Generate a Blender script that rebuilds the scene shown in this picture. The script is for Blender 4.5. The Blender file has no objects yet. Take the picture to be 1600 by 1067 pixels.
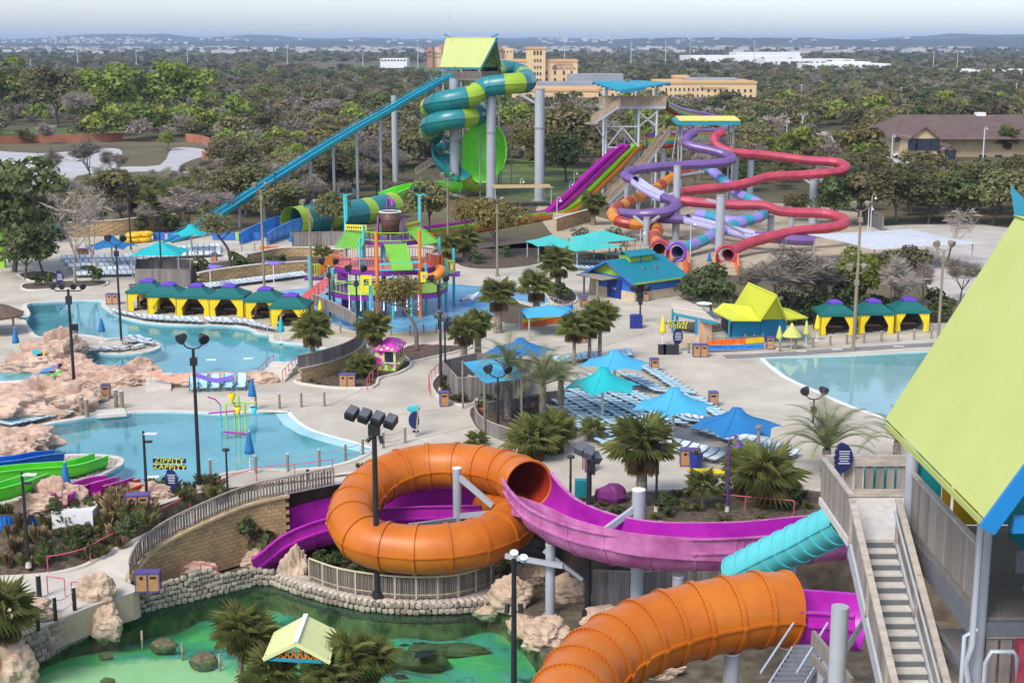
import bpy, math, random
import numpy as np
from math import sin, cos, tan, pi, radians, atan2, sqrt, floor
from mathutils import Vector, Matrix, noise as mnoise
from mathutils.geometry import delaunay_2d_cdt
SC = bpy.context.scene
COL = SC.collection
R = random.Random(7)
# ------------------------------------------------------------------ camera
F = 2222.2                      # focal length in photo pixels (50 mm on 36 mm at 1600 px)
TH = radians(11.88)
CAMZ = 26.0
cd = bpy.data.cameras.new('camera'); cam = bpy.data.objects.new('camera', cd); COL.objects.link(cam)
cd.lens = 50.0; cd.sensor_width = 36.0; cd.clip_start = 0.5; cd.clip_end = 60000
cam.location = (0, 0, CAMZ); cam.rotation_euler = (pi/2 - TH, 0, 0)
SC.camera = cam
# ------------------------------------------------------------------ sky and sun (bright hazy overcast)
SUN_EL, SUN_AZ = radians(48), radians(215)      # azimuth clockwise from +Y: behind the camera, to the left
w = bpy.data.worlds.new('World'); SC.world = w; w.use_nodes = True
nt = w.node_tree; nt.nodes.clear()
wo = nt.nodes.new('ShaderNodeOutputWorld'); bg = nt.nodes.new('ShaderNodeBackground')
sky = nt.nodes.new('ShaderNodeTexSky'); sky.sky_type = 'NISHITA'; sky.sun_disc = False
sky.sun_elevation = SUN_EL; sky.sun_rotation = SUN_AZ
sky.air_density = 1.0; sky.dust_density = 1.2; sky.ozone_density = 2.0
hs = nt.nodes.new('ShaderNodeHueSaturation'); hs.inputs['Saturation'].default_value = 0.62   # thin high overcast
tint = nt.nodes.new('ShaderNodeMix'); tint.data_type = 'RGBA'; tint.blend_type = 'MULTIPLY'; tint.inputs[0].default_value = 1.0
tint.inputs[7].default_value = (0.87, 0.90, 1.0, 1)
nt.links.new(sky.outputs[0], hs.inputs['Color']); nt.links.new(hs.outputs[0], tint.inputs[6])
nt.links.new(tint.outputs[2], bg.inputs['Color']); bg.inputs['Strength'].default_value = 0.15
nt.links.new(bg.outputs[0], wo.inputs['Surface'])
sl = bpy.data.lights.new('sun', 'SUN'); sl.energy = 2.0; sl.angle = radians(22); sl.color = (1.0, 0.94, 0.84)
so = bpy.data.objects.new('sun', sl); COL.objects.link(so)
so.rotation_euler = (pi/2 - SUN_EL, 0, pi - SUN_AZ)
SC.view_settings.view_transform = 'Standard'; SC.view_settings.look = 'None'
SC.view_settings.exposure = 0.74; SC.view_settings.gamma = 1.0
SC.cycles.max_bounces = 6; SC.cycles.diffuse_bounces = 2; SC.cycles.glossy_bounces = 2
SC.cycles.transparent_max_bounces = 12; SC.cycles.transmission_bounces = 3; SC.cycles.volume_bounces = 0
SC.cycles.use_denoising = True
# ------------------------------------------------------------------ photo pixel + distance -> place in the world
_c, _s = cos(TH), sin(TH)
def ray(px, py):
 x, u = (px-800)/F, (533.5-py)/F
 return Vector((x, _c+u*_s, -_s+u*_c))
def at(px, py, Y):
 d = ray(px, py); t = Y/d.y
 return Vector((d.x*t, Y, CAMZ+d.z*t))
def g(px, py, z=0.0):
 d = ray(px, py); t = (z-CAMZ)/d.z
 return Vector((d.x*t, d.y*t, z))
def zat(py, Y):
 return at(800, py, Y).z
def gs(pts, z=0.0):
 return [g(p[0], p[1], p[2] if len(p) > 2 else z) for p in pts]
# ------------------------------------------------------------------ materials
MATS = {}
def M(name, col, rough=0.6, var=0.12, scale=2.0, bump=0.0, metal=0.0, rnd=0.0, spec=0.4, detail=4.0, col2=None, streak=None, coat=0.0, bscale=None, trans=0.0):
 if name in MATS: return MATS[name]
 m = bpy.data.materials.new(name); MATS[name] = m; m.use_nodes = True
 n, l = m.node_tree.nodes, m.node_tree.links
 b = n['Principled BSDF']
 b.inputs['Roughness'].default_value = rough; b.inputs['Metallic'].default_value = metal
 b.inputs['Specular IOR Level'].default_value = spec
 if coat: b.inputs['Coat Weight'].default_value = coat; b.inputs['Coat Roughness'].default_value = 0.12
 tc = n.new('ShaderNodeTexCoord')
 vec = tc.outputs['Object']
 if streak:
  mp = n.new('ShaderNodeMapping'); mp.inputs['Scale'].default_value = streak
  l.new(vec, mp.inputs['Vector']); vec = mp.outputs[0]
 nz = n.new('ShaderNodeTexNoise'); nz.inputs['Scale'].default_value = scale; nz.inputs['Detail'].default_value = detail
 nz.inputs['Roughness'].default_value = 0.6
 l.new(vec, nz.inputs['Vector'])
 mx = n.new('ShaderNodeMix'); mx.data_type = 'RGBA'
 a = tuple(max(0, c*(1-var)) for c in col); c2 = col2 if col2 else tuple(min(1, c*(1+var)) for c in col)
 mx.inputs[6].default_value = (*a, 1); mx.inputs[7].default_value = (*c2, 1)
 rp = n.new('ShaderNodeMapRange'); rp.inputs[1].default_value = 0.32; rp.inputs[2].default_value = 0.68
 l.new(nz.outputs['Fac'], rp.inputs[0]); l.new(rp.outputs[0], mx.inputs[0])
 out = mx.outputs[2]
 if rnd:
  oi = n.new('ShaderNodeObjectInfo'); h = n.new('ShaderNodeHueSaturation')
  r1 = n.new('ShaderNodeMapRange'); r1.inputs[3].default_value = 1-rnd; r1.inputs[4].default_value = 1+rnd
  l.new(oi.outputs['Random'], r1.inputs[0]); l.new(r1.outputs[0], h.inputs['Value'])
  r2 = n.new('ShaderNodeMath'); r2.operation = 'MULTIPLY'; r2.inputs[1].default_value = 7.31
  r3 = n.new('ShaderNodeMath'); r3.operation = 'FRACT'
  r4 = n.new('ShaderNodeMapRange'); r4.inputs[3].default_value = 0.5-rnd*0.06; r4.inputs[4].default_value = 0.5+rnd*0.06
  l.new(oi.outputs['Random'], r2.inputs[0]); l.new(r2.outputs[0], r3.inputs[0]); l.new(r3.outputs[0], r4.inputs[0]); l.new(r4.outputs[0], h.inputs['Hue'])
  l.new(out, h.inputs['Color']); out = h.outputs[0]
 l.new(out, b.inputs['Base Color'])
 if bump:
  nb = n.new('ShaderNodeTexNoise'); nb.inputs['Scale'].default_value = bscale or scale*3; nb.inputs['Detail'].default_value = 5
  l.new(vec, nb.inputs['Vector'])
  bp = n.new('ShaderNodeBump'); bp.inputs['Strength'].default_value = bump; bp.inputs['Distance'].default_value = 0.05
  l.new(nb.outputs['Fac'], bp.inputs['Height']); l.new(bp.outputs[0], b.inputs['Normal'])
 if trans:
  tr = n.new('ShaderNodeBsdfTranslucent'); l.new(out, tr.inputs['Color'])
  ms = n.new('ShaderNodeMixShader'); ms.inputs[0].default_value = trans
  l.new(b.outputs[0], ms.inputs[1]); l.new(tr.outputs[0], ms.inputs[2]); l.new(ms.outputs[0], n['Material Output'].inputs['Surface'])
 return m
def water_mat(name, tintc, bump=0.15, scale=1.2, rough=0.03, milky=0.0, milkc=(0.3,0.6,0.6)):
 m = bpy.data.materials.new(name); MATS[name] = m; m.use_nodes = True
 n, l = m.node_tree.nodes, m.node_tree.links; n.clear()
 o = n.new('ShaderNodeOutputMaterial'); mix = n.new('ShaderNodeMixShader'); fr = n.new('ShaderNodeFresnel'); fr.inputs[0].default_value = 1.33
 tr = n.new('ShaderNodeBsdfTransparent'); tr.inputs[0].default_value = (*tintc, 1)
 gl = n.new('ShaderNodeBsdfGlossy'); gl.inputs['Roughness'].default_value = rough
 tc = n.new('ShaderNodeTexCoord'); nz = n.new('ShaderNodeTexNoise'); nz.inputs['Scale'].default_value = scale; nz.inputs['Detail'].default_value = 4
 mp = n.new('ShaderNodeMapping'); mp.inputs['Scale'].default_value = (1, 0.7, 1); mp.inputs['Rotation'].default_value = (0, 0, 0.4)
 l.new(tc.outputs['Object'], mp.inputs[0]); l.new(mp.outputs[0], nz.inputs['Vector'])
 bp = n.new('ShaderNodeBump'); bp.inputs['Strength'].default_value = bump; bp.inputs['Distance'].default_value = 0.06
 l.new(nz.outputs['Fac'], bp.inputs['Height']); l.new(bp.outputs[0], gl.inputs['Normal']); l.new(bp.outputs[0], fr.inputs['Normal'])
 body = tr.outputs[0]
 if milky:
  df = n.new('ShaderNodeBsdfDiffuse'); df.inputs[0].default_value = (*milkc, 1)
  m2 = n.new('ShaderNodeMixShader'); m2.inputs[0].default_value = milky
  l.new(body, m2.inputs[1]); l.new(df.outputs[0], m2.inputs[2]); body = m2.outputs[0]
 l.new(fr.outputs[0], mix.inputs[0]); l.new(body, mix.inputs[1]); l.new(gl.outputs[0], mix.inputs[2]); l.new(mix.outputs[0], o.inputs['Surface'])
 return m
# ------------------------------------------------------------------ mesh helper
class MB:
 def __init__(self): self.v = []; self.f = []; self.mi = []; self.sm = []
 def add(self, vs, fs, mi=0, smooth=False):
  o = len(self.v); self.v.extend([tuple(p) for p in vs])
  for f in fs: self.f.append(tuple(i+o for i in f)); self.mi.append(mi); self.sm.append(smooth)
  return self
 def quad(self, a, b, c, d, mi=0): return self.add([a, b, c, d], [(0, 1, 2, 3)], mi)
 def box(self, c, s, rz=0.0, mi=0, rx=0.0, ry=0.0):
  hx, hy, hz = s[0]/2, s[1]/2, s[2]/2
  m = Matrix.Rotation(rz, 3, 'Z') @ Matrix.Rotation(ry, 3, 'Y') @ Matrix.Rotation(rx, 3, 'X')
  c = Vector(c)
  vs = [c + m @ Vector((x*hx, y*hy, z*hz)) for z in (-1, 1) for y in (-1, 1) for x in (-1, 1)]
  return self.add(vs, [(0, 2, 3, 1), (4, 5, 7, 6), (0, 1, 5, 4), (2, 6, 7, 3), (0, 4, 6, 2), (1, 3, 7, 5)], mi)
 def bar(self, p, q, w, h=None, mi=0, up=Vector((0, 0, 1))):
  p, q = Vector(p), Vector(q); h = h or w; t = (q-p)
  if t.length < 1e-6: return self
  t.normalize(); s = t.cross(up)
  if s.length < 1e-4: s = t.cross(Vector((0, 1, 0)))
  s.normalize(); u = s.cross(t)
  vs = [b + s*(x*w/2) + u*(y*h/2) for b in (p, q) for y in (-1, 1) for x in (-1, 1)]
  return self.add(vs, [(0, 2, 3, 1), (4, 5, 7, 6), (0, 1, 5, 4), (2, 6, 7, 3), (0, 4, 6, 2), (1, 3, 7, 5)], mi)
 def cyl(self, p, q, r0, r1=None, n=10, mi=0, cap=True, smooth=True):
  p, q = Vector(p), Vector(q); r1 = r0 if r1 is None else r1
  t = (q-p).normalized(); s = t.cross(Vector((0, 0, 1)))
  if s.length < 1e-3: s = Vector((1, 0, 0))
  s.normalize(); u = s.cross(t)
  vs = []
  for b, r in ((p, r0), (q, r1)):
   for i in range(n):
    a = 2*pi*i/n; vs.append(b + s*(cos(a)*r) + u*(sin(a)*r))
  self.add(vs, [(i, (i+1) % n, n+(i+1) % n, n+i) for i in range(n)], mi, smooth)
  if cap:
   self.add(vs[:n], [tuple(range(n-1, -1, -1))], mi); self.add(vs[n:], [tuple(range(n))], mi)
  return self
 def tube(self, pts, r, n=6, mi=0, cap=False):
  pts = [Vector(p) for p in pts]; rings = []
  rr = r if isinstance(r, (list, tuple)) else [r]*len(pts)
  for i, p in enumerate(pts):
   t = (pts[min(i+1, len(pts)-1)] - pts[max(i-1, 0)]).normalized()
   s = t.cross(Vector((0.013, 0.02, 1)));
   if s.length < 1e-3: s = Vector((1, 0, 0))
   s.normalize(); u = s.cross(t)
   rings.append([p + s*(cos(2*pi*k/n)*rr[i]) + u*(sin(2*pi*k/n)*rr[i]) for k in range(n)])
  vs = [v for rg in rings for v in rg]
  fs = [(i*n+k, i*n+(k+1) % n, (i+1)*n+(k+1) % n, (i+1)*n+k) for i in range(len(pts)-1) for k in range(n)]
  self.add(vs, fs, mi, True)
  if cap: self.add(rings[0], [tuple(range(n))], mi); self.add(rings[-1], [tuple(range(n))], mi)
  return self
 def prism(self, poly, z0, z1, mi=0, top=True, bottom=True):     # poly: CCW list of (x,y)
  n = len(poly); a = [(p[0], p[1], z0) for p in poly]; b = [(p[0], p[1], z1) for p in poly]
  self.add(a+b, [(i, (i+1) % n, n+(i+1) % n, n+i) for i in range(n)], mi)
  if top: self.add(b, [tuple(range(n))], mi)
  if bottom: self.add(a, [tuple(range(n-1, -1, -1))], mi)
  return self
 def lathe(self, prof, c=(0, 0, 0), n=14, mi=0, smooth=True):
  vs = []; c = Vector(c)
  for r, z in prof:
   for k in range(n): vs.append(c + Vector((r*cos(2*pi*k/n), r*sin(2*pi*k/n), z)))
  fs = [(i*n+k, i*n+(k+1) % n, (i+1)*n+(k+1) % n, (i+1)*n+k) for i in range(len(prof)-1) for k in range(n)]
  return self.add(vs, fs, mi, smooth)
 def sphere(self, c, r, nu=10, nv=6, mi=0):
  sx, sy, sz = r if isinstance(r, (tuple, list)) else (r, r, r); c = Vector(c); vs = []
  for j in range(nv+1):
   a = pi*j/nv
   for k in range(nu): b = 2*pi*k/nu; vs.append(c + Vector((sx*sin(a)*cos(b), sy*sin(a)*sin(b), sz*cos(a))))
  return self.add(vs, [(j*nu+k, (j+1)*nu+k, (j+1)*nu+(k+1) % nu, j*nu+(k+1) % nu) for j in range(nv) for k in range(nu)], mi, True)
 def rock(self, c, r, seed=0, nu=14, nv=9, amp=0.28, mi=0, smooth=False):
  sx, sy, sz = r if isinstance(r, (tuple, list)) else (r, r, r); c = Vector(c); vs = []
  for j in range(nv+1):
   a = pi*j/nv
   for k in range(nu):
    b = 2*pi*k/nu; d = Vector((sin(a)*cos(b), sin(a)*sin(b), cos(a)))
    if j in (0, nv): d = Vector((0, 0, cos(a)))
    so_ = Vector((seed*3.1, seed*1.7, seed)); f = 1 + amp*mnoise.noise(d*1.7+so_) + amp*0.5*mnoise.noise(d*4.3+Vector((seed, seed*2.3, 5)))
    if nu > 30: f += amp*(.30*(.4-abs(mnoise.noise(d*5.0+so_)))*1.2 + .22*(.3-abs(mnoise.noise(d*11.0+so_))) + .08*mnoise.noise(d*23.0+so_))
    # flatten into facets
    vs.append(c + Vector((sx*d.x*f, sy*d.y*f, sz*d.z*f)))
  return self.add(vs, [(j*nu+k, (j+1)*nu+k, (j+1)*nu+(k+1) % nu, j*nu+(k+1) % nu) for j in range(nv) for k in range(nu)], mi, smooth)
 def mesh(self, name='mesh', mats=()):
  me = bpy.data.meshes.new(name); me.from_pydata(self.v, [], self.f)
  for m in (mats if isinstance(mats, (list, tuple)) else [mats]):
   if m is not None: me.materials.append(m)
  me.polygons.foreach_set('material_index', self.mi); me.polygons.foreach_set('use_smooth', self.sm)
  me.update(); return me
# ------------------------------------------------------------------ objects
ROOTINV = {}
def thing(name, label, cat, loc=(0, 0, 0), rz=0.0, group=None):
 o = bpy.data.objects.new(name, None); COL.objects.link(o)
 o.location = loc; o.rotation_euler = (0, 0, rz); o.empty_display_size = 0.1
 o['label'] = label; o['category'] = cat
 if group: o['group'] = group
 ROOTINV[o.name] = (Matrix.Translation(Vector(loc)) @ Matrix.Rotation(rz, 4, 'Z')).inverted()
 return o
def tag(o, label, cat, group=None):
 o['label'] = label; o['category'] = cat
 if group: o['group'] = group
 return o
def obj(name, mb, mats, parent=None, world=True):
 """mesh object; with a parent Empty the mesh is given in world coordinates (world=True) or in the parent's own (False)"""
 me = mb.mesh(name, mats) if isinstance(mb, MB) else mb
 o = bpy.data.objects.new(name, me); COL.objects.link(o)
 if parent is not None:
  o.parent = parent
  if world:
   p = parent
   while p is not None and p.name not in ROOTINV: p = p.parent
   if p is not None: o.matrix_parent_inverse = ROOTINV[p.name] if p is parent else Matrix()
 return o
def sub(name, mb, mats, part):
 """a sub-part: same coordinates as the part's own mesh"""
 o = bpy.data.objects.new(name, mb.mesh(name, mats) if isinstance(mb, MB) else mb); COL.objects.link(o); o.parent = part
 return o
def struct(name, mb, mats, kind='structure', parent=None):
 o = obj(name, mb, mats, parent, world=False)
 o['kind'] = kind
 return o
def inst(name, me, parent, loc=(0, 0, 0), rot=(0, 0, 0), sc=(1, 1, 1)):
 o = bpy.data.objects.new(name, me); COL.objects.link(o); o.parent = parent
 o.location = loc; o.rotation_euler = rot; o.scale = sc if isinstance(sc, (tuple, list)) else (sc, sc, sc)
 return o
KIDS = {}
def copy_tree(o, parent=None):
 c = o.copy(); COL.objects.link(c); c.parent = parent
 for ch in list(KIDS.get(o.name) or [x for x in o.children]): copy_tree(ch, c)
 return c
def dup(root, loc, rz=0.0, label=None, group=None, sc=None):
 ch = KIDS.get(root.name)
 if ch is None: ch = KIDS[root.name] = list(root.children)
 c = root.copy(); COL.objects.link(c); c.location = loc; c.rotation_euler = (0, 0, rz)
 if sc is not None: c.scale = sc if isinstance(sc, (tuple, list)) else (sc, sc, sc)
 if label: c['label'] = label
 if group: c['group'] = group
 for k in ch: copy_tree(k, c)
 return c
class Proto:
 """first place() moves the thing itself, later ones copy it"""
 def __init__(self, root): self.root = root; self.used = False
 def place(self, loc, rz=0.0, label=None, group=None, sc=None):
  if not self.used:
   self.used = True; o = self.root; KIDS[o.name] = list(o.children)
   o.location = loc; o.rotation_euler = (0, 0, rz)
   if sc is not None: o.scale = sc if isinstance(sc, (tuple, list)) else (sc, sc, sc)
   if label: o['label'] = label
   if group: o['group'] = group
   return o
  return dup(self.root, loc, rz, label, group, sc)
# ------------------------------------------------------------------ curves
def catmull(pts, n=8, closed=False):
 P = [Vector(p) for p in pts]; out = []; N = len(P)
 rng = range(N) if closed else range(N-1)
 for i in rng:
  if closed: a, b, c, d = P[(i-1) % N], P[i], P[(i+1) % N], P[(i+2) % N]
  else: a, b, c, d = P[max(i-1, 0)], P[i], P[i+1], P[min(i+2, N-1)]
  for k in range(n):
   t = k/n
   out.append(0.5*((2*b) + (c-a)*t + (2*a-5*b+4*c-d)*t*t + (3*b-a-3*c+d)*t**3))
 if not closed: out.append(P[-1].copy())
 return out
def resample(pts, n):
 L = [0]
 for i in range(1, len(pts)): L.append(L[-1] + (pts[i]-pts[i-1]).length)
 out = []; j = 0
 for k in range(n+1):
  s = L[-1]*k/n
  while j < len(L)-2 and L[j+1] < s: j += 1
  d = L[j+1]-L[j]; t = 0 if d < 1e-9 else (s-L[j])/d
  out.append(pts[j].lerp(pts[j+1], min(max(t, 0), 1)))
 return out
def length(pts): return sum((pts[i+1]-pts[i]).length for i in range(len(pts)-1))
def frames(pts, up=Vector((0, 0, 1))):
 fr = []
 for i in range(len(pts)):
  t = (pts[min(i+1, len(pts)-1)] - pts[max(i-1, 0)]).normalized()
  s = t.cross(up)
  if s.length < 1e-3: s = fr[-1][1] if fr else Vector((1, 0, 0))
  s.normalize(); fr.append((t, s, s.cross(t)))
 return fr
def ribbon(mb, left, right, mi=0, smooth=True):
 n = len(left); mb.add(list(left)+list(right), [(i, i+1, n+i+1, n+i) for i in range(n-1)], mi, smooth)
def inpoly(x, y, poly):
 c = False; n = len(poly); j = n-1
 for i in range(n):
  xi, yi, xj, yj = poly[i][0], poly[i][1], poly[j][0], poly[j][1]
  if (yi > y) != (yj > y) and x < (xj-xi)*(y-yi)/(yj-yi)+xi: c = not c
  j = i
 return c
def area2(poly): return sum(poly[i-1][0]*poly[i][1]-poly[i][0]*poly[i-1][1] for i in range(len(poly)))/2
def ccw(poly): return list(poly) if area2(poly) > 0 else list(reversed(poly))
def sheet_mb(outer, holes=(), z=0.0, grid=None, mb=None, mi=0):
 """flat (or z(x,y)) sheet bounded by outer, minus holes"""
 vs = []; ed = []
 for lp in [outer]+list(holes):
  o = len(vs); n = len(lp); vs += [Vector((p[0], p[1])) for p in lp]; ed += [(o+i, o+(i+1) % n) for i in range(n)]
 if grid:
  xs = [p[0] for p in outer]; ys = [p[1] for p in outer]; x = min(xs)
  while x < max(xs):
   y = min(ys)
   while y < max(ys):
    if inpoly(x, y, outer) and not any(inpoly(x, y, h) for h in holes): vs.append(Vector((x+grid*0.11*sin(y*3), y)))
    y += grid
   x += grid
 r = delaunay_2d_cdt(vs, ed, [], 0, 1e-5)
 V, Fc = r[0], r[2]; fs = []
 for f in Fc:
  cx = sum(V[i].x for i in f)/len(f); cy = sum(V[i].y for i in f)/len(f)
  if inpoly(cx, cy, outer) and not any(inpoly(cx, cy, h) for h in holes):
   a = sum(V[f[i-1]].x*V[f[i]].y-V[f[i]].x*V[f[i-1]].y for i in range(len(f)))
   fs.append(tuple(f) if a > 0 else tuple(reversed(f)))
 zz = (lambda x, y: z) if not callable(z) else z
 mb = mb or MB()
 return mb.add([(p.x, p.y, zz(p.x, p.y)) for p in V], fs, mi, callable(z))
def strip_mb(path, w0, w1, z0, z1, closed=False, mb=None, mi=0):
 """kerb-like strip following path: from offset w0 to w1 (left positive), z0..z1 above the path's own z"""
 P = [Vector(p) for p in path]; n = len(P); mb = mb or MB(); A = []; B = []
 for i in range(n):
  a = P[(i-1) % n] if closed else P[max(i-1, 0)]; b = P[(i+1) % n] if closed else P[min(i+1, n-1)]
  t = Vector((b.x-a.x, b.y-a.y, 0)).normalized(); s = Vector((-t.y, t.x, 0))
  A.append(P[i]+s*w0); B.append(P[i]+s*w1)
 k = n if closed else n-1; up = Vector((0, 0, 1)); vs = []
 for i in range(n): vs += [A[i]+up*z0, A[i]+up*z1, B[i]+up*z1, B[i]+up*z0]
 fs = []
 for i in range(k):
  j = (i+1) % n
  fs += [(4*i+e, 4*j+e, 4*j+(e+1) % 4, 4*i+(e+1) % 4) for e in range(4)]
 if not closed: fs += [(0, 1, 2, 3), (4*n-1, 4*n-2, 4*n-3, 4*n-4)]
 return mb.add(vs, fs, mi)
# ================================================================== the ground, pools and paths
concrete = M('concrete', (0.45, 0.395, 0.31), 0.85, 0.16, 0.22, 0.05, detail=10, col2=(0.56, 0.505, 0.41))
concrete2 = M('concrete_light', (0.52, 0.48, 0.41), 0.85, 0.10, 0.8, 0.05, detail=8)
coping = M('coping', (0.60, 0.55, 0.47), 0.8, 0.08, 1.5)
whitep = M('white_paint', (0.72, 0.72, 0.70), 0.6, 0.05, 2)
mulch = M('mulch', (0.075, 0.05, 0.035), 0.95, 0.45, 3.0, 0.6, detail=8, col2=(0.15, 0.115, 0.075))
scrub = M('scrub_ground', (0.085, 0.085, 0.03), 0.95, 0.35, 0.03, 0.4, detail=10, col2=(0.17, 0.13, 0.07))
sand = M('sand', (0.42, 0.34, 0.23), 0.95, 0.15, 0.5, 0.2, detail=8)
grassm = M('grass_ground', (0.07, 0.12, 0.025), 0.95, 0.35, 0.15, 0.3, detail=8, col2=(0.13, 0.17, 0.045))
asphalt = M('pale_asphalt', (0.42, 0.41, 0.40), 0.9, 0.12, 0.1, detail=6)
poolfloor = M('pool_floor', (0.30, 0.54, 0.60), 0.7, 0.14, 0.2, detail=6, col2=(0.40, 0.63, 0.66))
wavefloor = M('wave_floor', (0.42, 0.62, 0.64), 0.7, 0.10, 0.15, col2=(0.52, 0.68, 0.68))
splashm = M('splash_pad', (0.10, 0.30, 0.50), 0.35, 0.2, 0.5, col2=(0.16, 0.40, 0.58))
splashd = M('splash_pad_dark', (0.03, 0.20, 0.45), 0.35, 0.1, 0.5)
poolwater = water_mat('pool_water', (0.66, 0.89, 0.93), 0.16, 1.3)
wavewater = water_mat('wave_water', (0.84, 0.95, 0.97), 0.16, 1.1)
lagoonwater = water_mat('lagoon_water', (0.74, 1.0, 0.90), 0.25, 2.2)
jointm = M('joint', (0.25, 0.22, 0.19), 0.9, 0.1, 2)
def loop(px, n=5, z=0.0): return ccw(catmull(gs(px, z), n, True))
POOL_A = loop([(43,476),(76,472),(154,470),(158,478),(177,490),(202,499),(240,506),(291,508),(354,509),(388,514),(398,521),(420,524),(421,532),(444,536),(481,540),(512,549),(500,556),(463,563),(440,572),(420,577),(390,584),(330,588),(270,590),(200,592),(140,588),(105,584),(93,572),(97,559),(130,549),(180,554),(222,552),(248,545),(250,538),(236,530),(205,526),(170,529),(140,524),(100,522),(62,526),(49,514),(41,502),(48,490)], 3)
POOL_B = loop([(33,677),(76,664),(121,656),(147,651),(172,649),(197,648),(212,645),(273,644),(316,646),(354,648),(400,644),(448,644),(458,656),(481,671),(514,682),(552,692),(580,702),(564,712),(539,722),(501,730),(450,733),(400,733),(345,740),(318,752),(285,764),(235,763),(205,756),(165,752),(152,748),(180,734),(193,725),(189,716),(150,711),(90,711),(55,707),(44,695)], 3)
WAVE = loop([(1187,560),(1260,557),(1326,555),(1453,549),(1700,541),(1950,540),(1950,760),(1700,722),(1500,686),(1382,654),(1314,631),(1263,608),(1225,591),(1200,573)], 4)
SPLASH = loop([(425,458),(484,450),(560,445),(640,442),(709,444),(742,447),(800,450),(858,461),(852,474),(800,487),(741,500),(704,511),(628,519),(564,518),(526,508),(486,489),(440,478)], 3)
PARK = [Vector((-85,150,0)), g(-150,408), g(40,386), g(140,367), g(420,362), g(600,374), g(840,384), g(1000,432), g(1090,478), g(1300,506), g(2050,500), Vector((85,45,0)), Vector((-85,45,0))]
PARK = ccw(PARK)
FRONT_EDGE = gs([(-250,800),(0,792),(130,792),(200,802),(246,790),(300,772),(345,763),(400,757),(480,750),(545,742),(620,742),(740,738),(850,745),(874,770),(890,828),(1100,834),(1290,842),(1500,860),(2050,880)])
FRONT = ccw(FRONT_EDGE + [Vector((85,46,0)), Vector((-85,46,0))])
PIT = -4.0; LAG = -4.25
# terrain out to the horizon
HUGE = ccw([Vector((-14000,-500,0)), Vector((14000,-500,0)), Vector((14000,19000,0)), Vector((-14000,19000,0))])
struct('terrain', sheet_mb(HUGE, [PARK], -0.004), scrub)
def plaza():
 mb = sheet_mb(PARK, [POOL_A, POOL_B, WAVE, FRONT], 0.0)
 return struct('plaza_pavement', mb, concrete)
PLAZA = plaza()
def dist_poly(x, y, pl):
 b = 1e9
 for i in range(len(pl)-1):
  ax, ay, bx, by = pl[i].x, pl[i].y, pl[i+1].x, pl[i+1].y
  dx, dy = bx-ax, by-ay; t = max(0, min(1, ((x-ax)*dx+(y-ay)*dy)/(dx*dx+dy*dy+1e-9)))
  b = min(b, sqrt((x-ax-t*dx)**2+(y-ay-t*dy)**2))
 return b
def pool(poly, nm, wm, fm, zw, depth, beach=None, grid=3.0):
 bt = None
 if beach: bt = gs(beach)
 zf = (lambda x, y: -max(0.02, min(depth, dist_poly(x, y, bt)*0.09+0.02))) if beach else -depth
 struct(nm+'_floor', sheet_mb(poly, [], zf, grid if beach else None), fm)
 mb = MB(); n = len(poly)
 for i in range(n):
  a, b = poly[i], poly[(i+1) % n]
  za = zf(a.x, a.y) if beach else -depth; zb = zf(b.x, b.y) if beach else -depth
  mb.quad((a.x, a.y, za), (b.x, b.y, zb), (b.x, b.y, 0.0), (a.x, a.y, 0.0))
 struct(nm+'_wall', mb, fm)
 struct(nm+'_water', sheet_mb(poly, [], zw), wm)
 return poly
pool(POOL_A, 'lounge_pool', poolwater, poolfloor, -0.12, 1.1)
BEACH_B = [(448,644),(458,656),(481,671),(514,682),(552,692),(580,702)]
pool(POOL_B, 'play_pool', poolwater, poolfloor, -0.10, 0.9, BEACH_B)
BEACH_W = [(1187,560),(1200,573),(1225,591),(1263,608),(1314,631),(1382,654),(1500,686),(1700,722)]
pool(WAVE, 'wave_pool', wavewater, wavefloor, -0.08, 1.5, BEACH_W, 4.0)
# copings (a lip round the pools) and the white beach lines
struct('lounge_pool_coping', strip_mb([Vector((p.x,p.y,0)) for p in POOL_A], -0.02, -0.45, 0.004, 0.05, True), coping)
bl = catmull(gs([(448,645),(400,644),(354,648),(316,646),(273,644),(212,645),(197,648),(172,649),(147,651),(121,656),(76,664),(33,677)]), 5)
struct('play_pool_coping', strip_mb(bl, 0.0, -0.5, 0.004, 0.06), coping)
bl = catmull(gs([(33,677),(44,695),(55,707),(90,711),(150,711),(189,716),(193,725),(180,734),(152,748)]), 5)
struct('gravel_bank_coping', strip_mb(bl, -0.0, -0.35, 0.004, 0.10), coping)
bl = catmull(gs([(152,748),(165,752),(205,756),(235,763),(285,764),(318,752),(345,740),(400,733),(450,733),(501,730),(539,722),(564,712),(580,702)]), 5)
struct('play_pool_front_coping', strip_mb(bl, 0.0, -0.4, 0.004, 0.06), coping)
struct('beach_line', strip_mb(catmull(gs(BEACH_B), 6), -0.02, 0.30, 0.004, 0.02), whitep)
struct('wave_beach_line', strip_mb(catmull(gs(BEACH_W), 6), -0.02, 0.38, 0.004, 0.02), whitep)
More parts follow.
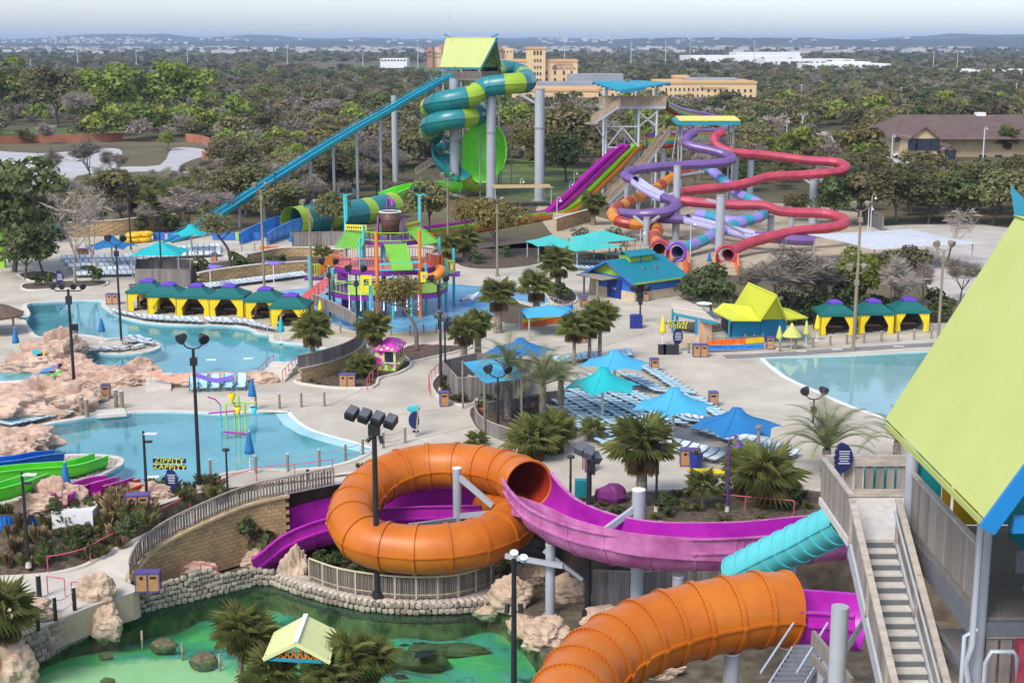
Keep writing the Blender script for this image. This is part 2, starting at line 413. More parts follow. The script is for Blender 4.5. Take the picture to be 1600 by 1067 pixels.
# wave pool back wall: raised deck edge with a grey band and white depth plates
wb = catmull(gs([(1130,556),(1200,553),(1326,545),(1453,537),(1700,526),(1950,524)]), 4)
greyc = M('grey_concrete', (0.20, 0.20, 0.20), 0.8, 0.12, 1.0)
DK = 0.0
struct('wave_pool_back_wall', strip_mb(wb, 0.0, -1.1, -0.05, 0.09), greyc)
for px in (1252, 1308, 1404, 1470):
 p = g(px, 556-(px-1200)*0.048-5, 0.09)
 tag(struct('depth_plate', MB().box((p.x, p.y, 0.10), (0.85, 0.24, 0.02)), whitep, 'thing'), 'white depth marker plate on the grey wave pool edge', 'marker', 'depth plates on the wave pool edge')
# splash pad round the water play structure
struct('splash_pad', sheet_mb(SPLASH, [], 0.008), splashm)
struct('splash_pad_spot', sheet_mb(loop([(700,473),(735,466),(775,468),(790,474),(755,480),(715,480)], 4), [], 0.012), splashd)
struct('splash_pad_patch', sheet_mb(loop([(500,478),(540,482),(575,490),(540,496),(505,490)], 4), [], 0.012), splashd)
struct('splash_sand', sheet_mb(loop([(500,522),(564,519),(628,520),(704,512),(760,500),(790,498),(770,512),(720,524),(690,532),(640,533),(560,528)], 3), [], 0.006), sand)
# expansion joints in the plaza
for a, b in (((516,634),(640,570)),((633,690),(790,655)),((560,655),(690,640)),((880,560),(1010,520)),((640,520),(760,512)),((1120,640),(1260,660)),((960,490),(1060,510)),((20,455),(160,462))):
 struct('pavement_joint', strip_mb(gs([a, b]), -0.03, 0.03, 0.003, 0.007), jointm)
# planting beds with kerbs
def bed(px, nm='planting_bed', m=None, n=3, h=0.16, z=0.0, kerb=True):
 p = loop(px, n, z)
 struct(nm, sheet_mb(p, [], z+0.05), m or mulch)
 if kerb: struct('bed_kerb', strip_mb([Vector((q.x,q.y,z)) for q in p], 0.0, -0.22, 0.002, h, True), coping)
 return p
bed([(462,597),(500,589),(540,578),(575,560),(585,545),(610,545),(632,560),(640,572),(618,585),(590,592),(580,606),(515,606)])
bed([(630,548),(650,540),(690,540),(735,543),(710,551),(680,558),(640,566),(632,560)])
bed([(677,600),(690,585),(700,578),(735,592),(742,628),(716,633),(690,622),(680,612)])
bed([(735,640),(770,628),(830,628),(890,655),(905,672),(870,690),(820,690),(770,682),(745,668)], kerb=False)
bed([(780,470),(830,480),(880,492),(870,505),(820,510),(780,505)], h=0.3)
bed([(850,440),(890,452),(900,470),(880,478),(860,470)])
bed([(455,395),(560,408),(560,422),(480,432),(330,440),(300,446),(285,420),(330,412),(400,404)], 'terrace_bed')
bed([(30,430),(70,424),(95,434),(60,441)]); bed([(40,445),(100,440),(160,440),(158,448),(90,452),(42,454)])
bed([(900,790),(960,772),(1100,768),(1290,770),(1290,838),(1100,831),(905,826)], 'front_bed', kerb=True)
bed([(700,395),(760,388),(830,380),(860,395),(840,412),(770,420),(720,415)], 'rough_bed', kerb=False)
bed([(640,372),(700,372),(840,372),(880,380),(840,388),(700,388)], 'rough_bed', kerb=False)
bed([(1060,505),(1120,505),(1140,515),(1100,520),(1060,516)], 'rough_bed', kerb=False)
# sandy ground under the far slides, road and clearings beyond the park
def patch(nm, px, m, z=0.004, n=3): return struct(nm, sheet_mb(loop(px, n), [], z), m)
patch('slide_sand', [(840,322),(900,330),(1000,350),(1090,318),(1220,318),(1330,330),(1380,350),(1400,390),(1300,420),(1180,430),(1080,425),(1000,405),(930,395),(880,380),(850,350)], sand)
patch('parking_lot', [(-60,235),(60,240),(160,232),(190,236),(180,262),(120,275),(100,288),(20,292),(-80,292)], asphalt)
patch('service_road', [(270,232),(310,232),(330,240),(300,250),(280,262),(330,262),(318,272),(240,268),(180,272),(200,290),(110,290),(180,262),(250,258)], asphalt)
patch('dirt_track', [(262,176),(290,178),(308,186),(290,190),(270,184)], sand)
patch('meadow', [(0,205),(60,200),(120,196),(190,193),(205,200),(160,212),(80,222),(0,222)], grassm)
patch('meadow', [(540,103),(600,102),(690,104),(690,117),(640,117),(580,112)], grassm)
patch('meadow', [(800,250),(870,255),(920,262),(905,285),(880,300),(850,312),(800,310),(770,290)], grassm)
patch('side_road', [(1290,205),(1330,228),(1440,258),(1520,268),(1610,262),(1620,272),(1500,282),(1400,275),(1310,242),(1280,215)], asphalt, 0.006)
patch('service_yard', [(1340,365),(1400,352),(1600,360),(1650,470),(1500,470),(1440,440),(1420,400)], M('yard_gravel',(0.45,0.41,0.36),0.95,0.15,0.3), 0.006)
# ------------------------------------------------------------------ the lower front: pit, ramp path, lagoon
LAGOON = ccw(catmull(gs([(-40,1090),(30,1052),(90,1020),(150,987),(175,970),(250,950),(330,930),(402,913),(430,913),(480,931),(560,951),(640,958),(720,956),(765,950),(800,962),(835,1000),(860,1070),(900,1180),(760,1260),(300,1260),(-40,1200)], LAG), 4, True))
WALKB = gs([(100,958),(160,925),(203,918),(250,905),(330,898),(400,890),(440,885),(486,905),(560,928),(640,934),(720,930),(775,915)], PIT)
struct('pit_ground', sheet_mb([Vector((p.x,p.y,PIT)) for p in FRONT], [LAGOON], PIT), M('pit_soil',(0.085,0.07,0.045),0.95,0.4,1.2,0.5,col2=(0.16,0.13,0.085)))
def lag_floor(x, y):
 s = 0.35*mnoise.noise(Vector((x*0.5, y*0.5, 1.3)))
 # pale sandy shelf in the near left, deeper towards the right
 c = g(250, 1060, LAG); d = sqrt(((x-c.x)/11)**2+((y-c.y)/4.6)**2)
 return LAG - (0.45 if d < 0.8 else 0.45+min(1.1, (d-0.8)*1.6)) + (s if d > 0.9 else s*0.1)
lf = bpy.data.materials.new('lagoon_floor'); lf.use_nodes = True
n_, l_ = lf.node_tree.nodes, lf.node_tree.links; b_ = n_['Principled BSDF']; b_.inputs['Roughness'].default_value = 0.8
tc_ = n_.new('ShaderNodeTexCoord'); a_ = n_.new('ShaderNodeTexNoise'); a_.inputs['Scale'].default_value = 0.35; a_.inputs['Detail'].default_value = 7
l_.new(tc_.outputs['Object'], a_.inputs['Vector'])
cr_ = n_.new('ShaderNodeValToRGB'); e = cr_.color_ramp.elements
e[0].position = 0.27; e[0].color = (0.02, 0.045, 0.018, 1); e[1].position = 0.62; e[1].color = (0.16, 0.50, 0.16, 1)
for ps_, c_ in ((0.36, (0.07, 0.24, 0.20, 1)), (0.44, (0.13, 0.40, 0.36, 1)), (0.52, (0.09, 0.40, 0.20, 1))): e2 = cr_.color_ramp.elements.new(ps_); e2.color = c_
a2_ = n_.new('ShaderNodeTexNoise'); a2_.inputs['Scale'].default_value = 2.2; a2_.inputs['Detail'].default_value = 6; l_.new(tc_.outputs['Object'], a2_.inputs['Vector'])
ad_ = n_.new('ShaderNodeMath'); ad_.operation = 'MULTIPLY_ADD'; ad_.inputs[1].default_value = 0.35; l_.new(a2_.outputs['Fac'], ad_.inputs[0]); l_.new(a_.outputs['Fac'], ad_.inputs[2])
sb_ = n_.new('ShaderNodeMath'); sb_.operation = 'SUBTRACT'; sb_.inputs[1].default_value = 0.175; l_.new(ad_.outputs[0], sb_.inputs[0]); l_.new(sb_.outputs[0], cr_.inputs[0])
cs_ = g(215, 1065, LAG); mp_ = n_.new('ShaderNodeMapping'); mp_.inputs['Location'].default_value = (-cs_.x/7.5, -cs_.y/3.4, 0); mp_.inputs['Scale'].default_value = (1/7.5, 1/3.4, 0)
l_.new(tc_.outputs['Object'], mp_.inputs[0]); vl_ = n_.new('ShaderNodeVectorMath'); vl_.operation = 'LENGTH'; l_.new(mp_.outputs[0], vl_.inputs[0])
m3_ = n_.new('ShaderNodeMath'); m3_.operation = 'MULTIPLY_ADD'; m3_.inputs[1].default_value = 1.0; l_.new(ad_.outputs[0], m3_.inputs[0]); l_.new(vl_.outputs['Value'], m3_.inputs[2])
r3_ = n_.new('ShaderNodeMapRange'); r3_.inputs[1].default_value = 1.52; r3_.inputs[2].default_value = 1.74; l_.new(m3_.outputs[0], r3_.inputs[0])
mx_ = n_.new('ShaderNodeMix'); mx_.data_type = 'RGBA'; mx_.inputs[6].default_value = (0.56, 0.62, 0.36, 1); l_.new(r3_.outputs[0], mx_.inputs[0]); l_.new(cr_.outputs[0], mx_.inputs[7])
l_.new(mx_.outputs[2], b_.inputs['Base Color'])
struct('lagoon_floor', sheet_mb(LAGOON, [], lag_floor, 0.8), [lf])
mb = MB(); n = len(LAGOON)
for i in range(n):
 a, b = LAGOON[i], LAGOON[(i+1) % n]; mb.quad((a.x,a.y,-6.6), (b.x,b.y,-6.6), (b.x,b.y,PIT), (a.x,a.y,PIT))
struct('lagoon_bank', mb, M('mossy_bank', (0.10,0.115,0.035), 0.9, 0.5, 1.2, 0.5, col2=(0.24,0.24,0.10)))
struct('lagoon_water', sheet_mb(LAGOON, [], LAG), lagoonwater)
# skirt wall along the plaza's front edge
mb = MB()
for i in range(len(FRONT_EDGE)-1):
 a, b = FRONT_EDGE[i], FRONT_EDGE[i+1]; mb.quad((a.x,a.y,PIT), (b.x,b.y,PIT), (b.x,b.y,0.0), (a.x,a.y,0.0))
struct('terrace_wall', mb, M('earth_face',(0.12,0.09,0.06),0.95,0.4,1.0,0.5))
# ramp path
UP = catmull(gs([(560,741,0.004),(470,752,-.1),(400,760,-.3),(330,785,-.7),(265,818,-1.2),(215,845,-1.6),(165,870,-2.0),(125,890,-2.3),(60,902,-2.45),(-60,908,-2.5)]), 6)
LOW = catmull(gs([(530,756,0.004),(450,772,-.1),(385,787,-.3),(312,817,-.7),(252,848,-1.2),(218,878,-1.7),(203,908,-2.2),(215,922,-2.45),(130,952,-2.5),(-60,1035,-2.5)]), 6)
mb = MB(); ribbon(mb, UP, LOW); struct('ramp_path', mb, concrete2)
struct('ramp_path_kerb', strip_mb(UP, 0.0, -0.28, -0.3, 0.16), coping)
mb = MB(); fe = resample(gs([(560,741),(480,750),(400,757),(345,763),(300,772),(246,790),(200,802),(130,792),(0,792),(-250,800)]), len(UP)-1)
mid = [a.lerp(b, 0.5)+Vector((0,0,0.15*mnoise.noise(a))) for a, b in zip(fe, UP)]
ribbon(mb, fe, mid); ribbon(mb, mid, [p+Vector((0,0,0.02)) for p in UP]); struct('garden_slope', mb, mulch)
mb = MB(); lw = LOW[len(LOW)*7//10:]
for i in range(len(lw)-1):
 a, b = lw[i], lw[i+1]; mb.quad((a.x,a.y,PIT),(b.x,b.y,PIT),b,a)
struct('walkway_face', mb, sand)
# ================================================================== vegetation prototypes
bark = M('bark', (0.11, 0.085, 0.065), 0.9, 0.3, 6, 0.4)
bark_pale = M('pale_bark', (0.34, 0.29, 0.24), 0.9, 0.25, 4, 0.3)
lf_olive = M('leaf_olive', (0.145, 0.135, 0.05), 0.75, 0.45, 1.2, rnd=0.4, col2=(0.27, 0.24, 0.10), trans=0.4)
lf_dark = M('leaf_dark', (0.065, 0.10, 0.03), 0.7, 0.45, 1.2, rnd=0.3, col2=(0.135, 0.175, 0.055), trans=0.35)
lf_green = M('leaf_spring', (0.17, 0.235, 0.024), 0.7, 0.4, 1.0, rnd=0.25, col2=(0.32, 0.37, 0.06), trans=0.35)
lf_gold = M('leaf_gold', (0.17, 0.13, 0.028), 0.75, 0.4, 1.2, rnd=0.2, col2=(0.24, 0.20, 0.05), trans=0.25)
twig = M('twig', (0.235, 0.195, 0.158), 0.9, 0.35, 1.0, rnd=0.32, col2=(0.33, 0.28, 0.23))
twig_pale = M('twig_pale', (0.30, 0.25, 0.21), 0.9, 0.2, 1.0, rnd=0.1)
frondm = M('palm_frond', (0.25, 0.285, 0.07), 0.5, 0.35, 1.5, rnd=0.35, col2=(0.43, 0.43, 0.15), trans=0.6)
datem = M('date_frond', (0.17, 0.21, 0.075), 0.5, 0.3, 1.5, rnd=0.25, col2=(0.29, 0.30, 0.13), trans=0.35)
deadm = M('dead_frond', (0.22, 0.15, 0.07), 0.8, 0.3, 2, rnd=0.2)
boot = M('palm_trunk', (0.17, 0.135, 0.10), 0.9, 0.45, 5, 0.5, col2=(0.38, 0.32, 0.25))
def leafcloud(seed, Rx, Rz, zc, nblob, n, size, low=0.0):
 """leaf-sized faces over a lumpy crown: (verts, faces)"""
 rg = np.random.RandomState(seed)
 d = rg.normal(size=(nblob, 3)); d /= np.linalg.norm(d, axis=1)[:, None]
 rr = rg.uniform(0.35, 0.78, nblob)
 C = d*rr[:, None]*np.array([Rx, Rx, Rz]); C[:, 2] = np.where(C[:, 2] < -0.45*Rz, C[:, 2]*0.5, C[:, 2])
 br = rg.uniform(0.28, 0.48, nblob)*Rx
 k = rg.randint(0, nblob, n)
 q = rg.normal(size=(n, 3)); q /= np.linalg.norm(q, axis=1)[:, None]
 q[:, 2] = np.where(q[:, 2] < -0.3, -q[:, 2], q[:, 2])
 rad = rg.uniform(0.55, 1.08, n)**0.6
 P = C[k] + q*(br[k]*rad)[:, None]*np.array([1, 1, 0.8]); P[:, 2] += zc
 nm = q + rg.normal(size=(n, 3))*0.55; nm[:, 2] += 0.35; nm /= np.linalg.norm(nm, axis=1)[:, None]
 ref = rg.normal(size=(n, 3)); u = np.cross(nm, ref); u /= np.linalg.norm(u, axis=1)[:, None]; v = np.cross(nm, u)
 s = (size*rg.uniform(0.6, 1.35, n))[:, None]
 asp = rg.uniform(0.55, 1.0, n)[:, None]
 V = np.stack([P-u*s, P-v*s*asp, P+u*s, P+v*s*asp], axis=1).reshape(-1, 3)
 if low: V[:, 2] = np.maximum(V[:, 2], low)
 Fc = np.arange(4*n).reshape(-1, 4)
 return V.tolist(), Fc.tolist()
def branches(seed, H, spread, levels=4, trunk_r=0.16, nl=4, fork=0.35, lean=(0, 0), twigs=0, tl=0.9, tw=0.02):
 """a trunk with limbs (MB) and fine twigs (MB)"""
 rr = random.Random(seed); mb = MB(); tm = MB(); ends = []
 def grow(p, d, L, r, lv):
  pts = [p]; q = p.copy(); dd = d.copy(); k = 4 if lv < 2 else 3
  for i in range(k):
   dd = (dd + Vector((rr.uniform(-.22, .22), rr.uniform(-.22, .22), rr.uniform(-.02, .14)))).normalized()
   q = q + dd*(L/k); pts.append(q.copy())
  mb.tube(pts, [r*(1-0.55*i/k) for i in range(k+1)], 7 if lv == 0 else (5 if lv == 1 else 3))
  if lv < levels:
   nb = nl + (1 if rr.random() < 0.5 else 0) if lv == 0 else rr.choice((2, 3, 3))
   for b in range(nb):
    a = 2*pi*(b+rr.random()*0.7)/nb; tl2 = rr.uniform(0.5, 1.0)*spread
    nd = (dd*0.75 + Vector((cos(a)*tl2, sin(a)*tl2, rr.uniform(0.05, 0.5)))).normalized()
    st = pts[-1] if rr.random() < 0.55 else pts[-2]
    grow(st, nd, L*rr.uniform(0.6, 0.82), r*0.5, lv+1)
  if lv >= levels-1: ends.extend(pts[1:])
 grow(Vector((0, 0, -0.1)), Vector((lean[0], lean[1], 1)).normalized(), H*fork, trunk_r, 0)
 for i in range(twigs):
  e = rr.choice(ends); d = Vector((rr.uniform(-1, 1), rr.uniform(-1, 1), rr.uniform(-0.2, 1.0))).normalized()
  L = tl*rr.uniform(0.4, 1.1); s = d.cross(Vector((rr.random(), rr.random(), rr.random()))).normalized()*tw
  st = e + Vector((rr.uniform(-.3, .3), rr.uniform(-.3, .3), rr.uniform(-.2, .2)))
  m = st + d*L*0.5 + Vector((0, 0, rr.uniform(-.1, .2)))*L
  tm.add([st-s, st+s, m, st+d*L], [(0, 1, 2), (2, 1, 3)] if i % 2 else [(0, 1, 3)])
 return mb, tm
def tree_meshes(kind, seed):
 """(trunk mesh, crown mesh, height) about 8 m tall"""
 if kind == 'bare':
  a, t = branches(seed, 8, 0.75, 4, 0.17, 4, 0.30, twigs=2400, tl=1.25, tw=0.022)
  return a.mesh('trunk', bark), t.mesh('crown', twig)
 if kind == 'pale':
  a, t = branches(seed, 9, 0.55, 4, 0.15, 4, 0.30, twigs=420, tl=1.2, tw=0.02)
  return a.mesh('trunk', bark_pale), t.mesh('crown', twig_pale)
 tr, _ = branches(seed, 7.5, 0.9, 2, 0.20, 4, 0.38)
 mt = {'olive': lf_olive, 'dark': lf_dark, 'green': lf_green, 'gold': lf_gold}[kind]
 rx, rz, zc, nb, n, sz = {'olive': (4.3, 3.1, 4.7, 17, 2300, .24), 'dark': (3.6, 3.6, 4.6, 16, 2400, .24), 'green': (3.9, 3.7, 4.9, 15, 2300, .24), 'gold': (4.6, 2.7, 4.9, 18, 1700, .23)}[kind]
 V, Fc = leafcloud(seed, rx, rz, zc, nb, n, sz)
 c = MB().add(V, Fc); return tr.mesh('trunk', bark), c.mesh('crown', mt)
TREES = {}
TREE_NAME = {'bare': 'bare_tree', 'pale': 'bare_tree', 'olive': 'live_oak_tree', 'dark': 'evergreen_tree', 'green': 'leafing_tree', 'gold': 'golden_oak_tree'}
for kind, ns in (('bare', 4), ('olive', 4), ('dark', 2), ('green', 2), ('gold', 2), ('pale', 2)):
 TREES[kind] = [tree_meshes(kind, 11*ns+3*i+len(kind)*5) for i in range(ns)]
def tree(kind, loc, sc, label, group=None, var=None, szr=None):
 o = thing(TREE_NAME[kind], label, 'tree', loc, 0, group)
 v = TREES[kind][(var if var is not None else R.randrange(99)) % len(TREES[kind])]; rz = R.uniform(0, 6.28)
 s = (sc*(szr or 1), sc*(szr or 1), sc)
 inst('trunk', v[0], o, (0, 0, 0), (0, 0, rz), s); inst('crown', v[1], o, (0, 0, 0), (0, 0, rz), s)
 return o
# ================================================================== far country
hillm = M('hill_woods', (0.045, 0.055, 0.035), 0.95, 0.4, 0.004, detail=10, col2=(0.10, 0.10, 0.065))
def hills(y0, y1, seed, hgt, ny=14, nx=130, X=5200):
 mb = MB(); vs = []
 for j in range(ny+1):
  t = j/ny; y = y0+(y1-y0)*t
  for i in range(nx+1):
   x = -X+2*X*i/nx
   h = (0.62+0.55*mnoise.noise(Vector((x*0.0009, seed, y*0.0004)))+0.30*mnoise.noise(Vector((x*0.0028, seed+4, y*0.001)))+0.1*mnoise.noise(Vector((x*.009, seed, y*.004))))
   vs.append((x, y, min(86, max(-2, hgt*h*sin(pi*min(1, t*1.15+0.02)/1.3)**1.3))))
 mb.add(vs, [(j*(nx+1)+i, j*(nx+1)+i+1, (j+1)*(nx+1)+i+1, (j+1)*(nx+1)+i) for j in range(ny) for i in range(nx)], 0, True)
 return struct('hills', mb, hillm)
hills(5200, 7600, 2.2, 50); hills(8200, 11500, 7.7, 86)
# buildings of the town far off: one mass nobody could count
mb = MB(); rr = random.Random(5)
for i in range(430):
 px = rr.uniform(-60, 1660); yy = rr.choice((rr.uniform(2600, 5200), rr.uniform(3000, 5400)))
 if rr.random() < 0.25: px = rr.choice((rr.gauss(130, 60), rr.gauss(900, 80), rr.gauss(560, 90)))
 x = (px-800)/F*yy; ww, hh = rr.uniform(8, 22), rr.uniform(4, 7)
 if rr.random() < 0.08: ww *= 3
 mb.box((x, yy, hh/2+rr.uniform(3, 8)), (ww, 10, hh))
for i in range(220):
 px = rr.choice((rr.uniform(-60, 1660), rr.gauss(170, 70), rr.gauss(1000, 120))); yy = rr.uniform(5600, 6900); x = (px-800)/F*yy
 mb.box((x, yy, 8+rr.uniform(10, 38)), (rr.uniform(10, 26), 12, rr.uniform(5, 9)))
tn = struct('distant_town', mb, M('town_walls', (0.42, 0.40, 0.38), 0.8, 0.4, 0.01), 'stuff'); tn['label'] = 'pale scattered houses of the far town below the hills'; tn['category'] = 'town'
# --- hospital
cream = M('cream_stucco', (0.66, 0.48, 0.26), 0.85, 0.06, 0.1); creamtrim = M('cream_trim', (0.60, 0.36, 0.15), 0.85, 0.05, 0.1)
glassd = M('dark_window', (0.03, 0.035, 0.05), 0.15, 0.2, 0.5); roofgrey = M('flat_roof_grey', (0.36, 0.36, 0.38), 0.9, 0.1, 0.05)
metalg = M('plant_grey', (0.28, 0.30, 0.33), 0.6, 0.1, 0.1)
WIN = MB().box((0, 0, 0), (1, 0.3, 1)).mesh('window', glassd)
def block(parent, x0, x1, yt, yb, Y, depth, m=cream, nm='wing', trim=True):
 a, b = at(x0, yt, Y), at(x1, yb, Y); z0 = min(0.0, b.z) if yb > 139 else b.z-6
 mb = MB().box(((a.x+b.x)/2, Y+depth/2, (a.z+z0)/2), (b.x-a.x, depth, a.z-z0)); w_ = obj(nm, mb, m, parent)
 if trim: sub('cornice', MB().box(((a.x+b.x)/2, Y+depth/2, a.z+0.5), (b.x-a.x+0.8, depth+0.8, 1.1)), creamtrim, w_)
 return w_
def wins(parent, xs, ys, Y, wpx, hpx, nm='window'):
 base = parent
 for py in ys:
  for px in xs:
   p = at(px, py, Y-0.12); o = bpy.data.objects.new(nm, WIN); COL.objects.link(o); o.parent = parent
   o.location = p; o.scale = (wpx*Y/F, 1, hpx*Y/F)
hosp = thing('hospital', 'cream hospital with square tower and many small dark windows beyond the wood', 'hospital', (0, 0, 0))
block(hosp, 778, 823, 97, 150, 800, 40); block(hosp, 852, 902, 97, 150, 800, 40); block(hosp, 823, 852, 77, 150, 797, 30, nm='tower')
block(hosp, 800, 935, 143, 165, 690, 50, nm='low_wing'); block(hosp, 936, 1034, 140, 165, 700, 60, nm='low_wing'); block(hosp, 1033, 1181, 131, 165, 690, 45)
block(hosp, 1056, 1075, 122, 150, 720, 18, nm='stair_tower')
obj('roof_plant', MB().box((at(890,138,760).x, 760, zat(137,760)), (34, 24, 6)), metalg, hosp); obj('roof_plant', MB().box((at(930,125,790).x, 795, zat(126,790)), (30, 20, 7)), metalg, hosp)
obj('roof_plant', MB().box((at(1110,128,712).x, 715, zat(130,712)), (26, 12, 5)), metalg, hosp)
wins(hosp, (835, 840, 845), (83,), 797, 2.6, 6); wins(hosp, (835.5, 840, 844.5), (95, 105.5, 115.5, 125.5), 797, 2.2, 4)
wins(hosp, (854, 867, 881, 893), (114, 125), 800, 3, 5); wins(hosp, (780, 784, 788, 793, 798, 803, 808, 813, 818), (104,), 800, 1.8, 6)
wins(hosp, (781, 788, 796, 804, 812), (118, 130), 800, 2.2, 4); wins(hosp, (806, 820, 834, 848, 862, 876, 888, 901, 920), (156,), 690, 4, 4)
wins(hosp, (937, 946, 957, 966, 975, 984, 994, 1003, 1012, 1022, 1031), (149,), 700, 3, 5)
wins(hosp, (1041, 1048, 1055, 1062, 1069, 1076, 1083, 1090, 1097), (140, 150), 690, 2.2, 4.2); wins(hosp, (1107, 1117, 1126, 1136, 1145, 1154, 1164, 1173), (142, 151), 690, 3, 4.4)
def text(body, name, size, loc, rot, m, parent=None, ex=0.01, align='CENTER', world=True, shear=0, bold=0.0):
 c = bpy.data.curves.new(name, 'FONT'); c.body = body; c.size = size; c.align_x = align; c.align_y = 'CENTER'; c.extrude = ex; c.shear = shear; c.offset = bold; c.resolution_u = 2; c.space_character = 1.12
 t_ = bpy.data.objects.new(name, c); me = bpy.data.meshes.new_from_object(t_); me.materials.clear(); me.materials.append(m)
 bpy.data.objects.remove(t_)
 o = bpy.data.objects.new(name, me); COL.objects.link(o); o.location = loc; o.rotation_euler = rot
 if parent is not None:
  o.parent = parent
  if world and parent.name in ROOTINV: o.matrix_parent_inverse = ROOTINV[parent.name]
 return o
purp = M('sign_purple', (0.20, 0.06, 0.22), 0.6); rustt = M('sign_brown', (0.30, 0.14, 0.10), 0.6)
p = at(878, 104, 799.5); text('CHRISTUS\nSANTA ROSA', 'lettering', 2.0, p+Vector((1, 0, 0)), (pi/2, 0, 0), rustt, hosp, 0.1)
p = at(866.5, 105, 799.4); mb = MB()
for k in range(4):
 a = pi/4+k*pi/2; mb.box(p+Vector((cos(a)*0.75, 0, sin(a)*0.75)), (1.25, 0.2, 0.55), 0, 0, 0, a)
obj('emblem', mb, purp, hosp)
p = at(1115, 137.5, 689.4); text('Medical Center', 'lettering', 1.8, p, (pi/2, 0, 0), rustt, hosp, 0.1)
# --- more far buildings
brickf = M('brick_far', (0.42, 0.20, 0.13), 0.9, 0.1, 0.1); whiteb = M('white_building', (0.74, 0.73, 0.72), 0.7, 0.05, 0.02)
def far_building(name, label, cat, blocks, windows=(), group=None):
 b0 = blocks[0]; o = thing(name, label, cat, (at(b0[0], b0[3], b0[4]).x, b0[4], 0))
 for b in blocks: block(o, *b[:6], m=b[6] if len(b) > 6 else whiteb, nm='wall', trim=False)
 for w_ in windows:
  for px in w_[0]:
   p = at(px, w_[1], w_[2]-0.3); q = MB().box(p, (w_[3]*w_[2]/F, 0.3, w_[4]*w_[2]/F)); obj('window', q, glassd, o)
 return o
far_building('apartment_block', 'brick and cream apartment block left of the lime tower roof', 'building', [(667,676,74,100,1500,40,brickf),(676,690,78,100,1505,40,cream),(686,694,70,100,1510,30,brickf)], [((669,672.5),82,1500,1.4,2.5),((669,672.5),88,1500,1.4,2.5),((679,683,687),84,1505,1.4,2.5),((679,683,687),90,1505,1.4,2.5)])
far_building('apartment_block', 'brick and cream apartment block right of the lime tower roof', 'building', [(776,784,73,95,1500,40,brickf),(784,802,76,95,1505,40,cream)], [((779,782),80,1500,1.4,2.5),((788,793,798),81,1505,1.4,2.5)])
far_building('low_building', 'low white and blue building behind the grass embankment', 'building', [(594,636,92,97,1420,40,whiteb)], [((597,602,607,612,617,622,627,632),94.5,1420,3,1.6)])
far_building('warehouse', 'long white industrial buildings on the wooded plain at right', 'warehouse', [(1080,1252,88,97,1700,120),(1150,1250,82,90,1900,60),(1195,1335,93,103,1500,60),(1262,1391,100,109,1300,50),(1300,1360,97,105,1330,30)], [((1205,1213,1221,1229,1237,1245,1253,1261,1269,1277,1285),98,1500,3,2.2),((1270,1280,1290,1305,1318,1330,1350,1365,1380),104.5,1300,6,2)])
far_building('warehouse', 'pale flat warehouse roof at the right edge beyond trees', 'warehouse', [(1498,1640,110,120,1100,60)], [])
far_building('cream_house', 'cream walled building with dark roof behind the red slide', 'building', [(1238,1302,214,232,385,14,cream)], [((1250,1262,1276,1290),224,385,3,4)])
# --- brown roofed lodge at right
brownroof = M('brown_shingle', (0.13, 0.085, 0.072), 0.9, 0.2, 0.6, 0.2); stonew = M('tan_stone', (0.50, 0.38, 0.22), 0.9, 0.15, 0.5)
lod = thing('lodge', 'large brown roofed lodge with cream gabled entrance at right', 'building', at(1500, 250, 330))
Yl = 330
a, b = at(1395, 262, Yl), at(1660, 262, Yl)
obj('wall', MB().box(((a.x+b.x)/2, Yl+14, 2.1), (b.x-a.x-2, 26, 4.6)), stonew, lod)
zt = zat(186, Yl+14)+1.0; e0, e1 = 4.2, zt
mb = MB(); xa, xb = a.x-1, b.x+1
mb.add([(xa, Yl-2, e0), (xb, Yl-2, e0), (xb, Yl+14, e1), (xa+6, Yl+14, e1), (xa, Yl+30, e0), (xb, Yl+30, e0)], [(0, 1, 2, 3), (3, 2, 5, 4), (0, 3, 4)]); obj('roof', mb, brownroof, lod)
def gable(parent, pxl, pxr, yeave, yridge, Yf, dp, base=0.0):
 p, q = at(pxl, yeave, Yf), at(pxr, yeave, Yf); zr = zat(yridge, Yf); xm = (p.x+q.x)/2
 w_ = obj('gable_front', MB().add([(p.x, Yf, base), (q.x, Yf, base), (q.x, Yf, p.z), (xm, Yf, zr-0.5), (p.x, Yf, p.z)], [(0, 1, 2, 3, 4)]).box((xm, Yf+dp/2+0.02, p.z/2), (q.x-p.x-0.1, dp, p.z)), stonew, parent)
 mb = MB(); o_ = 0.7
 for s, xx in ((-1, p.x-0.6), (1, q.x+0.6)):
  mb.add([(xx, Yf-o_, p.z-0.6), (xm, Yf-o_, zr), (xm, Yf+dp, zr), (xx, Yf+dp, p.z-0.6), (xx, Yf-o_, p.z-0.95), (xm, Yf-o_, zr-0.4)], [(0, 1, 2, 3), (0, 4, 5, 1)])
 obj('gable_roof', mb, brownroof, parent); return w_
gable(lod, 1422, 1466, 214, 197, Yl-10, 20); gable(lod, 1474, 1495, 232, 226, Yl-12, 10)
for px in (1402, 1412): obj('window', MB().box(at(px, 218, Yl-2.2), (1, .3, 1.2)), glassd, lod)
for px, w_ in ((1426, 2), (1443, 3.4), (1461, 2)): obj('window', MB().box(at(px, 226, Yl-10.1), (w_, .3, 2.6)), glassd, lod)
for px in (1535, 1560, 1590): obj('window', MB().box(at(px, 247, Yl+0.9), (1.6, .3, 1.4)), glassd, lod)
obj('arch_opening', MB().box(at(1484.5, 246, Yl-12.1), (2.4, .3, 3.2)), glassd, lod)
obj('cupola', MB().box(at(1531, 184, Yl+14), (2.2, 2, 2.4)), whiteb, lod)
for px, py in ((1410, 190), (1455, 189), (1557, 192), (1577, 194)): obj('roof_vent', MB().box(at(px, py, Yl+12), (.7, .7, .6)), whiteb, lod)
